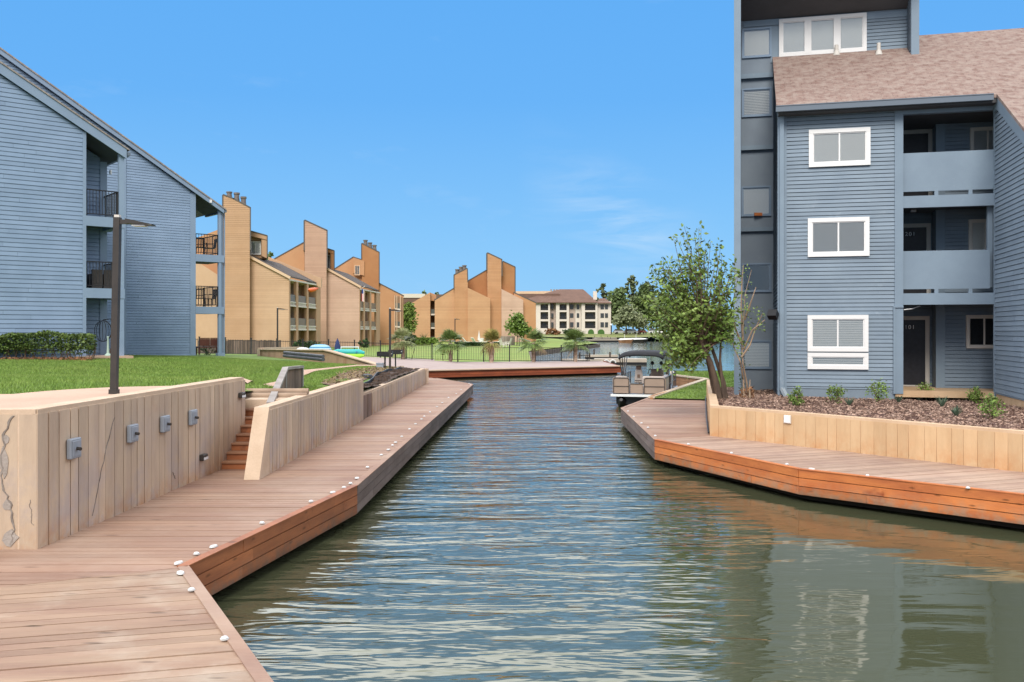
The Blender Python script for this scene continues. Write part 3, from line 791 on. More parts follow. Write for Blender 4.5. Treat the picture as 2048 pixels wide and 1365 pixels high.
# ================================================================== LEFT BLUE BUILDING
mA = .828
A = planeD(0, 49.1 / (1 + mA * 1024 / F), 250, 49.1 / (1 + mA * 774 / F))
B = planeD(0, 59.5 / (1 + mA * 1024 / F), 445, 59.5 / (1 + mA * 579 / F))
lb = thing('apartment_building', (-20, 42, 1.6), 'blue clapboard apartment block with sloping roofs and stacked balconies on the left lawn', 'building')
tL = A.t(-420); tc = A.t(165); tp = A.t(172); tr0 = A.t(238); tr1 = A.t(248)
zg = 1.72
r0 = A.tz(0, 150); r1 = A.tz(248, 317); sl_ = (r1[1] - r0[1]) / (r1[0] - r0[0])
def rkA(t): return r0[1] + sl_ * (t - r0[0])
thA = A.tz(0, 126)[1] - r0[1]
# wall body and siding
mb = MB(); mb.fprism(A, [(tL, zg - .5), (tc + .06, zg - .5), (tc + .06, rkA(tc + .06)), (tL, rkA(tL))], .03, 9.0); 
mb.fprism(A, [(tc + .05, zg - .5), (A.t(200, 1.8), zg - .5), (A.t(200, 1.8), rkA(A.t(200, 1.8)) - .1), (tc + .05, rkA(tc + .05) - .1)], 1.83, 9.0)
mb.build('wall', m_blue, lb)
mb = MB(); siding(mb, A, [(tL, zg), (tc, zg), (tc, rkA(tc)), (tL, rkA(tL))], 0, .165, .018, .017); mb.build('siding', m_blue, lb)
mb = MB(); siding(mb, A, [(tp, zg), (A.t(200, 1.8), zg), (A.t(200, 1.8), rkA(A.t(200, 1.8))), (tp, rkA(tp))], 1.8, .165, .018, .017); mb.build('siding', m_blue, lb)
mb = MB(); mb.fbox(A, tc, tp, zg - .2, rkA(tp) + .02, -.035, .06); mb.fbox(A, A.t(200, 1.78), A.t(214, 1.78), zg - .2, rkA(A.t(214, 1.78)), 1.76, 1.95); mb.build('corner_board', m_blue_trim, lb)
# roof over volume A with its rake board
te = A.t(251); 
mb = MB(); mb.fprism(A, [(tL, rkA(tL)), (te, rkA(te)), (te, rkA(te) + thA), (tL, rkA(tL) + thA)], -.16, -.10); mb.build('rake_board', m_blue_trim, lb)
m_shA = make_shingle('grey_shingles', (A.n.x, A.n.y, 0), (-A.u.x * sl_, -A.u.y * sl_, 1), (.30, .26, .235), (.40, .35, .31), (.24, .21, .195))
mb = MB(); mb.fprism(A, [(tL, rkA(tL) + thA - .06), (te + .1, rkA(te + .1) + thA - .06), (te + .1, rkA(te + .1) + thA), (tL, rkA(tL) + thA)], -.2, 9.2); mb.build('roof', m_shA, lb)
mb = MB(); mb.fprism(A, [(tp - .05, rkA(tp - .05) + .12), (te, rkA(te) + .12), (te, rkA(te) + .2), (tp - .05, rkA(tp - .05) + .2)], -.09, 3.1); mb.build('soffit', m_soffit, lb)
mb = MB(); mb.fbox(A, te + .02, te + .13, rkA(te) + .12, rkA(te) + .25, -.2, 3.2); mb.build('gutter', m_gutter, lb)
# balconies of A
dp = 1.8
zA = [A.tz(205, 444)[1], A.tz(205, 587)[1]]
mb = MB(); mb.fbox(A, tr0, tr1, zg - .35, rkA(tr1) + .15, -.02, .17); mb.build('post', m_blue_trim, lb)
for i, zc in enumerate(zA):
    hh = .19
    mb = MB(); mb.fbox(A, tp, tr1 + .02, zc - hh, zc + hh, -.04, .16); mb.build('balcony_beam', m_blue_trim, lb)
    mb = MB(); mb.fbox(A, tp, tr0, zc - .0, zc + hh - .02, .16, dp); mb.fbox(A, tr0 - .1, tr1, zc - hh, zc + hh - .01, .16, dp + .1); mb.build('balcony_floor', m_blue_trim, lb)
    mb = MB(); mb.fbox(A, tp + .02, tr0, zc - .06, zc - .02, .16, dp - .02); mb.build('balcony_ceiling', m_soffit, lb)
    zf = zc + hh
    q0, q1_ = A.P(tp + .04, zf, .06), A.P(tr0 - .02, zf, .06)
    railing(lb, q0, q1_, zf); railing(lb, A.P(tr0 - .04, zf, .12), A.P(tr0 - .04, zf, dp), zf)
mb = MB(); mb.fbox(A, tp - .3, tr1 + .25, zg - .5, A.tz(210, 714)[1] + .03, -.35, dp); mb.build('patio', m_path, lb)
# volume B
s0 = B.tz(195, 250); s1 = B.tz(435, 420.6); slB = (s1[1] - s0[1]) / (s1[0] - s0[0])
def rkB(t): return s0[1] + slB * (t - s0[0])
thB = B.tz(211, 250)[1] - rkB(B.t(211))
uL = B.t(-60); uc = B.t(380); up_ = B.t(391); ue = B.t(445)
zgB = 1.55
mb = MB(); mb.fprism(B, [(uL, zgB - .4), (up_ - .03, zgB - .4), (up_ - .03, rkB(up_ - .03)), (uL, rkB(uL))], .03, 9.0); mb.build('wall', m_blue, lb)
mb = MB(); siding(mb, B, [(uL, zgB), (uc, zgB), (uc, rkB(uc)), (uL, rkB(uL))], 0, .128, .016, .014); mb.build('siding', m_blue, lb)
mb = MB(); mb.fbox(B, uc, up_, zgB - .2, rkB(up_) + .02, -.035, .05); mb.fbox(B, B.t(244), B.t(252), zgB - .2, rkB(B.t(252)), -.04, .02); mb.build('corner_board', m_blue_trim, lb)
mb = MB(); mb.fprism(B, [(uL, rkB(uL)), (ue, rkB(ue)), (ue, rkB(ue) + thB), (uL, rkB(uL) + thB)], -.2, -.12); mb.build('rake_board', m_blue_trim, lb)
m_shB = m_shA
mb = MB(); mb.fprism(B, [(uL, rkB(uL) + thB - .05), (ue + .1, rkB(ue + .1) + thB - .05), (ue + .1, rkB(ue + .1) + thB + .02), (uL, rkB(uL) + thB + .02)], -.24, 9.2); mb.build('roof', m_shB, lb)
mb = MB(); mb.fprism(B, [(up_ - .02, rkB(up_) + .1), (ue - .05, rkB(ue - .05) + .1), (ue - .05, rkB(ue - .05) + .16), (up_ - .02, rkB(up_) + .16)], -.11, 2.3); mb.build('soffit', m_soffit, lb)
mb = MB(); mb.fbox(B, ue + .02, ue + .14, rkB(ue) + .05, rkB(ue) + .19, -.2, 2.4); mb.build('gutter', m_gutter, lb)
zB = [B.tz(415, 517)[1], B.tz(415, 621)[1]]
v0, v1 = B.t(437), B.t(446)
mb = MB(); mb.fbox(B, v0, v0 + .14, zgB - .3, rkB(v0) + .1, -.03, .14); mb.build('post', m_blue_trim, lb)
mb = MB(); mb.fbox(B, v0 + .18, v1 + .02, zgB - .3, rkB(v1) + .1, .08, .2); mb.build('post', m_blue_trim, lb)
mb = MB(); mb.fbox(B, v0 - .06, v0 + .32, zgB - .3, zgB + .22, -.06, .22); mb.build('post_base', m_blue_trim, lb)
mb = MB(); mb.tube([B.P(v1 + .1, rkB(v1) + .1, .1), B.P(v1 + .12, rkB(v1) - .4, .12), B.P(v1 + .1, zgB + .1, .12)], .04, 6); mb.build('downspout', m_blue_trim, lb)
for zc in zB:
    hh = .18
    mb = MB(); mb.fbox(B, up_, v1 + .04, zc - hh, zc + hh, -.05, .12); mb.build('balcony_beam', m_blue_trim, lb)
    mb = MB(); mb.fbox(B, up_, v1, zc - hh + .02, zc + hh - .02, .12, 2.0); mb.build('balcony_floor', m_soffit, lb)
    zf = zc + hh
    railing(lb, B.P(up_ + .04, zf, .05), B.P(v0, zf, .05), zf, sp=.13)
    railing(lb, B.P(v0 - .02, zf, .1), B.P(v0 - .02, zf, 1.9), zf, sp=.13); railing(lb, B.P(up_ + .04, zf, 1.95), B.P(v0 - .02, zf, 1.95), zf, sp=.13)
mb = MB(); mb.tube([A.P(A.t(221, 2.2), A.tz(221, 341, 2.2)[1], 2.2), A.P(A.t(221, 2.2), A.tz(221, 349, 2.2)[1], 2.2)], .05, 8); mb.build('porch_light', m_white, lb)
mb = MB(); mb.fbox(B, B.t(416), B.t(420), B.tz(418, 407)[1], B.tz(418, 401)[1], -.26, -.19); mb.build('camera', m_white, lb)

# ================================================================== RIGHT BLUE-GREY BUILDING
mR = .249
def dR(px): return 28.98 / (1 + mR * (px - CX) / F)
R = planeD(1560, dR(1560), 1990, dR(1990))
rb = thing('apartment_building', (10, 27, .9), 'blue grey apartment building with pink brown shingle roof and tall tower behind the right planter', 'building')
WD = 3.8
zgR = .6
ta, tb_, tpo, tq = R.t(1569), R.t(1789), R.t(1806), R.t(1990)
t00 = R.t(1556)
ztop = R.z(1780, 216)
# body behind the plain facade (left bay), alcove walls, core
mb = MB()
mb.fbox(R, t00, tb_ + .05, zgR, ztop + .05, .03, WD + 3)
mb.fbox(R, tb_ + .04, tq + 2.6, zgR, ztop, 2.5, WD + 3)
mb.build('wall', m_bluegrey, rb)
mb = MB(); mb.fbox(R, t00 + .02, tb_, zgR, 1.20, -.0, .05); mb.build('foundation', m_found, rb)
mb = MB(); siding(mb, R, [(ta + .06, 1.215), (tb_, 1.215), (tb_, ztop), (ta + .06, ztop)], 0, .1145, .022, .016); mb.build('siding', m_bluegrey, rb)
# left return wall facing the tower recess
Sd = Plane(V2(R.P(t00, 0, 0)), V2(R.P(t00, 0, WD)))
if Sd.n.dot(R.u) < 0: Sd.n = -Sd.n
mb = MB(); siding(mb, Sd, [(.0, .75), (WD, .75), (WD, ztop + 2.3), (.0, ztop)], -.0, .1145, .02, .016); mb.build('siding', m_bluegrey, rb)
mb = MB(); mb.fprism(Sd, [(0.03, zgR), (WD, zgR), (WD, ztop + 2.35), (0.03, ztop)], .004, .2); mb.build('return_wall', m_bluegrey, rb)
mb = MB(); mb.fbox(R, t00 - .01, R.t(1566), zgR, ztop + .02, -.035, .1); mb.fbox(R, ta - .01, ta + .06, zgR + .4, ztop, -.03, .02)
mb.fbox(R, tb_, tpo, zgR + .5, ztop + .02, -.05, .12); mb.build('corner_board', m_bluegrey_trim, rb)
mb = MB(); td = R.t(1563.5)
mb.fbox(R, td - .06, td + .06, 1.2, ztop + .0, -.13, -.04); mb.build('downspout', m_bluegrey_trim, rb)
mb = MB(); mb.seg(R.P(td, 1.22, -.085), R.P(td + .12, .98, -.22), .11, .09); mb.seg(R.P(td + .12, 1.0, -.22), R.P(td + .17, .80, -.26), .11, .09); mb.build('downspout_elbow', M('grey_spout', (.33, .38, .42), rough=.5), rb)
# windows of the left bay
for (x0, y0, x1, y1, sl2, pn) in ((1617.5, 258, 1740.5, 333, 0, 'blind'), (1615.5, 436, 1738.5, 513.5, 0, 'grey'), (1615, 630.5, 1736.5, 703.5, 1, 'blind'), (1615, 706, 1736.5, 739, 1, 'blind')):
    window(rb, R, x0, y0, x1, y1, -.02, .115, .06, mull=0 if y0 == 706 else 1, pane=pn, slats=bool(sl2))
# balcony stack
RD = 2.0
zs1, zs2 = R.z(1900, 402), R.z(1900, 598)   # beam centres
ztopb = R.z(1900, 211)
zsl = 1.187
mb = MB(); mb.fbox(R, tq + 1.3, tq + 1.5, zgR, ztopb, .05, 2.5); mb.build('wall', m_bluegrey, rb)
mb = MB(); mb.fbox(R, tpo - .2, tq + 1.3, R.z(1900, 796), zsl, -.02, 2.5); mb.build('entry_slab', m_slab, rb)
def flr(zc, hh, nm):
    mb = MB(); mb.fbox(R, tpo, tq - .01, zc - hh, zc + hh, -.03, .14); mb.build('balcony_beam', m_bluegrey_trim, rb)
    mb = MB(); mb.fbox(R, tpo, tq + 1.3, zc + hh - .16, zc + hh - .03, .14, 2.5); mb.build('balcony_floor', m_bluegrey_trim, rb)
    mb = MB(); mb.fbox(R, tpo, tq + 1.3, zc + hh - .20, zc + hh - .162, .14, 2.49); mb.build('balcony_ceiling', m_soffit, rb)
flr(zs1, .165, 0); flr(zs2, .16, 1)
for (pt, pb2, zc) in ((303, 381, zs1 + .165), (501, 578, zs2 + .16)):
    zA_, zB_ = R.z(1900, pb2), R.z(1900, pt)
    mb = MB(); mb.fbox(R, tpo + .01, tq - (.02 if pt == 303 else .12), zA_, zB_, .02, .08); mb.build('balcony_panel', m_bluegrey_trim, rb)
    for f in (.37, .74):
        mb = MB(); tt = tpo + (tq - tpo) * f; mb.fbox(R, tt - .05, tt + .05, zc - .01, zA_ + .0, .02, .08); mb.build('panel_foot', m_bluegrey_trim, rb)
mb = MB(); mb.fbox(R, tpo, tq + .0, R.z(1900, 225), ztopb, -.04, .14); mb.build('header_beam', m_bluegrey_trim, rb)
mb = MB(); mb.fbox(R, tpo, tq + 1.3, R.z(1900, 222), R.z(1900, 217), .14, 2.5); mb.build('balcony_ceiling', m_soffit, rb)
# back walls of the alcoves: window wall nearer, door wall deeper
w_win, w_door = 1.75, 2.42
tcor = R.t(1873, w_win)
mb = MB(); siding(mb, R, [(R.t(1889, w_win), zsl), (tq + 1.3, zsl), (tq + 1.3, ztopb), (R.t(1889, w_win), ztopb)], w_win, .1145, .02, .016); mb.build('siding', m_bluegrey, rb)
mb = MB(); siding(mb, R, [(tpo - .6, zsl), (tcor + .3, zsl), (tcor + .3, ztopb), (tpo - .6, ztopb)], w_door, .1145, .02, .016); mb.build('siding', m_bluegrey, rb)
mb = MB(); mb.fbox(R, tcor, tq + 1.3, zsl - .3, ztopb, w_win + .02, 2.5); mb.fbox(R, tpo - .7, tb_ + .06, zsl, ztopb, .1, w_door); mb.build('wall', m_bluegrey, rb)
mb = MB(); mb.fbox(R, tcor - .02, R.t(1890, w_win), zsl, ztopb, w_win - .03, w_win + .12); mb.build('corner_board', m_bluegrey_trim, rb)
# doors: frame, leaf, numerals
def numerals(parent, txt, tcen, zcen, h, w):
    cu = bpy.data.curves.new('numerals', 'FONT'); cu.body = txt; cu.size = h * 1.35; cu.align_x = 'CENTER'; cu.align_y = 'CENTER'; cu.extrude = .006; cu.space_character = 1.25
    tmp = bpy.data.objects.new('numerals_tmp', cu); COL.objects.link(tmp)
    dg = bpy.context.evaluated_depsgraph_get(); me = bpy.data.meshes.new_from_object(tmp.evaluated_get(dg))
    bpy.data.objects.remove(tmp); bpy.data.curves.remove(cu)
    me.materials.clear(); me.materials.append(m_numeral)
    X, Y = R.u, R.n
    o_ = root_loc(parent)
    for v in me.vertices:
        q = R.P(tcen + v.co.x, zcen + v.co.y, w - v.co.z); v.co = q - o_
    o = bpy.data.objects.new('numerals', me); COL.objects.link(o); o.parent = parent
    return o
def door(x0, x1, ytop, zb, num, yn):
    """frame corners in photo pixels; zb is the floor height"""
    t0, t1 = R.t(1768, w_door), R.t(x1, w_door); zt = R.z(x1, ytop, w_door)
    mb = MB(); f = .12
    mb.fbox(R, t0, t1, zt - f, zt, w_door - .06, w_door + .01); mb.fbox(R, t1 - f, t1, zb + .02, zt - f, w_door - .057, w_door + .01); mb.fbox(R, t0, t0 + f, zb + .02, zt - f, w_door - .057, w_door + .01)
    d = mb.build('door_frame', m_offwhite, rb)
    mb = MB(); mb.fbox(R, t0 + f, t1 - f, zb + .03, zt - f, w_door - .03, w_door + .01); lf = mb.build('door', m_door, d)
    if num: numerals(lf, num, (R.t(yn[0], w_door)), R.z(yn[0], yn[1], w_door), .125, w_door - .034)
    mb = MB(); mb.lathe((0, 0, 0), [(.0, 0), (.03, .01), (.03, .03), (.0, .04)], 10)
    q = R.P(t0 + f + .1, zb + 1.0, w_door - .07)
    mb.v = [(q.x + v[0], q.y + v[2] - .02, q.z + v[1]) for v in mb.v]; mb.build('door_knob', m_offwhite, lf)
    mb = MB(); mb.fbox(R, t0, t1, zb, zb + .04, w_door - .1, w_door); mb.build('threshold', m_offwhite, d)
door(1800, 1858.5, 632.5, zsl + .0, '101', (1819, 655))
door(1800, 1861, 447, zs2 + .13, '201', (1820, 469))
door(1800, 1864.5, 259, zs1 + .135, None, None)
for (x0, y0, x1, y1, pn) in ((1940, 255, 2010, 345, 'grey'), (1937, 439, 2004, 520, 'blind'), (1932, 630.5, 2004, 697, 'dark')):
    window(rb, R, x0, y0, x1, y1, w_win - .03, .075, .075, trim=m_offwhite, mull=1, pane=pn)
mb = MB(); mb.fbox(R, R.t(1973, .3), R.t(1984, .3), zsl + 2.9, zs1 - .1, .2, .34); mb.build('post', m_bluegrey_trim, rb)
mb = MB(); mb.fbox(R, R.t(1822, 1.3), R.t(1832, 1.3), zs1 - .12, zs1 - .07, 1.25, 1.4); mb.build('ceiling_light', m_white, rb)
mb = MB(); mb.tube([R.P(tpo + .02, R.z(1806, 620), .0), R.P(tpo + .25, R.z(1815, 618), .1), R.P(tpo + .5, R.z(1826, 612), .3)], .014, 6); mb.build('cable', m_white, rb)
mb = MB(); mb.fbox(R, R.t(1786), R.t(1790), 1.1, R.z(1788, 615), -.075, -.05); mb.fbox(R, R.t(1786), R.t(1806), R.z(1796, 616), R.z(1796, 613), -.085, -.052); mb.build('conduit', m_bluegrey_trim, rb)
# wing that comes towards the viewer on the right
Wg = Plane(V2(R.P(tq, 0, 0)), V2(R.P(tq, 0, -5.0)))
if Wg.n.dot(R.u) < 0: Wg.n = -Wg.n
k0 = Wg.tz(1984.6, 191.4); k1 = Wg.tz(2048, 260.5); sW = (k1[1] - k0[1]) / (k1[0] - k0[0])
zE_ = (R.at(1553, 214, -.42).z + R.at(1985, 189, -.42).z) / 2
zL_ = k0[1] + sW * (5.0 - k0[0])
def rkW(t): return zE_ + (zL_ - zE_) * (t - .42) / (5.0 - .42) if t > .42 else zE_ + (.42 - t) * .62
j1 = Wg.tz(2048, 285.0); thW = rkW(j1[0]) - j1[1]
Lw = 5.0
zw0 = Wg.z(2000, 790)
mb = MB(); siding(mb, Wg, [(.03, zw0), (Lw, zw0), (Lw, rkW(Lw) - thW), (.03, rkW(.03) - thW)], 0, .13, .02, .015); mb.build('siding', m_bluegrey, rb)
mb = MB(); mb.fprism(Wg, [(.06, zw0), (Lw, zw0), (Lw, rkW(Lw) - .1), (.06, rkW(.42) - .1)], .03, 2.6); mb.build('wall', m_bluegrey, rb)
mb = MB(); mb.fbox(Wg, -.02, Lw, zgR - .2, zw0, .02, 2.6); mb.build('foundation', m_slab, rb)
mb = MB(); mb.fbox(Wg, -.06, .06, zsl - .15, rkW(.0) - .3, -.03, .03); mb.build('corner_board', m_bluegrey_trim, rb)
mb = MB(); mb.fprism(Wg, [(-.02, rkW(.42) - thW + .02), (.42, rkW(.42) - thW), (Lw, rkW(Lw) - thW), (Lw, rkW(Lw) - .02), (.36, rkW(.42) - .02), (.0, rkW(.42) - .06)], -.05, -.0); mb.build('rake_board', m_bluegrey_trim, rb)
# roof slopes
e0 = R.at(1553, 214, -.42); e1 = R.at(1985, 189, -.42)
zed = (e0.z + e1.z) / 2
u0 = R.at(1545, 114, WD); u1 = R.at(1822, 95, WD)
zud = (u0.z + u1.z) / 2
ts0, ts1 = R.t(1553, -.42), R.t(1985.5, -.42)
pit = (zud - zed) / (WD + .42)
def rz(w): return zed + pit * (w + .42)
nrm_r = Vector((-R.n.x * pit, -R.n.y * pit, 1))
m_shR = make_shingle('pink_brown_shingles', (R.u.x, R.u.y, 0), nrm_r, (.215, .135, .115), (.29, .20, .17), (.33, .26, .225))
trr = ts1 + 6.5
wr = WD + 1.1
mb = MB()
def rf(pts, th=.09):
    mb.hexa([R.P(t, rz(w) - th, w) for t, w in pts], [R.P(t, rz(w), w) for t, w in pts])
tl2 = R.t(1545, WD)
rf([(ts0, -.42), (ts1, -.42), (ts1, WD - .0), (tl2, WD - .0)])
rf([(ts1, -.42), (trr, -.42), (trr, WD), (ts1, WD)])
tdm = R.t(1828, WD - .2)
rf([(tdm, WD), (trr, WD), (trr, wr), (tdm, wr)])
# catslide down over the wing
mb.hexa([Wg.P(t, rkW(t) - .08, w) for t, w in ((.425, -.06), (Lw + .3, -.06), (Lw + .3, 6.4), (.425, 6.4))], [Wg.P(t, rkW(t) + .012, w) for t, w in ((.425, -.06), (Lw + .3, -.06), (Lw + .3, 6.4), (.425, 6.4))])
# back slope so that the ridge is solid
mb.hexa([R.P(tdm, rz(wr) - .09, wr), R.P(trr, rz(wr) - .09, wr), R.P(trr, rz(wr) - 3, wr + 4), R.P(tdm, rz(wr) - 3, wr + 4)], [R.P(tdm, rz(wr), wr), R.P(trr, rz(wr), wr), R.P(trr, rz(wr) - 2.9, wr + 4), R.P(tdm, rz(wr) - 2.9, wr + 4)])
roof = mb.build('roof', m_shR, rb)
mb = MB(); mb.fbox(R, ts0 - .02, ts1, zed - .17, zed - .01, -.53, -.42); mb.fbox(R, ts0 - .02, ts1, zed - .02, zed + .005, -.545, -.415); mb.build('gutter', m_gutter, rb)
mb = MB(); mb.fbox(R, t00, tq, zed - .22, zed - .05, -.40, -.05); mb.build('soffit', m_soffit, rb)
mb = MB(); mb.fprism(R, [(ts0 + .03, zed - .1), (ts0 + .06, zed - .1), (ts0 + .06, zed - .02), (ts0 + .03, zed - .02)], -.42, .1); mb.build('rake_trim', m_bluegrey_trim, rb)
for (px, py, h_) in ((1673, 109, .3), (1757.5, 108, .34)):
    q = ray_plane(px, py, R.P(ts0, rz(0), 0), nrm_r)
    mb = MB(); mb.tube([q, q + Vector((0, 0, h_))], .06, 10); mb.lathe(q, [(.12, -.05), (.09, .06), (.06, .12)], 10); mb.build('vent_pipe', m_offwhite, roof)
q = Wg.at(2046, 253, .4)
mb = MB(); mb.lathe(q, [(.0, -.2), (.2, -.2), (.2, .05), (.15, .13), (0, .18)], 14); mb.build('roof_vent', m_rust, roof)
# tower: recessed panels with ledges, fins, upper band of windows
tw0, tw1 = R.t(1478, WD), R.t(1546, WD)
tdr = R.t(1820, WD)
ztw = 16.2
mb = MB(); mb.fbox(R, tw0 - .1, tw1 + .3, zgR - .4, ztw, WD + .0, WD + 1.5); mb.fbox(R, tw1, tdr + .2, rz(WD) - .4, ztw, WD + .02, WD + 1.5); mb.build('tower_wall', m_stucco_dark, rb)
for (ya, yb) in ((149, 158), (292.5, 301), (456, 463.5)):
    mb = MB(); mb.fbox(R, tw0, tw1, R.z(1512, yb, WD), R.z(1512, ya, WD), WD - .12, WD + .02); mb.build('ledge', m_bluegrey_trim, rb)
mb = MB(); mb.fbox(R, R.t(1487, WD), R.t(1560, WD), R.z(1520, 53, WD), R.z(1520, 42, WD), WD - .03, WD); mb.fbox(R, R.t(1541, WD), R.t(1558, WD), rz(WD) - .2, R.z(1550, 54, WD), WD - .025, WD); mb.build('tower_trim', m_bluegrey_trim, rb); mb = MB(); mb.fbox(R, R.t(1733, WD), tdr, R.z(1780, 36, WD), R.z(1780, 24, WD), WD - .035, WD); mb.build('tower_trim', m_bluegrey_trim, rb)
mb = MB(); siding(mb, R, [(R.t(1733, WD), rz(WD) - .1), (tdr, rz(WD) - .1), (tdr, R.z(1780, 36, WD)), (R.t(1733, WD), R.z(1780, 36, WD))], WD, .1145, .02, .016); mb.build('siding', m_bluegrey, rb)
for (x0, y0, x1, y1, pn) in ((1484, 57, 1543, 116, 'blind'), (1483.5, 177, 1543.5, 234, 'blind'), (1482.5, 373, 1542.5, 433, 'blind'), (1482.5, 527, 1543, 585, 'dark'), (1484, 681, 1543, 738.5, 'blind')):
    window(rb, R, x0, y0, x1, y1, WD - .01, .05, .045, trim=m_blue_trim, mull=0, pane=pn, slats=(y0 in (177, 681)))
window(rb, R, 1558, 33.5, 1733, 109.5, WD - .01, .11, .07, mull=2, pane='blind')
for tt in (R.t(1558, WD) + (R.t(1733, WD) - R.t(1558, WD)) * k / 3 for k in (1, 2)):
    mb = MB(); mb.fbox(R, tt - .11, tt + .11, R.z(1645, 106, WD), R.z(1645, 37, WD), WD - .085, WD - .05); mb.build('window_mullion', m_white, rb)
tf0, tf1 = R.t(1468), R.t(1481.5)
mb = MB(); mb.fbox(R, tf0, tf1, .6, ztw, -.0, WD + 1.5); mb.build('tower_fin', m_bluegrey_trim, rb)
# right fin of the dormer
qf = ray_plane(1828, 108, R.P(ts0, rz(0), 0), nrm_r)
wf = (qf.xy - R.o).dot(R.n)
tfa, tfb = R.t(1822, wf), R.t(1838, wf)
mb = MB(); mb.fbox(R, tfa, tfb, rz(wf) - .1, ztw, wf - .05, WD + 1.5); mb.build('dormer_fin', m_bluegrey_trim, rb)
Df = Plane(V2(R.P(tfa, 0, wf + .08)), V2(R.P(tfa, 0, WD)))
if Df.n.dot(R.u) < 0: Df.n = -Df.n
mb = MB(); siding(mb, Df, [(0, rz(wf) - .2), (WD - wf - .08, rz(wf) - .2), (WD - wf - .08, ztw - 2), (0, ztw - 2)], -.0, .1145, .02, .016); mb.build('siding', m_bluegrey, rb)
zso = (R.z(1480, 44, WD) + R.z(1815, 17, WD)) / 2
mb = MB(); mb.hexa([R.P(tf1, zso, WD), R.P(tfa, zso, WD), R.P(tfa, zso + .9, 2.2), R.P(tf1, zso + .9, 2.2)], [R.P(tf1, zso + .2, WD), R.P(tfa, zso + .2, WD), R.P(tfa, zso + 1.1, 2.2), R.P(tf1, zso + 1.1, 2.2)]); mb.build('tower_soffit', m_soffit, rb)
mb = MB(); mb.hexa([R.P(tf0 - .1, zso + .92, 2.0), R.P(tfb + .1, zso + .92, 2.0), R.P(tfb + .1, ztw + .2, WD + 1.6), R.P(tf0 - .1, ztw + .2, WD + 1.6)], [R.P(tf0 - .1, zso + 1.2, 2.0), R.P(tfb + .1, zso + 1.2, 2.0), R.P(tfb + .1, ztw + .5, WD + 1.6), R.P(tf0 - .1, ztw + .5, WD + 1.6)]); mb.build('roof', m_shR, rb)
# flood light on the corner
q = Sd.at(1549, 627, -.1)
mb = MB(); mb.seg(q + Vector((-.12, -.16, .02)), q + Vector((-.02, -.02, -.1)), .26, .22); fl = mb.build('flood_light', m_black, rb)
mb = MB(); mb.seg(q + Vector((-.02, -.0, -.12)), q + Vector((.15, .1, -.06)), .1, .12); mb.build('bracket', m_offwhite, fl)
# things on a tower window sill
q0_ = R.at(1516, 431, WD - .07); mb = MB(); mb.seg(q0_ + Vector((-.13, -.03, .03)), q0_ + Vector((.13, -.03, .03)), .05, .1); tag(mb.build('ornament', m_fas_orange, loc=q0_), 'small orange ornament on the sill of a tower window', 'ornament')
# ================================================================== ORANGE TOWN HOUSES
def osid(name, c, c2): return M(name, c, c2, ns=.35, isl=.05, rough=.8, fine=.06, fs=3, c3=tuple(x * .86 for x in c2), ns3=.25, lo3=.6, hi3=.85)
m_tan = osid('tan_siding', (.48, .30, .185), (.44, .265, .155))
m_tan_lit = osid('tan_siding_lit', (.54, .36, .235), (.50, .325, .205))  # same siding lightened: light on these faces put into the colour
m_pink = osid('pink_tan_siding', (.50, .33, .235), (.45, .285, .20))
m_pink_lit = osid('pink_tan_siding_lit', (.56, .385, .29), (.50, .335, .25))  # lit copy of the pink siding, light painted into its tone
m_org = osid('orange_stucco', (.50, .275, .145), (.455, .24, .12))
m_org_lit = osid('orange_stucco_lit', (.53, .315, .175), (.485, .275, .15))  # lit copy of the orange stucco, brightness painted in
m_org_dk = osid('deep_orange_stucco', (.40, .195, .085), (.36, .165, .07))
m_trim_tan = M('tan_trim', (.62, .44, .30), rough=.7)
m_cope = M('dark_coping', (.10, .09, .085), rough=.6)
m_shD = M('dark_shingles', (.085, .072, .065), (.12, .10, .09), ns=1.5, rough=.95, fine=.2, fs=5)
m_bal_glass = M('smoked_panel', (.10, .11, .10), rough=.25, spec=.5)
m_bal_white = M('white_balustrade', (.66, .60, .53), rough=.6)
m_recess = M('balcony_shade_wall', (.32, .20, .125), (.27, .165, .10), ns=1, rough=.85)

def fplane(d, nx=0.0):
    """frontal wall plane; nx leans the depth axis so that the blocks stand turned as in the photo"""
    p = planeD(400, d, 900, d); p.n = Vector((nx, 1.0)); return p
def pwall(parent, name, pl, pts, w0, w1, mat, sid=None, smat=None):
    tz = pl.poly(pts, w0)
    mb = MB(); mb.fprism(pl, tz, w0 + (.02 if sid else 0), w1); o = mb.build(name, mat, parent)
    if sid:
        mb = MB(); siding(mb, pl, tz, w0, sid, .016, .02, joints=False); mb.build('siding', smat or mat, parent)
    return o
def cope(parent, pl, pts, w0, w1, th=.16, mat=None):
    mb = MB()
    for (a, b) in zip(pts, pts[1:]):
        p, q = pl.tz(*a, w0), pl.tz(*b, w0)
        d = Vector((q[0] - p[0], q[1] - p[1])).normalized(); n = Vector((-d.y, d.x))
        e = d * th * .4
        c = [(p[0] - e.x, p[1] - e.y), (q[0] + e.x, q[1] + e.y), (q[0] + e.x + n.x * th, q[1] + e.y + n.y * th), (p[0] - e.x + n.x * th, p[1] - e.y + n.y * th)]
        mb.fprism(pl, c, w0 - .06, w1)
    return mb.build('coping', mat or m_cope, parent)
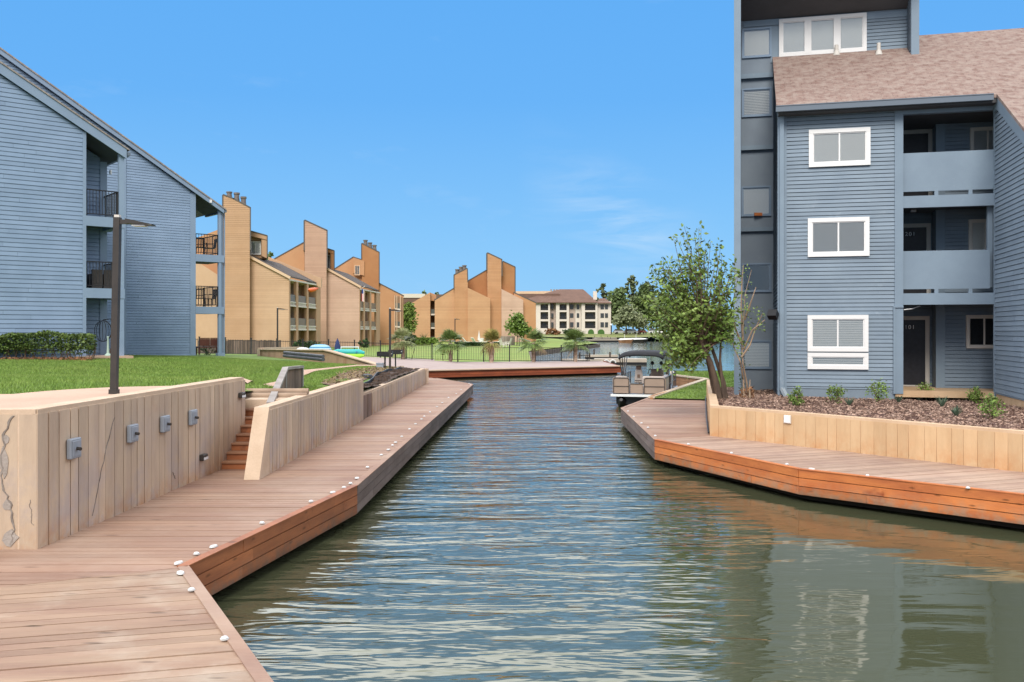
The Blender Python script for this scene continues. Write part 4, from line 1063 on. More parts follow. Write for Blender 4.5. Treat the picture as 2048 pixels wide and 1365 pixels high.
def flues(parent, pl, spots, w0, dpx):
    for (px, yb, yt) in spots:
        p = pl.at(px, yb, w0 + .8); q = pl.at(px, yt, w0 + .8)
        r = dpx * 1.0
        mb = MB(); hgt = q.z - p.z
        mb.lathe(p, [(r * 1.5, -.6), (r * 1.1, hgt * .25), (r, hgt * .5), (r, hgt * .8), (r * 1.25, hgt * .8), (r * 1.25, hgt), (0, hgt)], 12)
        mb.build('flue', M_flue, parent)
M_flue = M('flue_metal', (.13, .11, .10), (.20, .17, .15), ns=3, rough=.6)

def side_balconies(parent, S, xs, eave, floors, base, wallmat, depth=1.9):
    """receding side wall with columns; xs = column edges in photo x, floors = (panel top, panel bottom, slab bottom) per floor at the near end"""
    t0, t1 = S.t(xs[0][0]), S.t(xs[-1][1])
    zt0, zt1 = S.tz(xs[0][0], eave[0])[1], S.tz(xs[-1][1], eave[1])[1]
    zt = (zt0 + zt1) / 2; zb = base
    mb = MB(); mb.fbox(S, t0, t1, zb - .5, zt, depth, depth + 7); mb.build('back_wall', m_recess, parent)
    for a, b in xs:
        mb = MB(); mb.fbox(S, S.t(a), S.t(b), zb - .5, zt, -.02, .3 if (b - a) < 8 else depth); mb.build('column', wallmat, parent)
    mb = MB(); mb.fbox(S, t0, t1, zt - .18, zt, -.05, depth); mb.build('eave_beam', m_bal_white, parent)
    for (pt, pb, sb_) in floors:
        x_ = xs[0][1]
        z1, z2, z3 = S.tz(x_, pt)[1], S.tz(x_, pb)[1], S.tz(x_, sb_)[1]
        for (a, b) in zip(xs, xs[1:]):
            ta_, tb2 = S.t(a[1]), S.t(b[0])
            mb = MB(); mb.fbox(S, ta_, tb2, z2, z1, .08, .14); mb.build('balcony_panel', m_bal_glass, parent)
            mb = MB(); n = max(3, int((tb2 - ta_) / .5))
            mb.fbox(S, ta_, tb2, z2 - .06, z2 + .05, .02, .2); mb.fbox(S, ta_, tb2, z3, z3 + .14, .0, .25)
            for k in range(n): 
                tt = ta_ + (tb2 - ta_) * (k + .5) / n; mb.fbox(S, tt - .12, tt + .12, z3 + .14, z2 - .06, .06, .14)
            mb.build('balustrade', m_bal_white, parent)
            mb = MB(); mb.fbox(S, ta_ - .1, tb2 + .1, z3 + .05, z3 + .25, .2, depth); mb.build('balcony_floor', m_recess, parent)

# ---- building 1 (tan, nearest)
d1 = 105.0; F1 = fplane(d1, -.30)
b1 = thing('town_house', (-30, 105, 1), 'tan town house with three flue pipes on its tall tower behind the blue building', 'building')
gy = 716
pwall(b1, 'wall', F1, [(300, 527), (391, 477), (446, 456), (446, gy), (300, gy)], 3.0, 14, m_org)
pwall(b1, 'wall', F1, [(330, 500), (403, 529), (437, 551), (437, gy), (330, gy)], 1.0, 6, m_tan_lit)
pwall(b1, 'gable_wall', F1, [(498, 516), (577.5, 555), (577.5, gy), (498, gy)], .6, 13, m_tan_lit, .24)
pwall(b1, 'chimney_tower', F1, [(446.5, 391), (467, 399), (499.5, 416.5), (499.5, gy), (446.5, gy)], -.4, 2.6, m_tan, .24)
cope(b1, F1, [(446.5, gy - 4), (446.5, 391), (467, 399), (499.5, 416.5), (499.5, 500)], -.4, 2.6, .14)
flues(b1, F1, [(458.5, 396, 384), (473.5, 404, 386), (487, 413, 394)], -.2, .28)
# roof from the front rake to the far parapet
S1 = planeD(578, d1 + .6, 640, 119.0)
a0, a1 = F1.at(500, 513, .5), F1.at(581, 555.5, .5)
c1_ = S1.at(633, 568); c0_ = a0 + (c1_ - a1)
mb = MB(); k = Vector((0, 0, .16)); mb.hexa([a0, a1, c1_, c0_], [a0 + k, a1 + k, c1_ + k, c0_ + k]); mb.build('roof', m_shD, b1)
mb = MB(); mb.seg(a0 + Vector((0, -.1, -.05)), a1 + Vector((0, -.1, -.05)), .2, .28); mb.build('rake_trim', m_trim_tan, b1)
par = [c0_ + Vector((-1.5, 0, 1.0)), c1_ + Vector((.6, 0, .7)), c1_ + Vector((.6, .5, .7)), c0_ + Vector((-1.5, .5, 1.0))]
mb = MB(); mb.hexa([p + Vector((0, 0, -1.2)) for p in par], par); mb.build('parapet', m_tan_lit, b1)
side_balconies(b1, S1, [(578, 580.5), (592.5, 596.5), (613.5, 617), (632.5, 641)], (557, 571), [(589, 604, 613), (636, 652, 661)], .9, m_tan)
dm = pwall(b1, 'dormer', F1, [(499.5, 463), (533.5, 472.5), (533.5, 517), (499.5, 517)], 2.3, 8, m_tan)
mb = MB(); mb.fprism(F1, F1.poly([(499.5, 463), (533.5, 472.5), (533.5, 480), (499.5, 472)], 1.5), 1.5, 3.3); mb.fprism(F1, F1.poly([(523, 478), (533.5, 480), (533.5, 517), (523, 512)], 1.6), 1.6, 3.3); mb.build('dormer_hood', m_tan, b1)
cope(b1, F1, [(499.5, 463), (533.5, 472.5), (533.5, 514)], 1.5, 8, .12)
window(dm, F1, 500.5, 483, 522, 510, 2.25, .12, .08, mull=1, pane='blind')

# ---- building 2 (pink) and its orange end
d2 = 129.0; F2 = fplane(d2, -.21)
b2_ = thing('town_house', (-27, 129, 1), 'pink tan town house with a bare slanted tower left of the dark lamp post', 'building')
gy2 = 706
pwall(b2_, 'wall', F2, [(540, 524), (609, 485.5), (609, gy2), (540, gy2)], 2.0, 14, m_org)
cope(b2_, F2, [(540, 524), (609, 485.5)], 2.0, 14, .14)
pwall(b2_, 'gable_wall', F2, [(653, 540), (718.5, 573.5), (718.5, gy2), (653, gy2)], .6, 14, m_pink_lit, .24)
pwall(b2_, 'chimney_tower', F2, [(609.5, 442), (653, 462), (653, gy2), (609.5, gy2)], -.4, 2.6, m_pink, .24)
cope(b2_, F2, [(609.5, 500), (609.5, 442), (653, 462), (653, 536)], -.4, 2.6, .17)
S2 = planeD(719, d2 + .6, 760, 143.0)
a0, a1 = F2.at(654, 537, .5), F2.at(722, 574, .5); c1_ = S2.at(757, 583); c0_ = a0 + (c1_ - a1)
mb = MB(); mb.hexa([a0, a1, c1_, c0_], [a0 + k, a1 + k, c1_ + k, c0_ + k]); mb.build('roof', m_shD, b2_)
mb = MB(); mb.seg(a0 + Vector((0, -.1, -.05)), a1 + Vector((0, -.1, -.05)), .2, .28); mb.build('rake_trim', m_trim_tan, b2_)
side_balconies(b2_, S2, [(719, 720.5), (727, 730), (739.5, 742.5), (752.5, 760)], (576, 586), [(603, 616.5, 621.5), (642, 654, 659.5)], .9, m_tan)
dm = pwall(b2_, 'dormer', F2, [(653, 498), (667.5, 502.5), (667.5, 545), (653, 545)], 2.8, 8, m_org_dk)
cope(b2_, F2, [(653, 498), (667.5, 502.5), (667.5, 540)], 1.5, 8, .14)
mb = MB(); mb.fprism(F2, F2.poly([(653, 498), (667.5, 502.5), (667.5, 509), (653, 504)], 1.5), 1.5, 2.9); mb.fprism(F2, F2.poly([(661, 506), (667.5, 508), (667.5, 542), (661, 540)], 1.5), 1.5, 2.9); mb.build('dormer_hood', m_org_dk, b2_)
window(dm, F2, 653.5, 510, 660.5, 537, 2.75, .12, .08, mull=0, pane='grey')

d2b = 148.0; F3 = fplane(d2b, -.16)
b2b = thing('town_house', (-22, 148, 1), 'orange town house with three flues on its tower, right end of the row', 'building')
pwall(b2b, 'wall', F3, [(668, 540), (706.5, 515.5), (728.5, 522.5), (758, 568), (807, 593), (807, 700), (668, 700)], 1.2, 16, m_org)
cope(b2b, F3, [(668, 540), (706.5, 515.5), (728.5, 522.5)], 1.2, 16, .16)
cope(b2b, F3, [(718, 549), (758, 568), (807, 593)], 1.2, 16, .16)
pwall(b2b, 'chimney_tower', F3, [(724, 488), (757.5, 505.5), (757.5, 580), (724, 580)], .6, 3.5, m_org_dk)
cope(b2b, F3, [(724, 524), (724, 488), (757.5, 505.5), (757.5, 566)], .6, 3.5, .16)
flues(b2b, F3, [(731, 491, 480.5), (740, 496, 485.5), (749, 501, 490.5)], .7, .3)
dm = pwall(b2b, 'dormer', F3, [(706.5, 515.5), (728.5, 522.5), (728.5, 552), (706.5, 546)], .4, 1.3, m_org)
window(dm, F3, 709, 531, 720, 551, .38, .10, .06, trim=m_trim_tan, mull=1, pane='grey')
S3 = planeD(789, d2b + .8, 807.5, 158.0)
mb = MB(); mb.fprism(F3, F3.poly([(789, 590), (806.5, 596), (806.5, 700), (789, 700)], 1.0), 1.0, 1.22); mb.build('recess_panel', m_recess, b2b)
for (y0, y1) in ((606, 617), (643, 652)):
    mb = MB(); mb.fprism(F3, F3.poly([(790, y0), (800, y0 + 1), (800, y1 + 1), (790, y1)], .8), .8, 1.0); mb.build('balcony_panel', m_bal_glass, b2b)
    mb = MB(); mb.fprism(F3, F3.poly([(790, y1), (800, y1 + 1), (800, y1 + 4), (790, y1 + 3)], .75), .75, 1.0); mb.build('balustrade', m_bal_white, b2b)
for x0 in (789, 793, 800): 
    mb = MB(); mb.fprism(F3, F3.poly([(x0, 591), (x0 + 1.6, 592), (x0 + 1.6, 700), (x0, 700)], .7), .7, 1.0); mb.build('column', m_trim_tan, b2b)

# ---- building 3 across the lawn
d3 = 180.0; F4 = fplane(d3, -.055)
b3 = thing('town_house', (-6, 180, .8), 'big orange town house block with three slanted towers across the lawn', 'building')
g3 = 694
def w3_(nm, pts, w0, w1, m, c=None, sd=None):
    pwall(b3, nm, F4, pts, w0, w1, m, sd)
    if c: cope(b3, F4, c, w0, w1, .2)
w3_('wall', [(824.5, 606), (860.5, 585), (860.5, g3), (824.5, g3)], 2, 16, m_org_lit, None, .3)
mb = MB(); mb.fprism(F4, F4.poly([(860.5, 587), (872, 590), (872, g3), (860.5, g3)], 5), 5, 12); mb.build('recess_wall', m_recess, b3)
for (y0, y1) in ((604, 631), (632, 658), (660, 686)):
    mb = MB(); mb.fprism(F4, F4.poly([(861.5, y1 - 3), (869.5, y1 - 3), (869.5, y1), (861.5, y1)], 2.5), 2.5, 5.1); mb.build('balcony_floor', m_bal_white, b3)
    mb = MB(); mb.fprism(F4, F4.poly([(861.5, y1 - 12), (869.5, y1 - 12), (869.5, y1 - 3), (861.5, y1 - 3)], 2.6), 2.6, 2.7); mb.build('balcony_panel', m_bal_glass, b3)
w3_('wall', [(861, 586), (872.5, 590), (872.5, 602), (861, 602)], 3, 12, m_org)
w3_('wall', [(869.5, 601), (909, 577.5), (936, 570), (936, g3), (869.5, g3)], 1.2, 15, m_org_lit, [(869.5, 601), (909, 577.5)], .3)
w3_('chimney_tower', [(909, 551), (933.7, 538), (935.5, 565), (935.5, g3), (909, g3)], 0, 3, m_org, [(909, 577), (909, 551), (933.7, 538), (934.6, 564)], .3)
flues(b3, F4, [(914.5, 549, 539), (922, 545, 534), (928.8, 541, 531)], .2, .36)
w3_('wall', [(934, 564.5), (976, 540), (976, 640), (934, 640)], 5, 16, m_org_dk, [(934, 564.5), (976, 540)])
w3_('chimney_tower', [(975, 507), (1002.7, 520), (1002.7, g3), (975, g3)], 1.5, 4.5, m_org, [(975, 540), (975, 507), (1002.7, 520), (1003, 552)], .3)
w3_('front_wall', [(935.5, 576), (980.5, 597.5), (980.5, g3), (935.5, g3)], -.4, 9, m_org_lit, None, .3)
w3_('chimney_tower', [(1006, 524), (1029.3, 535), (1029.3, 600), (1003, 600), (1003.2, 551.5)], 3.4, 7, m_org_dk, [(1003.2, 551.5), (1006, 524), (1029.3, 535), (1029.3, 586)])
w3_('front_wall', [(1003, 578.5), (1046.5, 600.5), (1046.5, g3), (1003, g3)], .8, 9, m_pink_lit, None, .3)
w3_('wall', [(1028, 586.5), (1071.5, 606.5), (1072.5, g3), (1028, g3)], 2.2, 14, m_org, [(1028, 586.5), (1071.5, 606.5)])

# ---- far cream apartments across the lake
d5 = 295.0; F5 = fplane(d5)
m_cream = M('cream_stucco', (.68, .61, .54), (.63, .56, .49), ns=.3, rough=.85)
m_taupe = M('taupe_stucco', (.50, .40, .34), (.45, .36, .31), ns=.3, rough=.85)
m_brownroof = M('brown_roof', (.175, .105, .08), (.145, .088, .068), ns=.6, rough=.95, fine=.15, fs=2)
m_farwin = M('far_window', (.05, .055, .06), rough=.15, spec=.5)
m_farwall = M('balcony_recess', (.23, .20, .18), rough=.85)
m_flat = M('flat_roof_cream', (.60, .54, .46), rough=.8)
m_archgreen = M('arch_ivy', (.05, .12, .03), (.08, .16, .04), ns=3, rough=.9)
ap = thing('apartment_building', (20, 295, 2.2), 'cream three storey apartments with brown hipped roof across the lake', 'building')
g5 = 672
pwall(ap, 'wall', F5, [(1030, 603), (1222, 603), (1222, g5), (1030, g5)], 2.0, 22, m_taupe)
def rc(name, x0, y0, x1, y1, w0, w1, m):
    mb = MB(); mb.fprism(F5, F5.poly([(x0, y0), (x1, y0), (x1, y1), (x0, y1)], w0), w0, w1); return mb.build(name, m, ap)
for (x0, x1, bx0, bx1) in ((1072, 1100, 1081, 1096.5), (1112, 1138, 1119, 1133.5), (1163, 1195, 1170, 1191)):
    rc('bay', x0, 606, bx0, g5, 0, 2.1, m_cream); rc('bay', bx1, 606, x1, g5, 0, 2.1, m_cream)
    for (ya, yb) in ((606, 608.5), (621, 624.5), (639, 643), (657, g5)): rc('bay_band', bx0, ya, bx1, yb, .05, 2.1, m_cream)
    for (ya, yb) in ((608.5, 621), (624.5, 639), (643, 657)):
        rc('balcony_recess', bx0, ya, bx1, yb, 1.9, 2.05, m_farwall)
        rc('window', bx0 + 3, ya + 3, bx1 - 4, yb, 1.8, 1.9, m_farwin)
        rc('railing', bx0, yb - 5, bx1, yb, .6, .66, m_black)
for (x0, ws) in ((1101, ((1102.5, 1107),)), (1139, ((1140, 1147),)), (1151, ((1153.5, 1158.5),)), (1197, ((1201, 1208), (1210, 1216)))):
    for (wa, wb) in ws:
        for (ya, yb) in ((609.5, 619), (627, 636), (645, 655)): rc('window', wa, ya, wb, yb, 1.38, 2.02, m_farwin)
for (x0, x1, m) in ((1150.5, 1162, m_cream), (1138, 1150, m_taupe), (1195, 1222, m_cream)): rc('bay', x0, 603, x1, g5, 1.5, 2.1, m)
for (x0, x1) in ((1176, 1188), (1195.5, 1209)):
    pts = [(x0, g5)] + [(x0 + (x1 - x0) * (1 - math.cos(math.pi * i / 8)) / 2, 665.5 - 6.5 * math.sin(math.pi * i / 8)) for i in range(9)] + [(x1, g5)]
    mb = MB(); mb.fprism(F5, F5.poly(pts, -.1), -.1, .2); mb.build('arch', m_archgreen, ap)
mb = MB()
def R5(px, py, w): return F5.at(px, py, w)
mb.hexa([R5(1028, 606, -1), R5(1196, 606, -1), R5(1170, 582, 9), R5(1112, 580.5, 9)], [R5(1028, 605, -1), R5(1196, 605, -1), R5(1166, 579, 9), R5(1120, 579, 9)])
mb.fprism(F5, F5.poly([(1030, 588), (1120, 588), (1120, 606), (1030, 606)], 4), 4, 14)
mb.hexa([R5(1190, 607, 0), R5(1224, 607, 0), R5(1224, 607, 10), R5(1190, 607, 10)], [R5(1200, 597, 4), R5(1210, 597.5, 4), R5(1210, 597, 6), R5(1200, 597, 6)])
mb.build('roof', m_brownroof, ap)
for (xa, xb) in ((1063, 1073), (1100, 1112), (1137, 1150)):
    pass
rc('chimney', 1187, 583, 1194, 600, 1.0, 3.0, m_cream)
fb = thing('flat_roof_building', (5, 330, 2), 'pale flat roofed building just visible above the brown hipped roof', 'building')
F6 = fplane(335.0)
mb = MB(); mb.fprism(F6, F6.poly([(1028, 584), (1119, 583.5), (1119, 660), (1028, 660)]), 0, 20); mb.build('wall', m_flat, fb)
mb = MB(); mb.fprism(F6, F6.poly([(1027, 583), (1120, 582.5), (1120, 588), (1027, 588.5)], -.3), -.3, 0); mb.build('parapet', m_trim_tan, fb)
for x0 in (1101, 1107, 1112):
    mb = MB(); mb.fprism(F6, F6.poly([(x0, 579), (x0 + 3, 579), (x0 + 3, 584), (x0, 584)], 3), 3, 5); mb.build('roof_unit', m_farwall, fb)
fb2 = thing('flat_roof_building', (-30, 300, 2), 'pale flat roofed building behind the gap between the orange houses', 'building')
F7 = fplane(300.0)
mb = MB(); mb.fprism(F7, F7.poly([(795, 590.5), (905, 589), (905, 690), (795, 690)]), 0, 20); mb.build('wall', m_brownroof, fb2)
mb = MB(); mb.fprism(F7, F7.poly([(794, 588), (850, 588), (850, 596), (794, 596)], -.3), -.3, 2); mb.build('parapet', m_flat, fb2)
# ================================================================== PLANTING HELPERS
m_leaf = M('leaf_green', (.115, .19, .035), (.19, .265, .06), ns=.8, isl=.45, rough=.55, spec=.35, fine=0)
m_leaf_l = M('leaf_light', (.15, .25, .045), (.22, .30, .07), ns=.9, isl=.4, rough=.55, spec=.35, fine=0)
m_leaf_d = M('leaf_dark', (.028, .062, .018), (.05, .095, .025), ns=.8, isl=.5, rough=.6, fine=0)
m_leaf_far = M('leaf_far', (.11, .16, .055), (.16, .20, .075), ns=.1, isl=.5, rough=.7, fine=0)
m_leaf_pine = M('leaf_pine', (.10, .135, .06), (.15, .17, .075), ns=.1, isl=.5, rough=.7, fine=0)
m_leaf_pale = M('leaf_pale', (.20, .235, .12), (.26, .28, .16), ns=.1, isl=.35, rough=.7, fine=0)
m_leaf_hedge = M('leaf_hedge', (.07, .115, .025), (.13, .18, .045), ns=2, isl=.55, rough=.55, fine=0)
m_leaf_dry = M('leaf_dry', (.30, .15, .07), (.20, .10, .05), ns=2, isl=.4, rough=.8, fine=0)
m_leaf_blue = M('leaf_bluegreen', (.07, .11, .075), (.10, .145, .09), ns=3, isl=.35, rough=.6, fine=0)
m_bark = M('bark', (.20, .135, .095), (.12, .08, .06), ns=5, rough=.9, stretch=(3, 3, .7), fine=.3, fs=14, bump=.5)
m_bark_pale = M('bark_pale', (.40, .29, .20), (.27, .19, .13), ns=6, rough=.85, stretch=(3, 3, .6), fine=.25, fs=14, bump=.3)
m_bark_dark = M('bark_dark', (.075, .055, .042), (.045, .035, .028), ns=5, rough=.9, fine=.3)
m_palm_trunk = M('palm_trunk', (.46, .36, .28), (.28, .19, .135), ns=6, isl=.4, rough=.9, fine=.25)
m_frond = M('palm_frond', (.11, .18, .045), (.17, .22, .07), ns=1, isl=.35, rough=.5, fine=0)
m_frond_y = M('palm_frond_yellow', (.30, .24, .07), (.18, .20, .05), ns=1.2, isl=.35, rough=.6, fine=0)
m_frond_dry = M('palm_frond_dry', (.34, .23, .12), (.25, .16, .08), ns=1.2, isl=.35, rough=.8, fine=0)

def ell_pts(n, c, r, shell=.35):
    v = RNG.normal(size=(n, 3)); v /= np.linalg.norm(v, axis=1, keepdims=True)
    k = RNG.uniform(shell, 1, n) ** .6
    return np.array(list(c)) + v * k[:, None] * np.array(r)
def clumps(n, per, c, r, cr, shell=.3):
    C = ell_pts(n, c, r, shell)
    return (C[:, None, :] + RNG.normal(size=(n, per, 3)) * cr).reshape(-1, 3)
def shrub(name, base, w, h, label, cat, mat, n=420, leaf=.05, group=None, stems=5, wb=None):
    t = thing(name, base, label, cat, group)
    mb = MB()
    for k in range(stems):
        a_ = random.uniform(0, 6.28); mb.tube([base + Vector((0, 0, -.05)), base + Vector((math.cos(a_) * w * .2, math.sin(a_) * w * .2, h * .4)), base + Vector((math.cos(a_) * w * .4, math.sin(a_) * w * .4, h * .85))], [.012, .008, .004], 5)
    mb.build('stems', m_bark, t)
    cl = clumps(max(6, n // 12), 12, base + Vector((0, 0, h * .52)), (w * .5, (wb or w) * .5, h * .46), .05 * h + .02, .2)
    cl[:, 2] = np.maximum(cl[:, 2], base.z + .02)
    mesh_np('foliage', leaf_quads(cl, leaf, .6), 4, mat, t)
    return t

# ------------------------------------------------------------------ grass blades, mulch chips
def blades(name, polys, holes, n, hmin, hmax, wd, mat, hf, near=None, label=None):
    X = []; 
    tot = 0; out = []
    areas = [abs(area2(p)) for p in polys]
    for p, a_ in zip(polys, areas):
        xs = [q[0] for q in p]; ys = [q[1] for q in p]
        m = int(n * a_ / sum(areas) * 2.2) + 10
        x = RNG.uniform(min(xs), max(xs), m); y = RNG.uniform(min(ys), max(ys), m)
        k = inside_np(p, x, y)
        for h_ in holes: k &= ~inside_np(h_, x, y)
        out.append(np.c_[x[k], y[k]])
    XY = np.concatenate(out)
    z = hf(XY[:, 0], XY[:, 1]); m = len(XY)
    a_ = RNG.uniform(0, 6.28, m); hh = RNG.uniform(hmin, hmax, m); ln = RNG.normal(size=(m, 2)) * .45
    sc = 1 + np.clip((XY[:, 1] - 16) / 30, 0, 1.5)
    dx = np.cos(a_) * wd * sc; dy = np.sin(a_) * wd * sc
    b0 = np.c_[XY[:, 0] - dx, XY[:, 1] - dy, z]; b1 = np.c_[XY[:, 0] + dx, XY[:, 1] + dy, z]
    tp_ = np.c_[XY[:, 0] + ln[:, 0] * hh, XY[:, 1] + ln[:, 1] * hh, z + hh]
    V = np.stack([b0, b1, tp_], 1).reshape(-1, 3)
    o = mesh_np(name, V, 3, mat); return tag(o, label, 'grass', None, 'stuff')
m_blade = M('grass_blade', (.15, .245, .042), (.205, .285, .06), ns=.5, isl=.4, rough=.6, fine=0, c3=(.09, .16, .03), ns3=1.2)
vis_polys = [[(-16, 10.1), (-5.25, 10.1), (-5.1, 16.8), (-16, 16.8)], [(-22, 16.8), (-5.1, 16.8), (-5.1, 24), (-22, 24)], [(-5.1, 19.2), (-4.2, 19.2), (-4.2, 24), (-5.1, 24)], [(-22, 24), (-5.3, 24), (-5.6, 43), (-22, 43)]]
holes = [ccw(q) for q in path_polys] + [[V2(v) for v in q] for q in (q1, q2, q3)] + [soil_poly, dirt_poly]
blades('grass', vis_polys, holes, 170000, .035, .075, .006, m_blade, H, label='short green lawn grass behind the left retaining wall')
blades('grass', rl, [], 26000, .03, .06, .008, m_blade, lambda x, y: np.clip(.60 + (y - 32) * .01, .6, .75), label='short green lawn grass beside the boat slip on the right')
def tufts(poly, n, hf, mat, size, name, label, kind='stuff', flat=.5):
    xs = [q[0] for q in poly]; ys = [q[1] for q in poly]
    x = RNG.uniform(min(xs), max(xs), n * 2); y = RNG.uniform(min(ys), max(ys), n * 2); k = inside_np(poly, x, y); x, y = x[k][:n], y[k][:n]
    C = np.c_[x, y, hf(x, y) + RNG.uniform(0, .035, len(x))]
    return tag(mesh_np(name, leaf_quads(C, size, flat, 2.4), 4, mat), label, name, None, kind)

m_straw = M('straw', (.30, .22, .13), (.20, .16, .08), ns=2, isl=.4, rough=.9, fine=0)
bed = [V2(wp.P(0.02, 0, .18)), V2(wp.P(Lp, 0, .18)), V2(R.P(tq + 1.2, 0, 1.0)), V2(R.P(tf0 - .2, 0, WD + 1.2)), V2(wps.P(Ls, 0, .18))]
def hM(x, y):
    x = np.asarray(x, float); y = np.asarray(y, float)
    dd = (x - wp.o.x) * wp.n.x + (y - wp.o.y) * wp.n.y
    return 1.15 - np.clip(dd / 9.0, 0, 1) * .24 + .02 * np.sin(x * 3.1) * np.sin(y * 2.7 + 1)
def hMs(x, y): return float(hM(np.array([x]), np.array([y]))[0])
sheet('mulch_bed', [ccw(bed)], hM, m_mulch_base, .5)
tufts(bed, 30000, lambda x, y: hM(x, y), m_mulch, .036, 'mulch', 'reddish brown bark mulch chips covering the raised bed', flat=.25)
tufts(dirt_poly, 900, lambda x, y: H(x, y) + .08, m_straw, .05, 'dead_grass', 'dead grass and clods on the dug strip beside the soil bed')
mb = MB()
for i in range(260):
    x, y = random.uniform(-4.7, -4.1), random.uniform(24.8, 41); 
    if inside(soil_poly, x, y):
        s_ = random.uniform(.02, .07); z = Hs(x, y) + .04; mb.box(x - s_, x + s_, y - s_, y + s_, z - .02, z + s_ * .8)
tag(mb.build('clods', m_soil), 'dark soil clods lying on the bed behind the low wall', 'soil', None, 'stuff')
mb = MB(); pts = []
for i in range(40):
    f = i / 39; x = -4.42 + .07 * math.sin(f * 9) - .33 * f; y = 24.9 + f * 15.5; pts.append((x, y, Hs(x, y) + .07 + .025 * math.sin(f * 31)))
for p_, q_ in zip(pts, pts[1:]): mb.seg(p_, q_, .04, .10)
tag(mb.build('bed_edging', m_black), 'black plastic edging curling along the soil bed', 'edging')
mb = MB(); q = P(733, 756, 1.32); mb.lathe(q, [(.22, -.1), (.24, .0), (.18, .1), (.05, .13)], 9)
tag(mb.build('drain_cover', m_black, loc=q), 'black lump of old edging lying on the dug dirt strip', 'drain cover')

# ------------------------------------------------------------------ crape myrtle and bare shrub in the planter
m_bark_d2 = M('bark_brown', (.125, .085, .06), (.075, .052, .04), ns=5, rough=.9, stretch=(3, 3, .7), fine=.3, fs=14, bump=.5)
tb = P(1441, 800, 1.06); tb.z = hMs(tb.x, tb.y) 
cm = thing('crape_myrtle', tb, 'multi stemmed leafy tree at the left end of the planter', 'tree')
dT = tb.y
def pt(px, py, dy=0.0):
    return D(px, py, dT + dy)
mb = MB()
stems_ = [([(1441, 803, 0), (1430, 760, 0), (1420, 725, -.05), (1402, 688, -.1)], [.105, .09, .08, .065]),
          ([(1452, 803, .1), (1447, 765, .1), (1437, 735, .1), (1425, 700, .15), (1416, 680, .2)], [.075, .06, .052, .042, .03]),
          ([(1433, 803, .15), (1424, 770, .2), (1419, 742, .25), (1412, 712, .3)], [.05, .045, .04, .03]),
          ([(1449, 803, -.1), (1444, 760, -.15), (1440, 720, -.1), (1442, 680, 0)], [.045, .04, .035, .025])]
for pts, rr in stems_: mb.tube([pt(*p_) for p_ in pts], rr, 10)
forks = [pt(1402, 690, -.1), pt(1416, 682, .2), pt(1410, 715, .25), pt(1441, 682, 0), pt(1405, 700, 0)]
mb.build('trunk', m_bark_d2, cm)
mb = MB(); leaves = []
targets = []
def tg(n, x0, x1, y0, y1, dz=1.1):
    for _ in range(n): targets.append((random.uniform(x0, x1), random.uniform(y0, y1), random.uniform(-dz, dz)))
tg(24, 1345, 1462, 470, 560, .9); tg(16, 1318, 1350, 510, 590, .9); tg(18, 1300, 1375, 590, 660, 1.2); tg(14, 1310, 1400, 660, 715, 1.2); tg(12, 1325, 1395, 695, 742, 1.0); tg(14, 1440, 1485, 590, 690, 1.0); tg(14, 1296, 1360, 590, 680, 1.0); tg(12, 1330, 1420, 560, 640, 1.1); tg(8, 1298, 1335, 515, 590, .7); tg(4, 1330, 1385, 715, 750, .9); tg(14, 1380, 1450, 540, 640, 1.1); tg(8, 1460, 1480, 520, 600, .8); tg(5, 1355, 1420, 446, 470, .4)
for (x, y, dy) in targets:
    f0 = random.choice(forks); e_ = pt(x, y, dy)
    L_ = (e_ - f0).length
    mid = f0.lerp(e_, .5) + Vector((random.uniform(-.12, .12), random.uniform(-.12, .12), (.18 if y < 640 else .32) * L_ * .4))
    pts = [f0.lerp(mid, k / 4).lerp(mid.lerp(e_, k / 4), k / 4) for k in range(5)]
    mb.tube(pts, [.022, .017, .012, .008, .004], 5)
    n = 52 if y > 575 else 26
    for k in range(n):
        f_ = random.random() ** .6 * .8 + .25; j = min(3.999, f_ * 4) if f_ < 1 else 3.999; i_ = int(j)
        p_ = pts[i_].lerp(pts[i_ + 1], j - i_)
        s_ = .105 if y > 575 else .06
        leaves.append((p_.x + random.gauss(0, s_), p_.y + random.gauss(0, s_), p_.z + random.gauss(0, s_ * .9)))
    if random.random() < .5:
        e2 = pts[3] + Vector((random.uniform(-.35, .35), random.uniform(-.3, .3), random.uniform(0, .4)))
        mb.tube([pts[2], e2], [.007, .003], 4)
        for k in range(22): 
            q = pts[2].lerp(e2, random.random() * .7 + .3); leaves.append((q.x + random.gauss(0, .07), q.y + random.gauss(0, .07), q.z + random.gauss(0, .07)))
mb.build('branches', m_bark, cm)
mesh_np('crown', leaf_quads(leaves, .06, .7, 1.9), 4, m_leaf, cm)

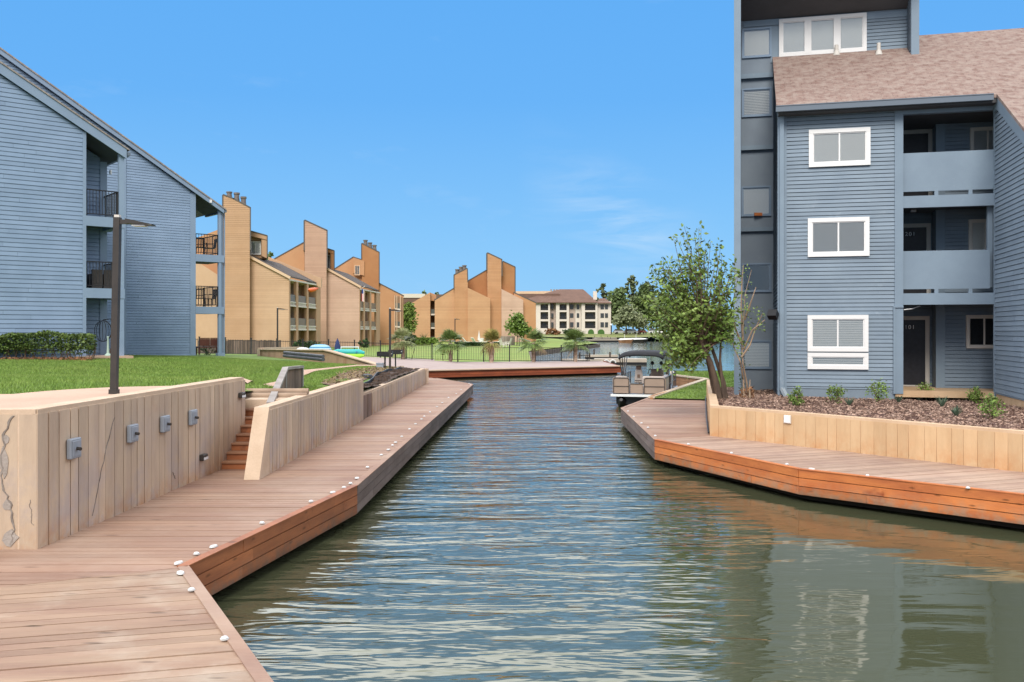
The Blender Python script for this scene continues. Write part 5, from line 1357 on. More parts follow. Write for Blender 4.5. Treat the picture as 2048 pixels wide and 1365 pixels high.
sb_ = P(1494, 800, .98); sb_.z = hMs(sb_.x, sb_.y)
bs_ = thing('bare_shrub', sb_, 'thin half bare shrub growing against the tower in the mulch', 'shrub')
dS = sb_.y - .1
def ps(px, py, dy=0): return D(px, py, dS + dy)
mb = MB(); lv = []
for pts in ([(1497, 803), (1494, 770), (1486, 728), (1484, 700), (1487, 640), (1490, 590), (1503, 540)], [(1488, 803), (1487, 760), (1481, 725), (1470, 700), (1460, 672), (1452, 650)], [(1483, 715), (1500, 690), (1512, 655), (1525, 628)], [(1486, 680), (1482, 620), (1484, 560), (1487, 530)], [(1489, 640), (1500, 610), (1512, 575)], [(1484, 690), (1470, 655), (1463, 620), (1460, 590)], [(1500, 803), (1499, 780), (1500, 760)], [(1487, 700), (1505, 660), (1530, 640)]):
    P3 = [ps(x, y, random.uniform(-.2, .2)) for x, y in pts]; mb.tube(P3, [max(.006, .030 * (1 - i / len(P3))) for i in range(len(P3))], 6)
    for p_, q_ in zip(P3[2:], P3[3:]):
        for k in range(12): 
            v = p_.lerp(q_, random.random()); lv.append((v.x + random.gauss(0, .09), v.y + random.gauss(0, .09), v.z + random.gauss(0, .07)))
mb.build('trunk', m_bark_pale, bs_)
lv += [tuple(ps(random.uniform(1452, 1476), random.uniform(615, 690), random.uniform(-.3, .3))) for _ in range(170)]
lv += [tuple(ps(random.uniform(1485, 1530), random.uniform(612, 665), random.uniform(-.3, .3))) for _ in range(120)]
mesh_np('foliage', leaf_quads(lv, .035, .6), 4, m_leaf_l, bs_)
mesh_np('dead_stalks', leaf_quads([tuple(ps(random.uniform(1480, 1508), random.uniform(775, 802), random.uniform(-.15, .15))) for _ in range(80)], .09, 2.5, 5), 4, m_leaf_dry, bs_)
vines = [tuple(ps(random.uniform(1478, 1490), random.uniform(640, 800), .12)) for _ in range(170)]
mesh_np('ivy', leaf_quads(vines, .03, .8), 4, m_leaf_d, bs_)

# shrubs of the mulch bed
def bedpt(px, py):
    z = 1.0
    for _ in range(5):
        q = P(px, py, z); z = hMs(q.x, q.y)
    q.z = z - .01; return q
for (px, py, wpx, hpx, mat, lab) in ((1593, 814, 27, 38, m_leaf, 'small green shrub at the foot of the downspout'), (1671, 807, 34, 40, m_leaf, 'round green shrub in front of the lowest white window'),
        (1758, 805, 42, 46, m_leaf_l, 'tallest green shrub left of the black entry door'), (1850, 800, 30, 38, m_leaf_l, 'bright green shrub right in front of the entry step'),
        (1950, 806, 26, 32, m_leaf_l, 'low loose shrub near the corner where the wing meets the entry slab'), (1984, 838, 48, 46, m_leaf, 'largest bushy shrub at the foot of the projecting wing')):
    q = bedpt(px, py); s_ = F / q.y
    shrub('shrub', q, wpx / s_, hpx / s_, lab, 'shrub', mat, 480, .032, 'green shrubs in the mulch bed')
def spiky(px, py, hpx, lab):
    q = bedpt(px, py); h_ = hpx * q.y / F; mb = MB()
    for k in range(22):
        a_ = random.uniform(0, 6.28); l_ = random.uniform(.4, .9) * h_; e_ = q + Vector((math.cos(a_) * l_ * .7, math.sin(a_) * l_ * .7, h_ * random.uniform(.5, 1)))
        r_ = Vector((-math.sin(a_), math.cos(a_), 0)) * .014
        mb.add([q - r_, q + r_, q.lerp(e_, .6) + r_ + Vector((0, 0, .02)), e_, q.lerp(e_, .6) - r_ + Vector((0, 0, .02))], [(0, 1, 2, 3, 4)])
    tag(mb.build('strap_leaf_plant', m_leaf_blue, loc=q), lab, 'plant', 'strappy plants in the mulch bed')
spiky(1884, 815, 26, 'strappy blue green plant in the middle of the mulch, right of the entry shrub'); spiky(1912, 833, 28, 'strappy blue green plant nearest the largest bushy shrub'); spiky(1698, 812, 20, 'strappy plant close beside the round shrub under the lowest window'); spiky(1797, 806, 18, 'small strappy plant between the tallest shrub and the entry shrub'); spiky(1838, 802, 16, 'faint strappy plant leaning left of the entry shrub')
q = bedpt(1945, 795); mb = MB()
for k in range(14): mb.tube([q + Vector((random.uniform(-.3, .3), random.uniform(-.2, .2), 0)), q + Vector((random.uniform(-.5, .5), random.uniform(-.2, .2), random.uniform(.25, .5)))], [.006, .002], 4)
tag(mb.build('dry_twigs', m_bark, loc=q), 'dry leafless twigs standing in front of the entry slab', 'plant')

# ------------------------------------------------------------------ left hedge and foundation plants
hz0 = D(-140, 720, 33.0); hz1 = D(190, 720, 34.4)
hd = thing('hedge', ((hz0.x + hz1.x) / 2, 33.8, 1.8), 'clipped green hedge with bare lower stems in front of the left building', 'hedge')
hu = (hz1.xy - hz0.xy).normalized(); hn = Vector((-hu.y, hu.x)); hl = (hz1.xy - hz0.xy).length
def hp(n, z0, z1, wdt):
    t_ = RNG.uniform(0, hl, n); w_ = RNG.uniform(-wdt, wdt, n); z_ = RNG.uniform(z0, z1, n)
    bump_ = .06 * np.sin(t_ * 2.1) + .04 * np.sin(t_ * 5.3)
    return np.c_[hz0.x + hu.x * t_ + hn.x * w_, hz0.y + hu.y * t_ + hn.y * w_, z_ + bump_ * (z_ - 1.8)]
zh = Hs(hz1.x, hz1.y)
mesh_np('foliage', leaf_quads(np.concatenate([hp(6500, zh + .42, zh + .98, .34), hp(2200, zh + .85, zh + 1.02, .36), hp(1300, zh + .25, zh + .6, .25)]), .05, .7), 4, m_leaf_hedge, hd)
mb = MB()
for i in range(70):
    t_ = random.uniform(0, hl); o_ = Vector((hz0.x + hu.x * t_, hz0.y + hu.y * t_, zh - .05)); mb.tube([o_, o_ + Vector((random.uniform(-.2, .2), random.uniform(-.1, .1), .4)), o_ + Vector((random.uniform(-.3, .3), random.uniform(-.2, .2), .8))], [.016, .012, .005], 5)
mb.build('stems', m_bark, hd)
mesh_np('leaf_litter', leaf_quads(np.c_[RNG.uniform(hz0.x, hz1.x + .2, 1500), 33.6 + RNG.normal(size=1500) * .18, zh + RNG.uniform(0, .14, 1500)], .05, .5), 4, m_leaf_dry, hd)
q = D(272, 716, 45.5); q.z = Hs(q.x, q.y); shrub('shrub', q, .9, .45, 'low dark plant at the foot of the blue wall right of the patio post', 'shrub', m_leaf_d, 220, .06)
q = D(229, 716, 38); q.z = Hs(q.x, q.y) + .05; shrub('fern', q, .7, .4, 'brownish fern beside the patio post of the left building', 'fern', m_leaf_dry, 160, .06)

# ------------------------------------------------------------------ outdoor furniture of the left building
def metal_chair(loc, rz, label, mat, s_=1.0, group='metal chairs on the balconies', first=[None]):
    if first[0] is None:
        t = thing('metal_chair', (0, 0, 0), label, 'chair', group)
        mb = MB(); mb.box(-.24, .24, -.22, .22, .42, .45); mb.build('seat', mat, t, local=True)
        mb = MB()
        for k in range(7): mb.seg((-.21 + k * .07, .23, .45), (-.21 + k * .07, .30, .9), .025, .02)
        mb.seg((-.25, .30, .91), (.25, .30, .91), .03, .05); mb.seg((-.24, .235, .6), (.24, .235, .6), .02, .03); mb.build('backrest', mat, t, local=True)
        for x in (-.23, .23):
            for y in (-.2, .2):
                mb = MB(); mb.tube([(x, y, .43), (x * 1.1, y * 1.1, 0)], .016, 6); mb.build('leg', mat, t, local=True)
            mb = MB(); mb.tube([(x * 1.1, -.2, .43), (x * 1.15, -.2, .66), (x * 1.15, .25, .66)], .014, 6); mb.build('armrest', mat, t, local=True)
        first[0] = t
    else: t = copy_tree(first[0], label=label)
    t.location = loc; t.rotation_euler = (0, 0, rz); return t
m_iron = M('wrought_iron', (.02, .018, .018), rough=.5)
zfB = [z + .18 for z in zB]
metal_chair(B.P(B.t(400, 1.0), zfB[0], 1.0), .6, 'black metal chair behind the railing of the highest corner balcony', m_iron)
metal_chair(B.P(B.t(420, 1.2), zfB[0], 1.2), -1.0, 'second black metal chair on the highest corner balcony, nearer the end post', m_iron)
metal_chair(B.P(B.t(400, .9), zfB[1], .9), .4, 'black metal chair on the lower corner balcony, nearer the blue wall', m_iron)
metal_chair(B.P(B.t(420, 1.1), zfB[1], 1.1), -.8, 'black metal chair on the lower corner balcony, nearer the end post', m_iron)
m_wicker = M('dark_wicker', (.05, .045, .042), (.075, .065, .06), ns=12, rough=.8)
for (x0, x1, lab) in ((179, 199, 'small dark wicker armchair on the middle balcony of the left building'), (203, 238, 'wide dark wicker sofa behind the lamp post on the middle balcony')):
    zf = zA[1] + .19; t0, t1 = A.t(x0, .7), A.t(x1, .7)
    t = thing('wicker_seat', A.P((t0 + t1) / 2, zf, .8), lab, 'armchair')
    mb = MB(); mb.fbox(A, t0, t1, zf, zf + .38, .35, 1.1); mb.build('seat', m_wicker, t)
    mb = MB(); mb.fbox(A, t0, t1, zf + .2, zf + .74, .34, .45); mb.build('backrest', m_wicker, t)
    for tt in (t0, t1 - .1): mb = MB(); mb.fbox(A, tt, tt + .1, zf, zf + .58, .46, 1.1); mb.build('armrest', m_wicker, t)
# hanging egg chair frame and watering can on the patio
q = A.at(206, 713, .9); q.z = Hs(q.x, q.y) + .06
t = thing('egg_chair', q, 'black wire egg chair on the ground floor patio of the left building', 'chair')
mb = MB()
for k in range(9):
    a_ = k * math.pi / 8; pts = [q + Vector((.34 * math.cos(a_) * math.sin(b), .28 * math.sin(a_) * math.sin(b), 1.02 - .42 * math.cos(b))) for b in [i * math.pi / 10 for i in range(11)]]
    mb.tube(pts, .01, 5)
mb.build('cage', m_iron, t)
mb = MB(); mb.tube([q + Vector((.35, .2, 0)), q + Vector((.42, .25, .8)), q + Vector((.25, .15, 1.5)), q + Vector((0, 0, 1.46))], .02, 6); mb.tube([q + Vector((-.35, -.2, .02)), q + Vector((.42, .25, .02)), q + Vector((.4, -.3, .02))], .02, 6); mb.build('stand', m_iron, t)
q2 = A.at(216, 714, .3); q2.z = Hs(q2.x, q2.y) + .06
mb = MB(); mb.lathe(q2, [(.13, 0), (.13, .08), (.05, .16), (.03, .75), (.05, .8), (0, .82)], 12); tag(mb.build('garden_ornament', M('pale_green_ornament', (.42, .55, .47), rough=.6), loc=q2), 'pale green bird bath stem on the patio beside the egg chair', 'ornament')
# slatted bench under the corner balcony
t0, t1 = B.t(395, .6), B.t(438, .6); zb_ = Hs(*V2(B.P(t0, 0, .6))) + .02
m_redwood = M('red_bench', (.13, .045, .03), (.09, .032, .024), ns=4, rough=.6)
t = thing('bench', B.P((t0 + t1) / 2, zb_, .7), 'red brown slatted bench under the corner balcony', 'bench')
mb = MB(); mb.fbox(B, t0, t1, zb_ + .36, zb_ + .42, .4, .85); mb.build('seat', m_redwood, t)
mb = MB()
for k in range(2):
    a_, b_ = t0 + (t1 - t0) * k / 2 + .02, t0 + (t1 - t0) * (k + 1) / 2 - .02
    mb.fbox(B, a_, b_, zb_ + .45, zb_ + .80, .36, .40); mb.fbox(B, a_, b_, zb_ + .81, zb_ + .86, .35, .41)
mb.build('backrest', m_redwood, t)
for tt in (t0, t1 - .06): 
    for w_ in (.42, .8): mb = MB(); mb.fbox(B, tt, tt + .06, zb_, zb_ + .36, w_, w_ + .05); mb.build('leg', m_redwood, t)
q = B.at(418, 704, 2.6); q.z = Hs(q.x, q.y); shrub('shrub', q, 1.5, .7, 'dark potted greenery seen under the corner balcony behind the bench', 'shrub', m_leaf_d, 260, .06)

# ------------------------------------------------------------------ lamp posts
def lamp(base, hgt, label, rz=0.0, arm=.46, r=.043, first=[None]):
    t = thing('lamp_post', base, label, 'lamp post', 'bronze lamp posts', rz)
    L = lambda mb, n, m=m_dark_metal, p=t: mb.build(n, m, p, local=True)
    mb = MB(); mb.box(-r, r, -r, r, 0, hgt); L(mb, 'pole')
    mb = MB(); mb.box(-r * .8, r * .8, -r * .8, r * .8, hgt, hgt + .035); L(mb, 'cap', m_offwhite)
    mb = MB(); mb.box(-.11, .11, -.11, .11, .0, .02); mb.box(-r - .012, r + .012, -r - .012, r + .012, .02, .09); L(mb, 'base_plate')
    mb = MB(); mb.seg((r, 0, hgt - .06), (r + .12, 0, hgt - .06), .06, .06); mb.hexa([(r + .1, -.1, hgt - .085), (r + arm, -.09, hgt - .105), (r + arm, .09, hgt - .105), (r + .1, .1, hgt - .085)], [(r + .1, -.1, hgt - .02), (r + arm, -.06, hgt - .088), (r + arm, .06, hgt - .088), (r + .1, .1, hgt - .02)])
    hd_ = L(mb, 'lamp_head')
    mb = MB(); mb.box(r + .18, r + .36, -.07, .07, hgt - .118, hgt - .1); L(mb, 'lens', m_lens, hd_)
    return t
q = P(228, 792, 1.96); lamp(q, 2.48, 'nearest and largest bronze lamp post behind the tall wall', .0).rotation_euler = (0, .02, 0)
q = P(780, 746, 1.22); lamp(q, 2.55, 'bronze lamp post beside the two grills', .15)
q = D(555, 711, 58); lamp(q, 2.95, 'slim bronze lamp post in front of the tan town house', .1, .6)
q = D(910, 700, 100); lamp(q, 3.35, 'most distant lamp post standing before the orange block', .3, .5)

# ------------------------------------------------------------------ boxes and lights on the walls
def wall_box(cx_, cy_, label, first=[None]):
    t_, z_ = w1.tz(cx_, cy_, -.01); p = w1.P(t_, z_, -.006)
    if first[0] is None:
        o = thing('switch_box', (0, 0, 0), label, 'electrical box', 'grey electrical boxes on the tall wall')
        u, n = Vector((w1.u.x, w1.u.y, 0)), Vector((w1.n.x, w1.n.y, 0)); Z = Vector((0, 0, 1))
        def bx(a0, a1, c0, c1, w0, w_): 
            m = MB(); m.hexa([u * a0 + n * w0 + Z * c0, u * a1 + n * w0 + Z * c0, u * a1 + n * w_ + Z * c0, u * a0 + n * w_ + Z * c0], [u * a0 + n * w0 + Z * c1, u * a1 + n * w0 + Z * c1, u * a1 + n * w_ + Z * c1, u * a0 + n * w_ + Z * c1]); return m
        bx(-.125, .125, -.115, .115, -.055, 0).build('housing', m_grey_box, o, local=True, bevel=.012)
        bx(-.095, .095, -.088, .088, -.064, -.054).build('cover', m_grey_box, o, local=True, bevel=.004)
        m = MB(); m.tube([n * -.06 + Z * .0, n * -.115 + u * -.02 + Z * -.005], .02, 10); m.build('lever', m_dark_metal, o, local=True)
        first[0] = o
    else: o = copy_tree(first[0], label=label)
    o.location = p
for (cx_, cy_, lab) in ((144, 897, 'grey electrical box nearest the wall corner'), (262, 867, 'grey electrical box second from the wall corner, with a crack on its left'), (327, 848, 'grey electrical box third from the wall corner'), (383, 835, 'grey electrical box farthest from the corner and nearest the stairs')): wall_box(cx_, cy_, lab)
for (cx_, cy_, lab) in ((403, 915, 'small dark step light low on the tall wall'), (480, 791, 'small step light high on the tall wall beside the stairs')):
    t_, z_ = w1.tz(cx_, cy_); q = w1.P(t_, z_, 0)
    o = thing('step_light', q, lab, 'step light', 'step lights on the tall wall')
    mb = MB(); mb.fbox(w1, t_ - .1, t_ + .1, z_ - .045, z_ + .05, -.07, .0); mb.build('housing', m_dark_metal, o, bevel=.01)
    mb = MB(); mb.fbox(w1, t_ - .085, t_ + .085, z_ - .035, z_ + .005, -.078, -.069); mb.build('lens', m_lens, o)
t_, z_ = wp.tz(1576, 839); q = wp.P(t_, z_, -.005)
o = thing('junction_box', q, 'square white cover plate on the orange tan planter wall', 'junction box')
mb = MB(); mb.fbox(wp, t_ - .085, t_ + .085, z_ - .085, z_ + .085, -.035, .0); mb.build('housing', m_offwhite, o, bevel=.008)
mb = MB(); mb.fbox(wp, t_ - .07, t_ + .07, z_ - .07, z_ + .07, -.042, -.034); mb.build('cover', m_white, o, bevel=.003)
mb = MB(); pts = [wps.P(Ls - .1, .62, -.03), wps.P(Ls * .7, .6, -.04), wps.P(Ls * .35, .59, -.05), wps.P(.15, .6, -.03)]
mb.tube(pts, .02, 6); tag(mb.build('cable', m_black, loc=pts[0]), 'black cable lying along the foot of the planter side wall', 'cable')

# white dock lights and caps along the boardwalk edges
mbd = MB(); mbd.lathe((0, 0, 0), [(.062, 0), (.062, .008), (.05, .02), (.028, .028), (0, .03)], 14)
def dl(kind):
    o = thing(kind, (0, 0, -50), None, 'dock light')
    if kind == 'dock_light':
        m = MB(); m.lathe((0, 0, 0), [(.032, 0), (.032, .008)], 14); m.build('base', m_white_cap, o, local=True)
        m = MB(); m.lathe((0, 0, .012), [(.027, 0), (.022, .008), (.012, .012), (0, .013)], 14); m.build('lens', m_lens, o, local=True)
    else:
        m = MB(); m.hexa([(math.cos(a_) * .062, math.sin(a_) * .036, 0) for a_ in [k * math.pi / 8 for k in range(16)]], [(math.cos(a_) * .056, math.sin(a_) * .031, .014) for a_ in [k * math.pi / 8 for k in range(16)]]); m.build('cap', m_white_cap, o, local=True)
        m = MB(); m.lathe((0, 0, .014), [(.015, 0), (.013, .005), (0, .006)], 10); m.build('knob', m_white_cap, o, local=True)
    return o
protoL, protoC = dl('dock_light'), dl('piling_cap')
usedL = [False]; usedC = [False]
ORD = ['nearest', 'second', 'third', 'fourth', 'fifth', 'sixth', 'seventh', 'eighth', 'ninth', 'tenth', 'eleventh', 'twelfth', 'thirteenth', 'fourteenth', 'fifteenth', 'sixteenth', 'seventeenth', 'eighteenth', 'nineteenth', 'twentieth']
def put(px, py, cap, edge, label, inward=.0):
    q = P(px, py, DECK + .012); A_, B_ = edge; u = (B_ - A_).xy.normalized()
    pr, us = (protoC, usedC) if cap else (protoL, usedL)
    o = pr if not us[0] else copy_tree(pr)
    us[0] = True
    o.location = q; o.rotation_euler = (0, 0, math.atan2(u.y, u.x)); o['label'] = label; o['group'] = 'white oval caps along the boardwalk edges' if cap else 'small round dock lights along the boardwalk edges'
    o['category'] = 'dock cap' if cap else 'dock light'
near_e = [(449, 1279, 0), (383, 1181, 0), (361, 1147, 1)]
for (px, py, cp), lab in zip(near_e, ('small dock light on the nearest deck edge, closest to the viewer', 'small dock light beside the oval cap at the near deck corner', 'oval white cap on the nearest deck edge at the corner')): put(px, py, cp, E_NEAR, lab)
seg1 = [(357, 1127, 1), (393, 1109, 0), (427, 1094, 1), (524, 1047, 0), (622, 1004, 0), (665.5, 985.5, 1), (688, 976, 0), (701, 968, 0)]
ic = il = 0
for px, py, cp in seg1:
    if cp: lab = '%s oval white cap along the orange brown fascia on the left' % ORD[ic]; ic += 1
    else: lab = '%s small dock light along the orange brown fascia on the left' % ORD[il]; il += 1
    put(px, py, cp, E_MID, lab)
seg2 = [(714, 957, 1), (735, 935.5, 0), (762.5, 911, 0), (776.5, 900, 1), (785, 891.5, 0), (791, 885.5, 1), (803.5, 874, 0), (819, 859, 0), (831, 848.5, 1), (843, 839, 1), (848.5, 833.6, 0), (860, 825, 0), (874, 814, 1), (884.5, 806, 1), (897, 796, 0), (912.5, 788, 1), (922, 780, 1), (938, 767.5, 0), (941, 769.5, 1)]
ic = il = 0
for px, py, cp in seg2:
    if cp: lab = '%s oval white cap along the grey fascia of the left boardwalk' % ORD[ic]; ic += 1
    else: lab = '%s small dock light along the grey fascia of the left boardwalk' % ORD[il]; il += 1
    put(px, py, cp, E_FAR, lab)
il = 0
for px, py in ((1310.5, 872.5), (1296, 856), (1283, 847), (1267.5, 834), (1256, 823)):
    put(px, py, 0, E_RL, '%s small dock light on the grey left edge of the right boardwalk' % ORD[il]); il += 1
ic = il = 0
for px, py, cp in ((1936, 977, 0), (1735, 952, 0), (1623.5, 938.5, 1), (1574, 929.5, 0), (1463, 907, 0), (1377, 889.5, 0)):
    if cp: lab = 'oval white cap above the orange fascia of the right boardwalk'
    else: lab = '%s small dock light above the orange fascia of the right boardwalk' % ORD[il]; il += 1
    put(px, py, cp, E_RR, lab)

# ------------------------------------------------------------------ grills, meter box, ramp wall and what lies on it
def grill(base, label, first=[None]):
    t = thing('pedestal_grill', base, label, 'grill', 'black pedestal grills')
    mb = MB(); mb.tube([(0, 0, 0), (0, 0, .62)], .035, 8); mb.build('post', m_black, t, local=True)
    mb = MB(); mb.box(-.3, .3, -.22, .22, .62, .66); mb.box(-.3, .3, .2, .23, .66, .82); mb.box(-.31, -.28, -.22, .22, .66, .82); mb.box(.28, .31, -.22, .22, .66, .82); mb.box(-.3, .3, -.23, -.2, .66, .76); mb.build('firebox', m_black, t, local=True)
    mb = MB()
    for k in range(9): mb.seg((-.26 + k * .065, -.2, .775), (-.26 + k * .065, .2, .775), .012, .012)
    mb.build('grate', m_rust, t, local=True)
    mb = MB(); mb.seg((.31, -.24, .74), (.31, -.36, .74), .03, .03); mb.build('handle', m_offwhite, t, local=True)
    return t
q = P(770, 744, 1.22); grill(q, 'black pedestal grill left of the lamp post')
q = D(791, 735, 43.0); q.z = Hs(q.x, q.y); q2 = grill(q, 'black pedestal grill right of the lamp post, a little farther away')
q = P(760, 744, 1.22); mb = MB(); mb.box(q.x - .14, q.x + .14, q.y - .1, q.y + .1, q.z - .05, q.z + .32); mb.box(q.x - .16, q.x + .16, q.y - .12, q.y + .12, q.z + .32, q.z + .36); tag(mb.build('meter_box', m_grey_box, loc=q), 'grey green utility pedestal at the foot of the left grill', 'utility box')
# slanting retaining wall
mrw = M('stained_concrete', (.42, .285, .19), (.33, .215, .14), ns=1.2, rough=.9, stretch=(1.5, 1.5, .5), fine=.15, fs=8, c3=(.26, .12, .06), ns3=1.3, lo3=.55, hi3=.75)
rwx = thing('retaining_wall', D(640, 720, 48), 'brown stained concrete wall sloping down to the path beside the grills', 'retaining wall')
top = [D(521, 700, 54), D(650, 701.5, 47.5), D(662, 704, 47), D(757, 731, 43.8)]; bot = [D(521, 716, 54), D(650, 730, 47.5), D(662, 731, 47), D(757, 738, 43.8)]
mb = MB(); k = Vector((0, .28, 0))
for i in range(3): mb.hexa([bot[i], bot[i + 1], bot[i + 1] + k, bot[i] + k], [top[i], top[i + 1], top[i + 1] + k, top[i] + k])
mb.build('wall_face', mrw, rwx)
mb = MB()
for i in range(3): mb.seg(top[i] + k * .5 + Vector((0, 0, .02)), top[i + 1] + k * .5 + Vector((0, 0, .02)), .34, .05)
p_, q_ = D(520, 698, 54), D(602, 696, 60); mb.seg(p_ + Vector((0, .2, 0)), q_, .4, .12); mb.build('cap', m_conc_cap, rwx)
mb = MB(); p_ = D(518.5, 706, 54); mb.box(p_.x - .1, p_.x + .08, p_.y - .1, p_.y + .35, p_.z - .3, p_.z + .22); mb.build('end_block', m_curb, rwx)
m_pipe = M('black_pipe', (.05, .055, .065), (.09, .095, .11), ns=3, rough=.45, spec=.5)
for i, (dy, dzz, lab) in enumerate(((0, 0, 'front lower dark drain pipe lying on the lawn'), (.16, .0, 'rear lower dark drain pipe on the lawn against the stained wall'), (.08, .15, 'topmost dark drain pipe of the stack on the lawn'))):
    p_ = D(568, 711, 46.5) + Vector((0, dy, dzz - .02)); q_ = D(646, 720.5, 44.5) + Vector((0, dy, dzz + .02))
    mb = MB(); mb.tube([p_, q_], .085, 10); pc = tag(mb.build('drain_pipe', m_pipe, loc=(p_ + q_) / 2), lab, 'pipe', 'dark drain pipes stacked on the lawn')
# covered dinghy, inflatable raft, umbrella behind the slanting wall
m_aqua = M('striped_cover', (.22, .52, .72), rough=.6, fine=.05)
q = D(640, 704, 52.5)
bt = thing('covered_dinghy', q, 'upturned blue and white striped dinghy behind the sloping wall', 'boat')
def dome(mb, c_, rx, ry, rz_, nu=14, nv=6, s0=0.0):
    vs, fs = [], []
    for j in range(nv + 1):
        b = j / nv * math.pi / 2
        for i in range(nu): a_ = 2 * math.pi * i / nu; vs.append((c_.x + rx * math.cos(a_) * math.cos(b) ** .6, c_.y + ry * math.sin(a_) * math.cos(b) ** .6, c_.z + rz_ * math.sin(b)))
    for j in range(nv):
        for i in range(nu): i2 = (i + 1) % nu; fs.append((j * nu + i, j * nu + i2, (j + 1) * nu + i2, (j + 1) * nu + i))
    mb.smooth = True; mb.add(vs, fs); mb.smooth = False
mb = MB(); dome(mb, q, .66, .5, .42); mb.build('hull', m_aqua, bt)
m_wht2 = M('white_vinyl', (.78, .80, .80), rough=.5, fine=.03); m_blue2 = M('mid_blue_vinyl', (.07, .24, .48), rough=.5, fine=.03)
for zz, mm in ((.08, m_blue2), (.17, m_wht2), (.25, m_blue2), (.33, m_wht2)):
    b = math.asin(zz / .42); k_ = math.cos(b) ** .6
    mb = MB(); mb.hexa([(q.x + .675 * k_ * math.cos(a_), q.y + .515 * k_ * math.sin(a_), q.z + zz - .018) for a_ in [i * math.pi / 10 for i in range(20)]], [(q.x + .67 * k_ * math.cos(a_), q.y + .51 * k_ * math.sin(a_), q.z + zz + .018) for a_ in [i * math.pi / 10 for i in range(20)]]); mb.build('stripe', mm, bt)
q = D(606, 702, 53); mb = MB(); dome(mb, q, .38, .3, .19); tag(mb.build('paddle_board', m_wht2, loc=q), 'white hull poking up left of the striped dinghy', 'boat')
q = D(698, 716, 50)
rf_ = thing('inflatable_raft', q, 'turquoise and lime inflatable raft lying on the paving', 'raft')
m_turq = M('turquoise_vinyl', (.06, .47, .47), rough=.4, fine=.03); m_lime = M('lime_vinyl', (.40, .80, .06), rough=.4, fine=.03)
mb = MB(); mb.tube([q + Vector((-.95, 0, .30)), q + Vector((-.6, -.1, .32)), q + Vector((.55, -.1, .32)), q + Vector((.82, 0, .26))], [.06, .15, .15, .07], 12); mb.build('upper_tube', m_turq, rf_)
mb = MB(); mb.tube([q + Vector((-.5, -.05, .12)), q + Vector((-.2, -.12, .12)), q + Vector((.6, -.12, .11)), q + Vector((.8, 0, .12))], [.06, .13, .13, .06], 12); mb.build('lower_tube', m_lime, rf_)
mb = MB(); mb.seg(q + Vector((-.45, .1, .58)), q + Vector((.5, .1, .58)), .04, .05); mb.seg(q + Vector((-.45, .1, .3)), q + Vector((-.45, .1, .6)), .03, .03); mb.seg(q + Vector((.5, .1, .3)), q + Vector((.5, .1, .6)), .03, .03); mb.build('rail', m_wht2, rf_)
for xx in (-.55, .42): mb = MB(); mb.seg(q + Vector((xx, -.26, .28)), q + Vector((xx + .06, -.26, .36)), .05, .06); mb.build('grommet', m_blue2, rf_)
q = D(675, 706, 60); t = thing('closed_umbrella', q, 'closed navy patio umbrella standing at the pool fence', 'umbrella')
mb = MB(); mb.tube([q, q + Vector((0, 0, .95))], .02, 6); mb.build('pole', m_black, t)
mb = MB(); mb.lathe(q, [(.1, .08), (.2, .15), (.19, .4), (.13, .65), (.05, .86), (0, .92)], 9); mb.build('canopy', M('navy_canvas', (.03, .045, .13), rough=.8), t)

# ------------------------------------------------------------------ pool fence
pxs = [347 + 51.7 * k for k in range(17)]
def fy(px): return float(np.interp(px, [395, 560, 666, 745, 800, 854, 1000, 1175], [708, 712, 713.5, 715, 718, 721, 724, 724.3]))
FD = lambda px: float(np.interp(px, [347, 1000, 1180], [71.0, 71.3, 73.0]))
fn = thing('iron_fence', D(800, 718, 71), 'long black iron picket fence between the plaza and the far lawn', 'fence')
post0 = None
for k in range(len(pxs)):
    q = D(pxs[k], fy(pxs[k]) + .5, FD(pxs[k]))
    if post0 is None:
        mb = MB(); mb.box(-.045, .045, -.045, .045, -.1, 1.30); mb.box(-.06, .06, -.06, .06, 1.30, 1.34); post0 = mb.build('post', m_black, fn, local=True); o = post0
    else:
        o = post0.copy(); COL.objects.link(o); o.parent = fn
    o.location = q - fn.location
    if k:
        p_ = D(pxs[k - 1], fy(pxs[k - 1]) + .5, FD(pxs[k - 1])); mb = MB(); Z = Vector((0, 0, 1))
        mb.seg(p_ + Z * 1.12, q + Z * 1.12, .035, .035); mb.seg(p_ + Z * .12, q + Z * .12, .035, .035)
        for i in range(1, 15): r_ = p_.lerp(q, i / 15); mb.seg(r_ + Z * .08, r_ + Z * (1.2 if pxs[k] < 800 else 1.13), .019, .019, (1, 0, 0))
        mb.build('pickets', m_black, fn)
# second run of the fence along the left, and a weathered board fence behind it
wf_ = thing('board_fence', D(495, 705, 78), 'weathered grey board fence behind the iron fence beside the tan house', 'fence')
mb = MB()
for k in range(44):
    x0 = 395 + k * 3.8; p_ = D(x0, 711, 78); q_ = D(x0 + 3.5, 711, 78); hh = 1.25 + random.uniform(-.04, .04)
    mb.box(p_.x, q_.x, p_.y, p_.y + .03, p_.z - .3, p_.z + hh)
mb.build('boards', M('grey_fence_boards', (.16, .115, .095), (.10, .075, .065), ns=2, isl=.35, rough=.9, stretch=(3, 3, .5), fine=.25), wf_)

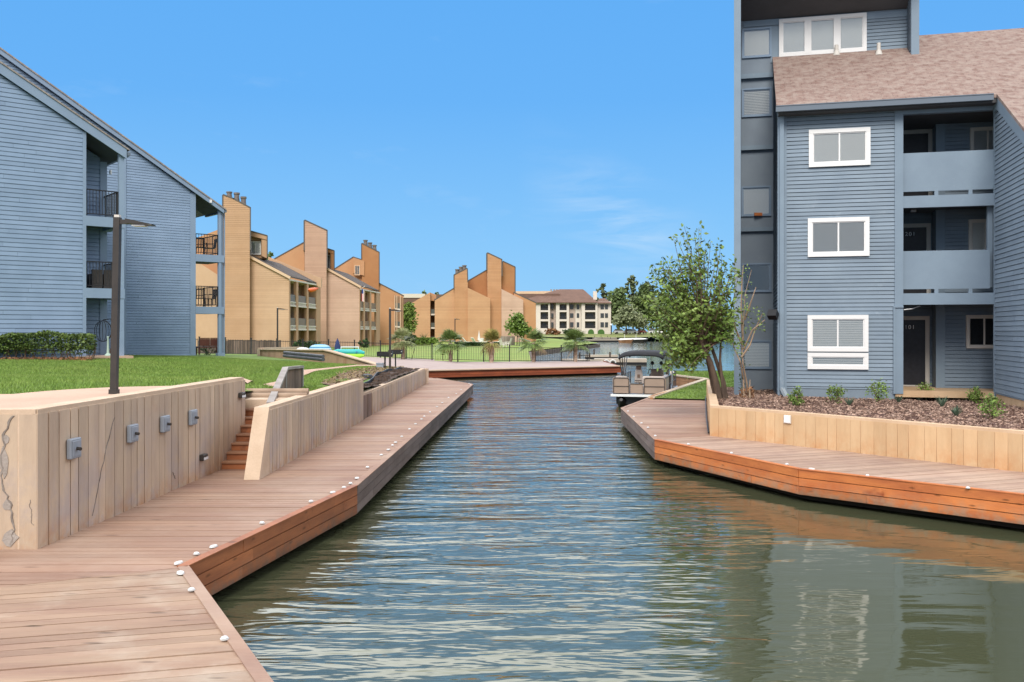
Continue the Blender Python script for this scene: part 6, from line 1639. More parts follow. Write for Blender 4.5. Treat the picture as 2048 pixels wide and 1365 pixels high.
# ------------------------------------------------------------------ palms
def palm(px, ybase, ytop, d, label, crown=.95, mats=(m_frond, m_frond_dry), nf=40, rtr=.15, spread=1.0):
    b = D(px, ybase, d); tpz = D(px, ytop, d)
    t = thing('palm_tree', b, label, 'palm', 'young palms along the pool fence')
    h_ = tpz.z - b.z; crown *= 1.55; rtr *= .8
    mb = MB(); mb.tube([b + Vector((0, 0, -.1)), b + Vector((.02, 0, h_ * .5)), b + Vector((0, 0, h_ + .1))], [rtr, rtr * .95, rtr * 1.05], 10); 
    n = 0
    for j in range(int(h_ / .1)):
        for i in range(7):
            a_ = 2 * math.pi * (i + .5 * (j % 2)) / 7; z = .05 + j * .1; r_ = rtr * .98
            p_ = b + Vector((math.cos(a_) * r_, math.sin(a_) * r_, z)); e_ = b + Vector((math.cos(a_ + .22) * (r_ + .035), math.sin(a_ + .22) * (r_ + .035), z + .13))
            mb.seg(p_, e_, .045, .02, (math.cos(a_), math.sin(a_), .3))
    mb.build('trunk', m_palm_trunk, t)
    for kind in (0, 1):
        V = []
        for i in range(nf if kind == 0 else (nf // 9 if mats[0] is not m_frond else 1)):
            a_ = random.uniform(0, 6.28); el_ = random.uniform(-.45, 1.5) if kind == 0 else random.uniform(-1.1, -.3)
            L_ = crown * random.uniform(.38, .62); d_ = Vector((math.cos(a_) * math.cos(el_) * spread, math.sin(a_) * math.cos(el_) * spread, math.sin(el_)))
            o_ = b + Vector((0, 0, h_ + .05)); hub = o_ + d_ * L_ * .65
            side = d_.cross(Vector((0, 0, 1)));
            if side.length < .05: side = Vector((1, 0, 0))
            side.normalize(); up = side.cross(d_).normalized()
            s_ = side * .012; V += [o_ - s_, o_ + s_, hub + s_, hub - s_]
            for k in range(13):
                f_ = (k - 6) / 6; ang = f_ * 1.25
                dd = (d_ * math.cos(ang) + side * math.sin(ang)).normalized(); l2 = crown * .62 * (1 - .25 * abs(f_)) * random.uniform(.85, 1.1)
                tip_ = hub + dd * l2 + Vector((0, 0, -l2 * l2 * .35)); ml = hub + dd * l2 * .5
                wv = (side * math.cos(ang) - d_ * math.sin(ang)) * .034
                V += [hub, ml + wv, tip_, ml - wv]
        mesh_np('fronds' if kind == 0 else 'dry_fronds', np.array([list(v) for v in V]), 4, mats[kind], t)
    return t
palm(806, 721, 684, 70.0, 'palm just right of the lamp post by the grills, with pale ragged fronds', .95, (M('palm_frond_pale', (.24, .25, .12), (.15, .19, .06), ns=1.2, isl=.35, rough=.6, fine=0), m_frond_dry), 30, .16)
palm(901, 724, 689, 69.5, 'fullest and darkest green palm of the row, with a reddish trunk', 1.0, nf=52)
palm(983, 724, 687, 69.3, 'narrow upright palm with yellowing fronds, middle of the row', .95, (m_frond_y, m_frond_dry), 30, .19, .55)
palm(1067, 724, 688, 70.0, 'palm with a reddish trunk standing against the water, right of the yellowing one', 1.0, nf=40)
palm(1151, 724, 687, 71.0, 'rightmost palm of the row, in front of the floating dock', .98, nf=40)
q = D(886, 722, 69.8); t = thing('sapling', q, 'spindly young plant left of the fullest palm', 'plant')
mb = MB(); mb.tube([q, q + Vector((-.05, 0, .6)), q + Vector((-.1, 0, 1.1))], [.02, .015, .008], 5); mb.build('stem', m_bark, t)
mesh_np('foliage', leaf_quads(clumps(9, 10, q + Vector((-.1, 0, .95)), (.3, .3, .55), .07), .10, .5, 3.5), 4, m_leaf_l, t)
q = D(823, 721, 70.5); mb = MB(); mb.tube([q, D(831, 690, 70.5)], .02, 5); tag(mb.build('stake', m_bark_dark, loc=q), 'dark stake leaning against the fence right of the pale palm', 'stake')

# ------------------------------------------------------------------ planting and furniture before the orange block
def hedge_box(name, x0, x1, yb, yt, d, dep, label, mat=m_leaf_d, n=1500, leaf=.16):
    p_, q_ = D(x0, yb, d), D(x1, yb, d); zt = D(x0, yt, d).z
    t = thing(name, ((p_.x + q_.x) / 2, d, p_.z), label, 'hedge')
    C = np.c_[RNG.uniform(p_.x, q_.x, n), RNG.uniform(d, d + dep, n), RNG.uniform(p_.z - .1, zt, n)]
    k = RNG.random(n) < .5; C[k, 1] = d + RNG.uniform(0, .15, k.sum()); k2 = RNG.random(n) < .4; C[k2, 2] = zt - RNG.uniform(0, .12, k2.sum())
    mesh_np('foliage', leaf_quads(C, leaf, .7), 4, mat, t)
    mb = MB(); mb.box(p_.x + .1, q_.x - .1, d + .15, d + dep - .15, p_.z - .2, zt - .15); mb.build('stems', m_bark_dark, t)
hedge_box('hedge', 909, 1001, 694, 685.5, 138, 1.4, 'long low dark hedge in front of the white loungers', n=3000)
hedge_box('hedge', 830, 862, 687.5, 676.5, 150, 2.0, 'short clipped green hedge before the left wing of the orange block', m_leaf, 1500)
def far_shrub(px, yb, w_, h_, d, label, mat, n=700, leaf=.2): return shrub('shrub', D(px, yb, d), w_, h_, label, 'shrub', mat, n, leaf)
far_shrub(867, 688.5, 1.5, .95, 148, 'round bright green bush at the right end of the short hedge', m_leaf_l)
far_shrub(822, 689, 2.2, 1.9, 158, 'dark bushy shrub left of the short clipped hedge', m_leaf_d)
q = D(848, 680, 160); mb = MB()
for k in range(30):
    a_ = random.uniform(0, 6.28); e_ = q + Vector((math.cos(a_) * 1.1, math.sin(a_) * 1.1, random.uniform(.5, 1.5))); r_ = Vector((-math.sin(a_), math.cos(a_), 0)) * .07
    mb.add([q - r_, q + r_, e_], [(0, 1, 2)])
tag(mb.build('agave', m_leaf_d, loc=q), 'dark spiky agave behind the short clipped hedge', 'plant')
def grow_tree(name, base, htr, crown, label, mat, leaf, n, rt=.2, trunks=1, bark=m_bark, cat='tree', group=None, cr=.5):
    """crown: list of (dx, dy, dz, rx, ry, rz, share) ellipsoids about the base"""
    t = thing(name, base, label, cat, group); mb = MB()
    tops = []
    for k in range(trunks):
        ox = (k - (trunks - 1) / 2) * rt * 4
        tp2 = base + Vector((ox * .6, 0, htr)); mb.tube([base + Vector((ox, 0, -.3)), base + Vector((ox * .8 + rt * .3, 0, htr * .5)), tp2], [rt, rt * .8, rt * .6], 8); tops.append(tp2)
    for (dx, dy, dz, rx, ry, rz_, sh) in crown:
        c_ = base + Vector((dx, dy, dz))
        for j in range(4):
            e_ = c_ + Vector((random.uniform(-.7, .7) * rx, random.uniform(-.7, .7) * ry, random.uniform(-.5, .7) * rz_)); s_ = random.choice(tops)
            mb.tube([s_, s_.lerp(e_, .5) + Vector((0, 0, .1 * rz_)), e_], [rt * .4, rt * .25, rt * .08], 5)
    mb.build('trunk', bark, t)
    tot = sum(c_[6] for c_ in crown); C = []
    for (dx, dy, dz, rx, ry, rz_, sh) in crown:
        m_ = int(n * sh / tot); C.append(clumps(max(3, m_ // 14), 14, base + Vector((dx, dy, dz)), (rx, ry, rz_), cr * min(rx, rz_) * .45, .25))
    mesh_np('crown', leaf_quads(np.concatenate(C), leaf, .6, 1.6), 4, mat, t)
    return t
q = D(1036, 691, 142); grow_tree('tree', q, 1.9, [(-.3, 0, 3.1, 1.35, 1.3, 1.4, 1), (.7, 0, 2.4, 1.1, 1.1, .9, .6), (.1, 0, 4.2, .8, .8, .6, .4)], 'small round green tree with two trunks right of the orange block', m_leaf, .2, 2600, .09, 2, m_bark_dark)
q = D(816, 690, 172); grow_tree('tree', q, 2.5, [(0, 0, 4.2, 1.5, 1.5, 2.4, 1), (.1, 0, 6.4, 1.0, 1, 1.5, .7)], 'bright green tree in the gap between the two orange houses', m_leaf, .26, 2600, .12)
# loungers, umbrella and chairs on the pool terrace
m_sling = M('white_sling', (.74, .74, .70), rough=.7, fine=.03)
def lounger(px, d, label, rz, first=[None]):
    q = D(px, 688.5, d)
    if first[0] is None:
        t = thing('sun_lounger', q, label, 'sun lounger', 'white loungers behind the long hedge')
        mb = MB(); mb.hexa([(-.3, -1, .3), (.3, -1, .3), (.3, .3, .33), (-.3, .3, .33)], [(-.3, -1, .38), (.3, -1, .38), (.3, .3, .41), (-.3, .3, .41)]); mb.build('seat', m_sling, t, local=True)
        mb = MB(); mb.hexa([(-.3, .3, .33), (.3, .3, .33), (.3, .85, 1.0), (-.3, .85, 1.0)], [(-.3, .24, .38), (.3, .24, .38), (.3, .79, 1.05), (-.3, .79, 1.05)]); mb.build('backrest', m_sling, t, local=True)
        for x in (-.28, .28):
            for y in (-.85, .25): mb = MB(); mb.tube([(x, y, 0), (x, y, .34)], .03, 6); mb.build('leg', m_white, t, local=True)
        first[0] = t
    else: t = copy_tree(first[0], label=label, loc=q)
    t.rotation_euler = (0, 0, rz)
for px, rz_, lab in ((935, 1.9, 'white lounger left of the closed white umbrella'), (951, 2.4, 'white lounger directly left of the white box'), (970, -1.8, 'white lounger just right of the white box'), (995, -1.2, 'white lounger near the grey fence, right of the yellowing palm'), (926, 1.7, 'white lounger at the left end of the pool terrace row')): lounger(px, 152, lab, rz_)
q = D(958, 687, 153); t = thing('closed_umbrella', q, 'closed white parasol on the pool terrace', 'umbrella')
mb = MB(); mb.tube([q, q + Vector((0, 0, 2.1))], .03, 6); mb.build('pole', m_white, t)
mb = MB(); mb.lathe(q, [(.12, .4), (.24, .5), (.16, 1.2), (.05, 1.9), (0, 2.0)], 8); mb.build('canopy', m_offwhite, t)
q = D(963, 688, 150); mb = MB(); mb.box(q.x - .32, q.x + .32, q.y, q.y + .5, q.z, q.z + .85); mb.box(q.x - .35, q.x + .35, q.y - .03, q.y + .53, q.z + .85, q.z + .91); tag(mb.build('towel_box', m_white, loc=q), 'square white box among the loungers under the parasol', 'box')
def adir(px, yb, d, lab, rz, first=[None]):
    q = D(px, yb, d)
    if first[0] is None:
        t = thing('garden_chair', q, lab, 'chair', 'pale garden chairs by the grey fence')
        mb = MB(); mb.hexa([(-.3, -.3, .38), (.3, -.3, .38), (.3, .25, .28), (-.3, .25, .28)], [(-.3, -.3, .42), (.3, -.3, .42), (.3, .25, .32), (-.3, .25, .32)]); mb.build('seat', m_offwhite, t, local=True)
        mb = MB()
        for k in range(5): mb.hexa([(-.3 + k * .122, .22, .25), (-.19 + k * .122, .22, .25), (-.19 + k * .122, .27, .25), (-.3 + k * .122, .27, .25)], [(-.3 + k * .122, .5, 1.1), (-.19 + k * .122, .5, 1.1), (-.19 + k * .122, .54, 1.1), (-.3 + k * .122, .54, 1.1)])
        mb.build('backrest', m_offwhite, t, local=True)
        for x in (-.34, .34):
            mb = MB(); mb.box(x - .06, x + .06, -.35, .3, .55, .59); mb.build('armrest', m_offwhite, t, local=True)
            for y in (-.3, .2): mb = MB(); mb.box(x - .03, x + .03, y - .04, y + .04, 0, .55); mb.build('leg', m_offwhite, t, local=True)
        first[0] = t
    else: t = copy_tree(first[0], label=lab, loc=q)
    t.rotation_euler = (0, 0, rz)
adir(1006, 694.5, 120, 'pale garden chair at the right end of the long hedge', 2.2); adir(1016, 692.5, 126, 'pale garden chair second from the hedge, against the grey fence', -1.9)
gf = thing('board_fence', D(1015, 690, 146), 'grey board fence against the base of the orange block', 'fence')
mb = MB()
for k in range(17): p_ = D(1001 + k * 1.7, 692, 146); mb.box(p_.x, p_.x + .125, p_.y, p_.y + .04, p_.z, p_.z + 1.5)
mb.build('boards', M('grey_boards_far', (.27, .23, .20), (.20, .17, .15), ns=1, isl=.2, rough=.9), gf)
q = P(1070, 690, .7); mb = MB(); mb.tube([D(1070, 700, 100), D(1070, 692, 100)], .05, 6)
# curb walk, kayak, flag and potted plants at the town houses
q = D(626, 579, 112); mb = MB(); mb.tube([D(616.5, 580, 107.5), D(620, 581, 108), D(628, 579.5, 109), D(637, 577, 110)], [.03, .26, .25, .04], 10)
tag(mb.build('kayak', M('orange_kayak', (.75, .13, .02), rough=.4), loc=q), 'orange kayak hung under the eave of the tan town house', 'kayak')
q = S2.at(723.5, 590, -.3); fl_ = thing('flag', q, 'striped red and white flag hanging at the pink house balcony', 'flag')
mb = MB(); mb.seg(q + Vector((0, 0, .9)), q + Vector((.5, -.3, 1.2)), .05, .05); mb.build('staff', m_white, fl_)
for k in range(4):
    mb = MB(); x = .03 + k * .075; mb.box(q.x + x, q.x + x + .075, q.y - .14, q.y - .12, q.z - .9 - k * .03, q.z + .75); mb.build('stripe', M('flag_red', (.5, .03, .04), rough=.7) if k % 2 == 0 else m_white, fl_)
mb = MB(); mb.box(q.x + .03, q.x + .26, q.y - .15, q.y - .118, q.z + .15, q.z + .76); mb.build('canton', M('flag_blue', (.03, .05, .2), rough=.7), fl_)
for px, yb, lab in ((600, 706, 'bushy potted plants at the foot of the first balcony column of the tan house'), (625, 704, 'dark bushy plant at the last balcony column of the tan house'), (728, 700, 'leafy plants on the ground floor patio of the pink house')):
    far_shrub(px, yb, 1.6, 1.5, 103 if px < 700 else 126, lab, m_leaf_d, 300, .18)
# ------------------------------------------------------------------ pontoon boat
pbp = Vector(((1226 - CX) / F * 35.1, 35.1, 0))
pbt = thing('pontoon_boat', pbp, 'tan pontoon boat with black folding canopy moored at the slip', 'boat', None, math.radians(-14))
m_tanp = M('tan_panel', (.36, .265, .205), (.32, .235, .18), ns=2, rough=.45, spec=.45, fine=.04); m_seat = M('boat_vinyl', (.46, .395, .35), rough=.5, fine=.04); m_tube_ = M('pontoon_black', (.012, .012, .014), rough=.4, spec=.5)
m_alu = M('aluminium', (.55, .56, .58), rough=.35, metal=.8, fine=.05); m_railb = M('boat_rail', (.13, .11, .10), rough=.4, metal=.5); m_canvas = M('black_canvas', (.018, .018, .022), (.03, .03, .034), ns=4, rough=.8); m_tanseat = M('brown_vinyl', (.17, .11, .08), rough=.5)
BW, BL, BZ = 1.95, 6.0, .5
def bb(nm, m, *boxes, par=pbt, bev=0):
    mb = MB()
    for b in boxes: mb.box(*b)
    return mb.build(nm, m, par, local=True, bevel=bev)
for x in (.32, BW - .32):
    mb = MB(); mb.tube([(x, -.1, .30), (x, .25, .2), (x, .8, .17), (x, BL, .17)], [.06, .22, .27, .27], 14); mb.build('pontoon', m_tube_, pbt, local=True)
bb('under_deck', m_tube_, (.1, BW - .1, .15, BL - .2, .12, .43))
bb('deck', m_alu, (-.05, BW + .05, -.12, BL, .43, BZ)); bb('deck_edge', m_wht2, (-.07, BW + .07, -.15, -.12, .42, .51))
for (x0, x1, nm) in ((.02, .60, 0), (.65, 1.12, 1), (1.17, BW - .02, 0)):
    h_ = .62 if nm == 0 else .40
    bb('gate' if nm else 'fence_panel', m_tanp, (x0, x1, .02, .06, BZ + .03, BZ + h_), bev=.01)
    mb = MB(); z1 = BZ + h_
    if not nm: mb.tube([(x0, .0, BZ), (x0, .0, z1 - .06), (x0 + .06, .0, z1), (x1 - .06, .0, z1), (x1, .0, z1 - .06), (x1, .0, BZ)], .018, 6); mb.tube([(x0, 0, BZ + .3), (x1, 0, BZ + .3)], .013, 6)
    else: mb.tube([(x0, 0, z1), (x1, 0, z1)], .014, 6)
    mb.build('rail', m_railb, pbt, local=True)
for x in (.0, BW):
    bb('side_panel', m_tanp, (x - .02, x + .02, .06, 1.5, BZ + .03, BZ + .6))
    mb = MB(); mb.tube([(x, .02, BZ + .63), (x, 2.6, BZ + .63), (x, 2.62, BZ)], .018, 6); [mb.tube([(x, y_, BZ), (x, y_, BZ + .63)], .016, 6) for y_ in (1.5, 1.85, 2.2, 3.9, 4.4, 4.9, 5.4)]; mb.tube([(x, 1.5, BZ + .32), (x, BL - .4, BZ + .32)], .013, 6); mb.tube([(x, 3.4, BZ), (x, 3.4, BZ + .63), (x, BL - .4, BZ + .63), (x, BL - .4, BZ)], .018, 6); mb.build('rail', m_railb, pbt, local=True)
bb('sofa', m_seat, (.05, .52, .12, 1.5, BZ, BZ + .36), (.05, .17, .12, 1.5, BZ + .36, BZ + .66), (.05, .54, .1, .24, BZ + .36, BZ + .66), bev=.05)
bb('sofa', m_seat, (1.1, BW - .05, .12, 2.2, BZ, BZ + .36), (BW - .18, BW - .05, .12, 2.2, BZ + .36, BZ + .68), (1.08, BW - .05, .1, .26, BZ + .36, BZ + .68), bev=.05)
mb = MB(); mb.hexa([(.62, 1.6, BZ + .34), (.98, 1.6, BZ + .34), (1.0, 2.1, BZ + .34), (.6, 2.1, BZ + .34)], [(.62, 1.6, BZ + .46), (.98, 1.6, BZ + .46), (1.0, 2.1, BZ + .46), (.6, 2.1, BZ + .46)])
mb.hexa([(.62, 1.55, BZ + .42), (.98, 1.55, BZ + .42), (.98, 1.66, BZ + .42), (.62, 1.66, BZ + .42)], [(.68, 1.5, BZ + .9), (.92, 1.5, BZ + .9), (.92, 1.6, BZ + .9), (.68, 1.6, BZ + .9)]); mb.box(.75, .85, 1.75, 1.85, BZ, BZ + .34)
ch = mb.build('captain_chair', m_seat, pbt, local=True, bevel=.04)
bb('headrest', m_tanseat, (.70, .90, 1.47, 1.58, BZ + .88, BZ + 1.02), par=ch, bev=.02); bb('chair_back', m_tanseat, (.75, .85, 1.50, 1.53, BZ + .56, BZ + .68), par=ch)
bb('console', m_tanp, (1.15, 1.65, 2.7, 3.2, BZ, BZ + .85), bev=.05)
mb = MB(); mb.tube([(1.12, 1.9, BZ + .68), (1.17, 1.9, BZ + .86), (1.62, 1.9, BZ + .88), (1.7, 1.9, BZ + .7)], .02, 6); mb.build('grab_rail', m_railb, pbt, local=True)
for x in (1.25, 1.6):
    mb = MB(); mb.lathe((x, 2.4, BZ + 1.02), [(0, 0), (.05, .02), (.075, .08), (.05, .14), (0, .16)], 10); mb.tube([(x, 2.4, BZ + .8), (x, 2.4, BZ + 1.04)], .012, 5); mb.build('speaker', m_black, pbt, local=True)
zc = BZ + 1.62
vs = []; fs = []
nx, ny = 12, 8
for j in range(ny + 1):
    for i in range(nx + 1):
        fx = i / nx; fyv = j / ny; x = .1 + fx * (BW - .2); y = .7 + fyv * 3.3; drop = max(0, abs(fx - .5) * 2 - .72) / .28
        vs.append((x, y, zc - .06 * (2 * fx - 1) ** 2 - .10 * drop ** 1.6 - .03 * (2 * fyv - 1) ** 2 - (.10 if j in (0, ny) else 0)))
for j in range(ny):
    for i in range(nx): a_ = j * (nx + 1) + i; fs.append((a_, a_ + 1, a_ + nx + 2, a_ + nx + 1))
mb = MB(); mb.smooth = True; mb.add(vs, fs); mb.smooth = False; cv = mb.build('canopy', m_canvas, pbt, local=True)
so_ = cv.modifiers.new('thick', 'SOLIDIFY'); so_.thickness = .07; so_.offset = -1
for x in (.1, BW - .1):
    for (y0, y1) in ((1.9, 1.0), (2.2, 1.9), (2.4, 2.8), (2.8, 3.7)):
        mb = MB(); mb.tube([(x, y0, BZ + .62), (x, y1, zc - .12)], .022, 6); mb.build('canopy_strut', m_railb, pbt, local=True)
mb = MB(); mb.tube([(BW + .02, 3.0, BZ), (BW + .02, 3.0, BZ + .75), (BW + .02, 3.35, BZ + .75), (BW + .02, 3.35, BZ)], .02, 6)
for z in (.2, .4, .58): mb.tube([(BW + .02, 3.0, BZ + z), (BW + .02, 3.35, BZ + z)], .015, 6)
mb.build('boarding_ladder', m_alu, pbt, local=True)
bb('outboard_motor', m_black, (BW / 2 - .2, BW / 2 + .2, BL - .1, BL + .4, .35, 1.05), bev=.06)

# ------------------------------------------------------------------ docks and boats on the lake
m_dockw = M('dock_boards', (.46, .40, .33), (.38, .33, .27), ns=1, isl=.1, rough=.9, fine=.15)
def dock(name, p_, q_, wd, z, th, label, posts=3):
    p_, q_ = Vector(p_), Vector(q_); u = (q_ - p_).normalized(); n = Vector((-u.y, u.x, 0))
    t = thing(name, ((p_.x + q_.x) / 2, (p_.y + q_.y) / 2, 0), label, 'dock')
    mb = MB(); mb.hexa([p_ + Vector((0, 0, z - th)), q_ + Vector((0, 0, z - th)), q_ + n * wd + Vector((0, 0, z - th)), p_ + n * wd + Vector((0, 0, z - th))], [p_ + Vector((0, 0, z)), q_ + Vector((0, 0, z)), q_ + n * wd + Vector((0, 0, z)), p_ + n * wd + Vector((0, 0, z))]); mb.build('deck', m_dockw, t)
    mb = MB(); mb.hexa([p_ + n * .1 + Vector((0, 0, -.1)), q_ + n * .1 + Vector((0, 0, -.1)), q_ + n * (wd - .1) + Vector((0, 0, -.1)), p_ + n * (wd - .1) + Vector((0, 0, -.1))], [p_ + n * .1 + Vector((0, 0, z - th)), q_ + n * .1 + Vector((0, 0, z - th)), q_ + n * (wd - .1) + Vector((0, 0, z - th)), p_ + n * (wd - .1) + Vector((0, 0, z - th))]); mb.build('floats', m_tube_, t)
    for k in range(posts):
        o_ = p_.lerp(q_, (k + .3) / posts) + n * (wd + .1); mb = MB(); mb.tube([o_ + Vector((0, 0, -1)), o_ + Vector((0, 0, z + .55))], .08, 8); mb.build('piling', m_bark_dark, t)
    return t
dk = dock('floating_dock', (7.1, 80.5, 0), (11.6, 80.0, 0), 2.2, .50, .28, 'floating dock with black floats just beyond the brick plaza', 1)
dock('floating_dock', (7.4, 93, 0), (10.6, 93, 0), 1.6, .52, .2, 'narrow farther dock with one dark piling beyond the first floating dock', 1)
dock('floating_dock', (4.2, 79, 0), (5.6, 76.0, 0), 1.4, .55, .16, 'short grey gangway behind the rightmost palm', 2)
dock('floating_dock', (20, 250, 0), (29.5, 254, 0), 2.0, .8, .3, 'long pale dock below the cream apartments across the lake', 4)
dock('floating_dock', (24, 262, 0), (30, 266, 0), 2.0, 1.2, .3, 'pale upper dock with railings at the foot of the cream apartments', 3)
for x in (8.15, 8.7):
    mb = MB(); c_ = Vector((x, 80.2, .16)); mb.tube([c_ + Vector((.24 * math.cos(a_), 0, .24 * math.sin(a_))) for a_ in [i * math.pi / 10 for i in range(11)]], .06, 8)
    tag(mb.build('dock_bumper', m_white_cap, loc=c_), 'white arched bumper on the floating dock, %s' % ('left of the pair' if x < 8.4 else 'right of the pair'), 'bumper', 'white dock bumpers')
gt = thing('dock_gate', (5.2, 74.5, .56), 'black pipe gate frame at the end of the iron fence by the gangway', 'gate')
mb = MB(); p_, q_ = D(1150, 724, 74.3), D(1178, 724, 74.3)
mb.tube([p_, p_ + Vector((0, 0, .95)), q_ + Vector((0, 0, .95)), q_], .045, 6); mb.build('frame', m_black, gt)
mb = MB(); mb.tube([p_ + Vector((0, 0, .5)), q_ + Vector((0, 0, .5))], .025, 6); mb.build('rail', m_black, gt)
def boat_far(x, y, L_, rz_, label, hull, dark):
    t = thing('motor_boat', (x, y, 0), label, 'boat', 'boats moored across the lake', rz_)
    mb = MB(); mb.hexa([(-L_ * .45, -.7, 0), (L_ * .3, -.7, 0), (L_ * .45, 0, .05), (L_ * .3, .7, 0), (-L_ * .45, .7, 0)], [(-L_ / 2, -1.1, .75), (L_ * .3, -1.1, .85), (L_ * .58, 0, 1.0), (L_ * .3, 1.1, .85), (-L_ / 2, 1.1, .75)]); mb.build('hull', dark, t, local=True)
    mb = MB(); mb.hexa([(-L_ * .47, -1.05, .76), (L_ * .28, -1.05, .86), (L_ * .55, 0, 1.0), (L_ * .28, 1.05, .86), (-L_ * .47, 1.05, .76)], [(-L_ * .4, -.8, 1.15), (L_ * .2, -.8, 1.2), (L_ * .4, 0, 1.1), (L_ * .2, .8, 1.2), (-L_ * .4, .8, 1.15)]); mb.build('cover', hull, t, local=True)
    mb = MB(); mb.tube([(-.4, 0, 1.1), (-.4, 0, 2.2)], .04, 6); mb.build('mast', m_white, t, local=True)
boat_far(33.2, 246, 5.0, -.15, 'white covered motor boat with dark hull at the far shore', m_wht2, m_tube_)
boat_far(29.2, 238, 3.6, .3, 'small brown hulled boat left of the white motor boat', m_sling, m_timberwall)

# ------------------------------------------------------------------ far shore: cars, trees, lamp
def car(x, y, z, rz_, label, paint):
    t = thing('parked_car', (x, y, z), label, 'car', 'cars parked across the lake', rz_)
    prof = [(-2.2, .35), (2.2, .35), (2.25, .75), (1.5, .95), (.75, 1.0), (-2.15, 1.0), (-2.25, .7)]
    mb = MB(); mb.hexa([(a_, -.88, b) for a_, b in prof], [(a_, .88, b) for a_, b in prof]); mb.build('body', paint, t, local=True)
    pr = [(-2.0, 1.0), (.85, 1.0), (.2, 1.48), (-1.6, 1.5)]
    mb = MB(); mb.hexa([(a_, -.76, b) for a_, b in pr], [(a_, .76, b) for a_, b in pr]); mb.build('cabin', m_farwin, t, local=True)
    mb = MB(); mb.box(-1.6, .2, -.74, .74, 1.49, 1.54); mb.build('roof', paint, t, local=True)
    for x_ in (-1.35, 1.35):
        for y_ in (-.86, .86): 
            mb = MB(); mb.tube([(x_, y_ - .1, .33), (x_, y_ + .1, .33)], .33, 12); mb.build('wheel', m_black, t, local=True)
pw = M('car_white', (.8, .8, .8), rough=.25, spec=.6, fine=0); pr_ = M('car_red', (.30, .05, .04), rough=.3, fine=0); pg = M('car_silver', (.5, .51, .53), rough=.25, fine=0)
for px, d_, paint, lab in ((1262, 292, pw, 'white car parked under the pale tree, nearest the lake'), (1268, 300, pg, 'silver car parked just behind the nearest white car'), (1284, 296, pr_, 'dark red car parked right of the white car'), (1241, 300, pg, 'silver car parked beside the cream apartments'), (1311, 294, pw, 'rightmost white car glimpsed left of the leafy tree')):
    x = (px - CX) / F * d_; car(x, d_, float(np.clip(.45 + (d_ - 262 - np.clip(x - 9, 0, 400) * .24) * .075, .45, 2.2)), random.uniform(-.3, .3) + (0 if paint is not pr_ else 1.4), lab, paint)
GT = lambda x, y: float(np.clip(.45 + (y - 262 - np.clip(x - 9, 0, 400) * .24) * .075, .45, 2.2))
def ft(px, ytop, wpx, d_, label, mat, n=1800, leaf=.62, shape='round', ybot=None):
    x = (px - CX) / F * d_; z0 = GT(x, d_); b = Vector((x, d_, z0)); s_ = d_ / F
    h_ = (CZ - (ytop - HZ) * s_) - z0; r_ = wpx * s_ / 2
    if shape == 'pine': cr = [(random.uniform(-.5, .5) * r_, 0, h_ * f_, r_ * k_, r_ * k_, h_ * .07, k_) for f_, k_ in ((.55, .9), (.66, .8), (.76, .75), (.86, .55), (.95, .3))]
    else: cr = [(0, 0, h_ * .62, r_ * .85, r_, h_ * .30, 1), (-r_ * .5, 0, h_ * .5, r_ * .55, r_ * .6, h_ * .25, .5), (r_ * .5, 0, h_ * .52, r_ * .55, r_ * .6, h_ * .25, .5), (r_ * .1, 0, h_ * .85, r_ * .5, r_ * .5, h_ * .15, .4)]
    grow_tree('pine_tree' if shape == 'pine' else 'tree', b, h_ * (.6 if shape == 'pine' else .4), cr, label, mat, leaf, n, .3, 1, m_bark_dark, 'tree', 'trees across the lake', .45 if shape == 'pine' else .6)
ft(1207, 566, 34, 320, 'thin tall pine directly right of the cream apartments', m_leaf_pine, 700, .6, 'pine')
ft(1235, 578, 48, 312, 'dense green tree beside the cream apartments across the lake', m_leaf_far, 2400)
ft(1266, 553, 40, 322, 'tallest pine on the far shore, with open branches', m_leaf_pine, 1100, .6, 'pine')
ft(1287, 570, 46, 314, 'broad dark tree right of the tallest far pine', m_leaf_far, 2000)
ft(1302, 562, 34, 330, 'second tall pine on the far shore, left of the leafy planter tree', m_leaf_pine, 900, .6, 'pine')
ft(1325, 585, 46, 318, 'dark tree on the far shore partly behind the leafy planter tree', m_leaf_far, 1600)
ft(1252, 612, 44, 288, 'pale grey green willowy tree over the parked cars', m_leaf_pale, 2000, .5)
ft(1278, 626, 30, 290, 'smaller pale willowy tree right of the bigger pale one', m_leaf_pale, 900, .5)
ft(1365, 605, 50, 330, 'rounded far shore tree hidden behind the leafy planter tree', m_leaf_far, 1200)
ft(1410, 620, 50, 345, 'low far shore tree right of the rounded one behind the planter tree', m_leaf_far, 1200)
ft(1222, 600, 30, 330, 'dark tree filling the gap behind the cream apartments end wall', m_leaf_far, 900)
C = []
for k in range(420):
    y_ = random.uniform(360, 430); x_ = random.uniform(60, 330); C.append(np.array([x_, y_, 2]) + RNG.normal(size=(16, 3)) * np.array([2.2, 2, 1.6]) + np.array([0, 0, random.uniform(1, 6)]))
tag(mesh_np('treeline', leaf_quads(np.concatenate(C), 1.0, .6, 1.5), 4, m_leaf_far), 'far off wood on the shore behind the tower and planter tree', 'wood', None, 'stuff')
C = []
for k in range(300):
    x_ = random.uniform(-130, -20); C.append(np.array([x_, random.uniform(340, 380), 2]) + RNG.normal(size=(14, 3)) * np.array([2.2, 2, 1.6]) + np.array([0, 0, random.uniform(1, 7)]))
tag(mesh_np('treeline', leaf_quads(np.concatenate(C), 1.0, .6, 1.5), 4, m_leaf_far), 'far off wood behind the orange town houses', 'wood', None, 'stuff')
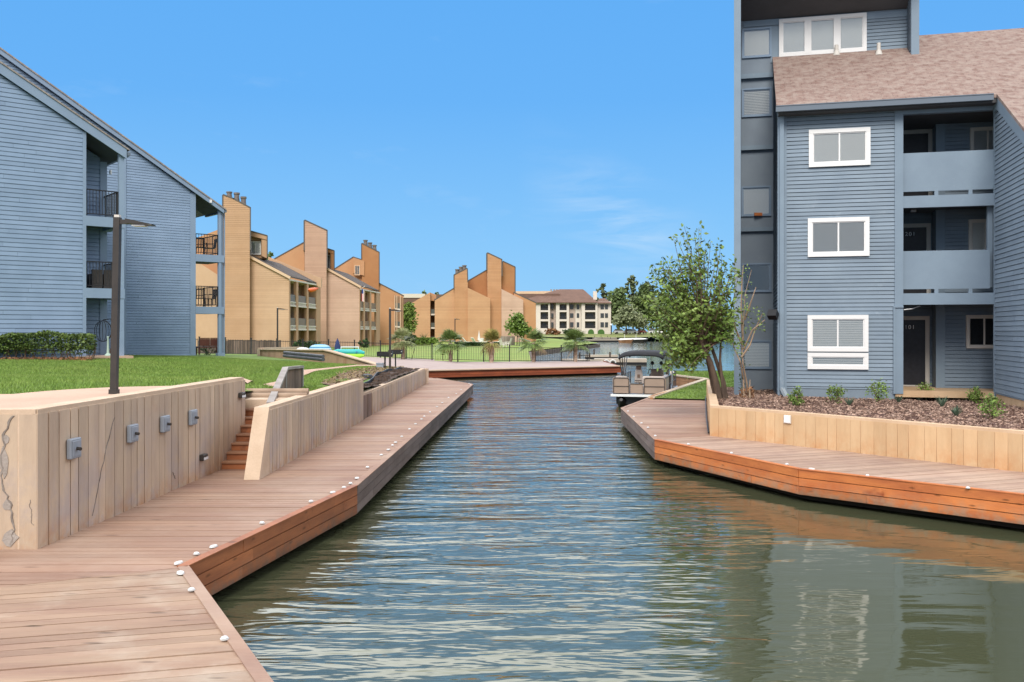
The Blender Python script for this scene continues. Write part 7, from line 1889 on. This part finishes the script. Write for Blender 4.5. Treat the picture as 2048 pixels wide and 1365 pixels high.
ft2 = lambda px, yt, w_, d_, lab: grow_tree('tree', D(px, 668, d_), 5, [(0, 0, (664 - yt) * d_ / F * .7, w_ * d_ / F / 2, w_ * d_ / F / 2, (664 - yt) * d_ / F * .35, 1)], lab, m_leaf_far, .6, 900, .3, 1, m_bark_dark)
ft2(850, 581, 14, 345, 'tree top showing between the orange houses above the flat roof'); ft2(872, 585, 16, 350, 'tree top showing just left of the tower with three flues'); ft2(541, 508, 14, 190, 'tree top showing above the tan house roof, left of the bare tower')
q = D(1222, 670, 275); t = thing('globe_lamp', q, 'black lamp post with white globe beside the cream apartments', 'lamp post')
mb = MB(); mb.tube([q, q + Vector((0, 0, 2.6))], .09, 6); mb.build('pole', m_black, t); mb = MB(); mb.lathe(q + Vector((0, 0, 2.6)), [(.1, 0), (.3, .2), (.34, .4), (.2, .62), (0, .68)], 10); mb.build('globe', m_wht2, t)
for px, yb, w_, lab in ((1105, 671, 5, 'reddish shrub row at the foot of the cream apartments, left part'), (1140, 671, 4.5, 'dark shrub at the foot of the cream apartments behind the rightmost palm')):
    shrub('shrub', D(px, yb + 1, 285), w_, 2.2, lab, 'shrub', m_leaf_d if px > 1120 else m_leaf_dry, 500, .4)
# ------------------------------------------------------------------ sky, sun, camera
SUN_EL, SUN_AZ = math.radians(42), math.radians(187)   # azimuth of the sun seen from above, 0 = +Y, clockwise
w = bpy.data.worlds.new('World'); scene.world = w; w.use_nodes = True
nt = w.node_tree; nt.nodes.clear()
def N(ty, **kw):
    k = nt.nodes.new(ty)
    for a_, b_ in kw.items(): setattr(k, a_, b_)
    return k
out = N('ShaderNodeOutputWorld'); bg = N('ShaderNodeBackground'); nt.links.new(bg.outputs[0], out.inputs[0])
sky = N('ShaderNodeTexSky', sky_type='NISHITA'); sky.sun_disc = False; sky.sun_elevation = SUN_EL; sky.sun_rotation = SUN_AZ
sky.air_density = 1.0; sky.dust_density = .4; sky.ozone_density = 2.0
tc = N('ShaderNodeTexCoord'); sep = N('ShaderNodeSeparateXYZ'); nt.links.new(tc.outputs['Generated'], sep.inputs[0])
def mth(op, a_, b_=0.0, clamp=False):
    k = N('ShaderNodeMath', operation=op); k.use_clamp = clamp
    for i, q in enumerate((a_, b_)):
        if isinstance(q, bpy.types.NodeSocket): nt.links.new(q, k.inputs[i])
        else: k.inputs[i].default_value = q
    return k.outputs[0]
def mixc(f, a_, b_, bl='MIX'):
    k = N('ShaderNodeMix', data_type='RGBA', blend_type=bl); k.clamp_factor = True
    for i, q in ((0, f), (6, a_), (7, b_)):
        if isinstance(q, bpy.types.NodeSocket): nt.links.new(q, k.inputs[i])
        elif i: k.inputs[i].default_value = (*q, 1)
        else: k.inputs[i].default_value = q
    return k.outputs[2]
def rmp(f, st):
    k = N('ShaderNodeValToRGB'); e_ = k.color_ramp.elements
    while len(e_) < len(st): e_.new(.5)
    for i, (p_, c_) in enumerate(st): e_[i].position = p_; e_[i].color = (*c_, 1)
    nt.links.new(f, k.inputs[0]); return k.outputs[0]
SKY_STR = .12
BLUE = tuple(x / SKY_STR for x in (.105, .385, .93)); PALE = tuple(x / SKY_STR for x in (.24, .565, .96))
zen = tuple(x / SKY_STR for x in (.09, .34, .88))
el = sep.outputs[2]
grad = rmp(mth('MULTIPLY', el, 1.0), [(0.0, tuple(x for x in (.29, .62, .97))), (.10, (.225, .56, .97)), (.24, (.135, .455, .955)), (.42, (.11, .42, .94)), (1.0, (.07, .30, .82))])
gradS = mixc(1.0, grad, (1 / SKY_STR,) * 3, 'MULTIPLY')
base = mixc(.06, gradS, sky.outputs[0])
# clouds: thin streaks low in the north, a broken white deck overhead and behind, out of view, brightness shaped for the water
mp = N('ShaderNodeMapping'); mp.inputs['Scale'].default_value = (2.2, 2.2, 7); mp.inputs['Rotation'].default_value = (0, .5, .3); nt.links.new(tc.outputs['Generated'], mp.inputs[0])
nz = N('ShaderNodeTexNoise'); nz.inputs['Scale'].default_value = 2.4; nz.inputs['Detail'].default_value = 7; nz.inputs['Roughness'].default_value = .62; nt.links.new(mp.outputs[0], nz.inputs['Vector'])
thin = mth('MULTIPLY', rmp(nz.outputs[0], [(.58, (0, 0, 0)), (.8, (1, 1, 1))]), .16)
# a fan of cirrus to the right of centre
mpc = N('ShaderNodeMapping'); mpc.inputs['Rotation'].default_value = (0, math.radians(33), 0); mpc.inputs['Scale'].default_value = (7, 7, 42); nt.links.new(tc.outputs['Generated'], mpc.inputs[0])
nzc = N('ShaderNodeTexNoise'); nzc.inputs['Scale'].default_value = 1.0; nzc.inputs['Detail'].default_value = 7; nzc.inputs['Roughness'].default_value = .6; nzc.inputs['Distortion'].default_value = .6; nt.links.new(mpc.outputs[0], nzc.inputs['Vector'])
def bumpf(s_, c_, w_): return mth('SUBTRACT', 1.0, mth('ABSOLUTE', mth('DIVIDE', mth('SUBTRACT', s_, c_), w_), clamp=True), clamp=True)
zone = mth('MULTIPLY', mth('MULTIPLY', bumpf(sep.outputs[0], .115, .11), bumpf(mth('ADD', sep.outputs[2], mth('MULTIPLY', sep.outputs[0], .5)), .17, .075)), mth('GREATER_THAN', sep.outputs[1], 0.0))
thin = mth('ADD', thin, mth('MULTIPLY', mth('MULTIPLY', zone, rmp(nzc.outputs[0], [(.42, (0, 0, 0)), (.75, (1, 1, 1))])), .55), clamp=True)
nz2 = N('ShaderNodeTexNoise'); nz2.inputs['Scale'].default_value = 2.0; nz2.inputs['Detail'].default_value = 8; nz2.inputs['Roughness'].default_value = .6; nt.links.new(tc.outputs['Generated'], nz2.inputs['Vector'])
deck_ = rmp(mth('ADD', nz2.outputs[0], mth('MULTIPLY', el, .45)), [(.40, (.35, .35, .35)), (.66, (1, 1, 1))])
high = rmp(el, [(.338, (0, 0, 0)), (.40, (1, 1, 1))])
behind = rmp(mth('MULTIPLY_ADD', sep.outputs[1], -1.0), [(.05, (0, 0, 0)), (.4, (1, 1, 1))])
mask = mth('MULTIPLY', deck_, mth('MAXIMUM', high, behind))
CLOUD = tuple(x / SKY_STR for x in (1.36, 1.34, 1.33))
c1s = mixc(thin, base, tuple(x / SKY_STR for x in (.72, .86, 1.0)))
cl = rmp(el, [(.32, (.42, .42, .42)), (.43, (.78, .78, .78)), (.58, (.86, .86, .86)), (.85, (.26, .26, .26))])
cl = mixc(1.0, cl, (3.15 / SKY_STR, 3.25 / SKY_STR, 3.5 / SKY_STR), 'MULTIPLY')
fb = N('ShaderNodeMapRange'); nt.links.new(sep.outputs[1], fb.inputs[0]); fb.inputs[1].default_value = -.5; fb.inputs[2].default_value = .2; fb.inputs[3].default_value = .45; fb.inputs[4].default_value = 1.0  # unseen clouds behind the camera dimmed to weaken reflections in the panes
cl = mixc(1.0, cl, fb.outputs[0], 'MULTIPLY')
west_boost = N('ShaderNodeMapRange'); nt.links.new(sep.outputs[0], west_boost.inputs[0]); west_boost.inputs[1].default_value = -.7; west_boost.inputs[2].default_value = .3; west_boost.inputs[3].default_value = 1.6; west_boost.inputs[4].default_value = 1.0  # unseen clouds brightened on the left, added to light the wing wall
cl = mixc(1.0, cl, west_boost.outputs[0], 'MULTIPLY')
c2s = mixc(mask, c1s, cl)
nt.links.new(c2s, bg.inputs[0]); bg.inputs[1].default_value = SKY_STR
sl = bpy.data.lights.new('sun', 'SUN'); sl.energy = 3.3; sl.angle = math.radians(26); sl.color = (1.0, .95, .87)
so = bpy.data.objects.new('sun', sl); COL.objects.link(so)
sd = Vector((math.sin(SUN_AZ) * math.cos(SUN_EL), math.cos(SUN_AZ) * math.cos(SUN_EL), math.sin(SUN_EL)))
so.rotation_euler = sd.to_track_quat('Z', 'Y').to_euler(); so.location = (0, -30, 60)
cam = bpy.data.cameras.new('camera'); co = bpy.data.objects.new('camera', cam); COL.objects.link(co)
cam.sensor_width = 36; cam.sensor_fit = 'HORIZONTAL'; cam.lens = F / 2048 * 36
co.location = (0, 0, CZ); co.rotation_euler = (math.radians(90), 0, 0)
cam.shift_y = -(682.5 - HZ) / 2048; cam.clip_end = 4000; cam.clip_start = .1
scene.camera = co
scene.render.engine = 'CYCLES'
scene.view_settings.view_transform = 'Standard'; scene.view_settings.look = 'None'; scene.view_settings.exposure = 0; scene.view_settings.gamma = 1
scene.cycles.use_denoising = True
scene.cycles.max_bounces = 8; scene.cycles.transparent_max_bounces = 12; scene.cycles.caustics_reflective = False; scene.cycles.caustics_refractive = False
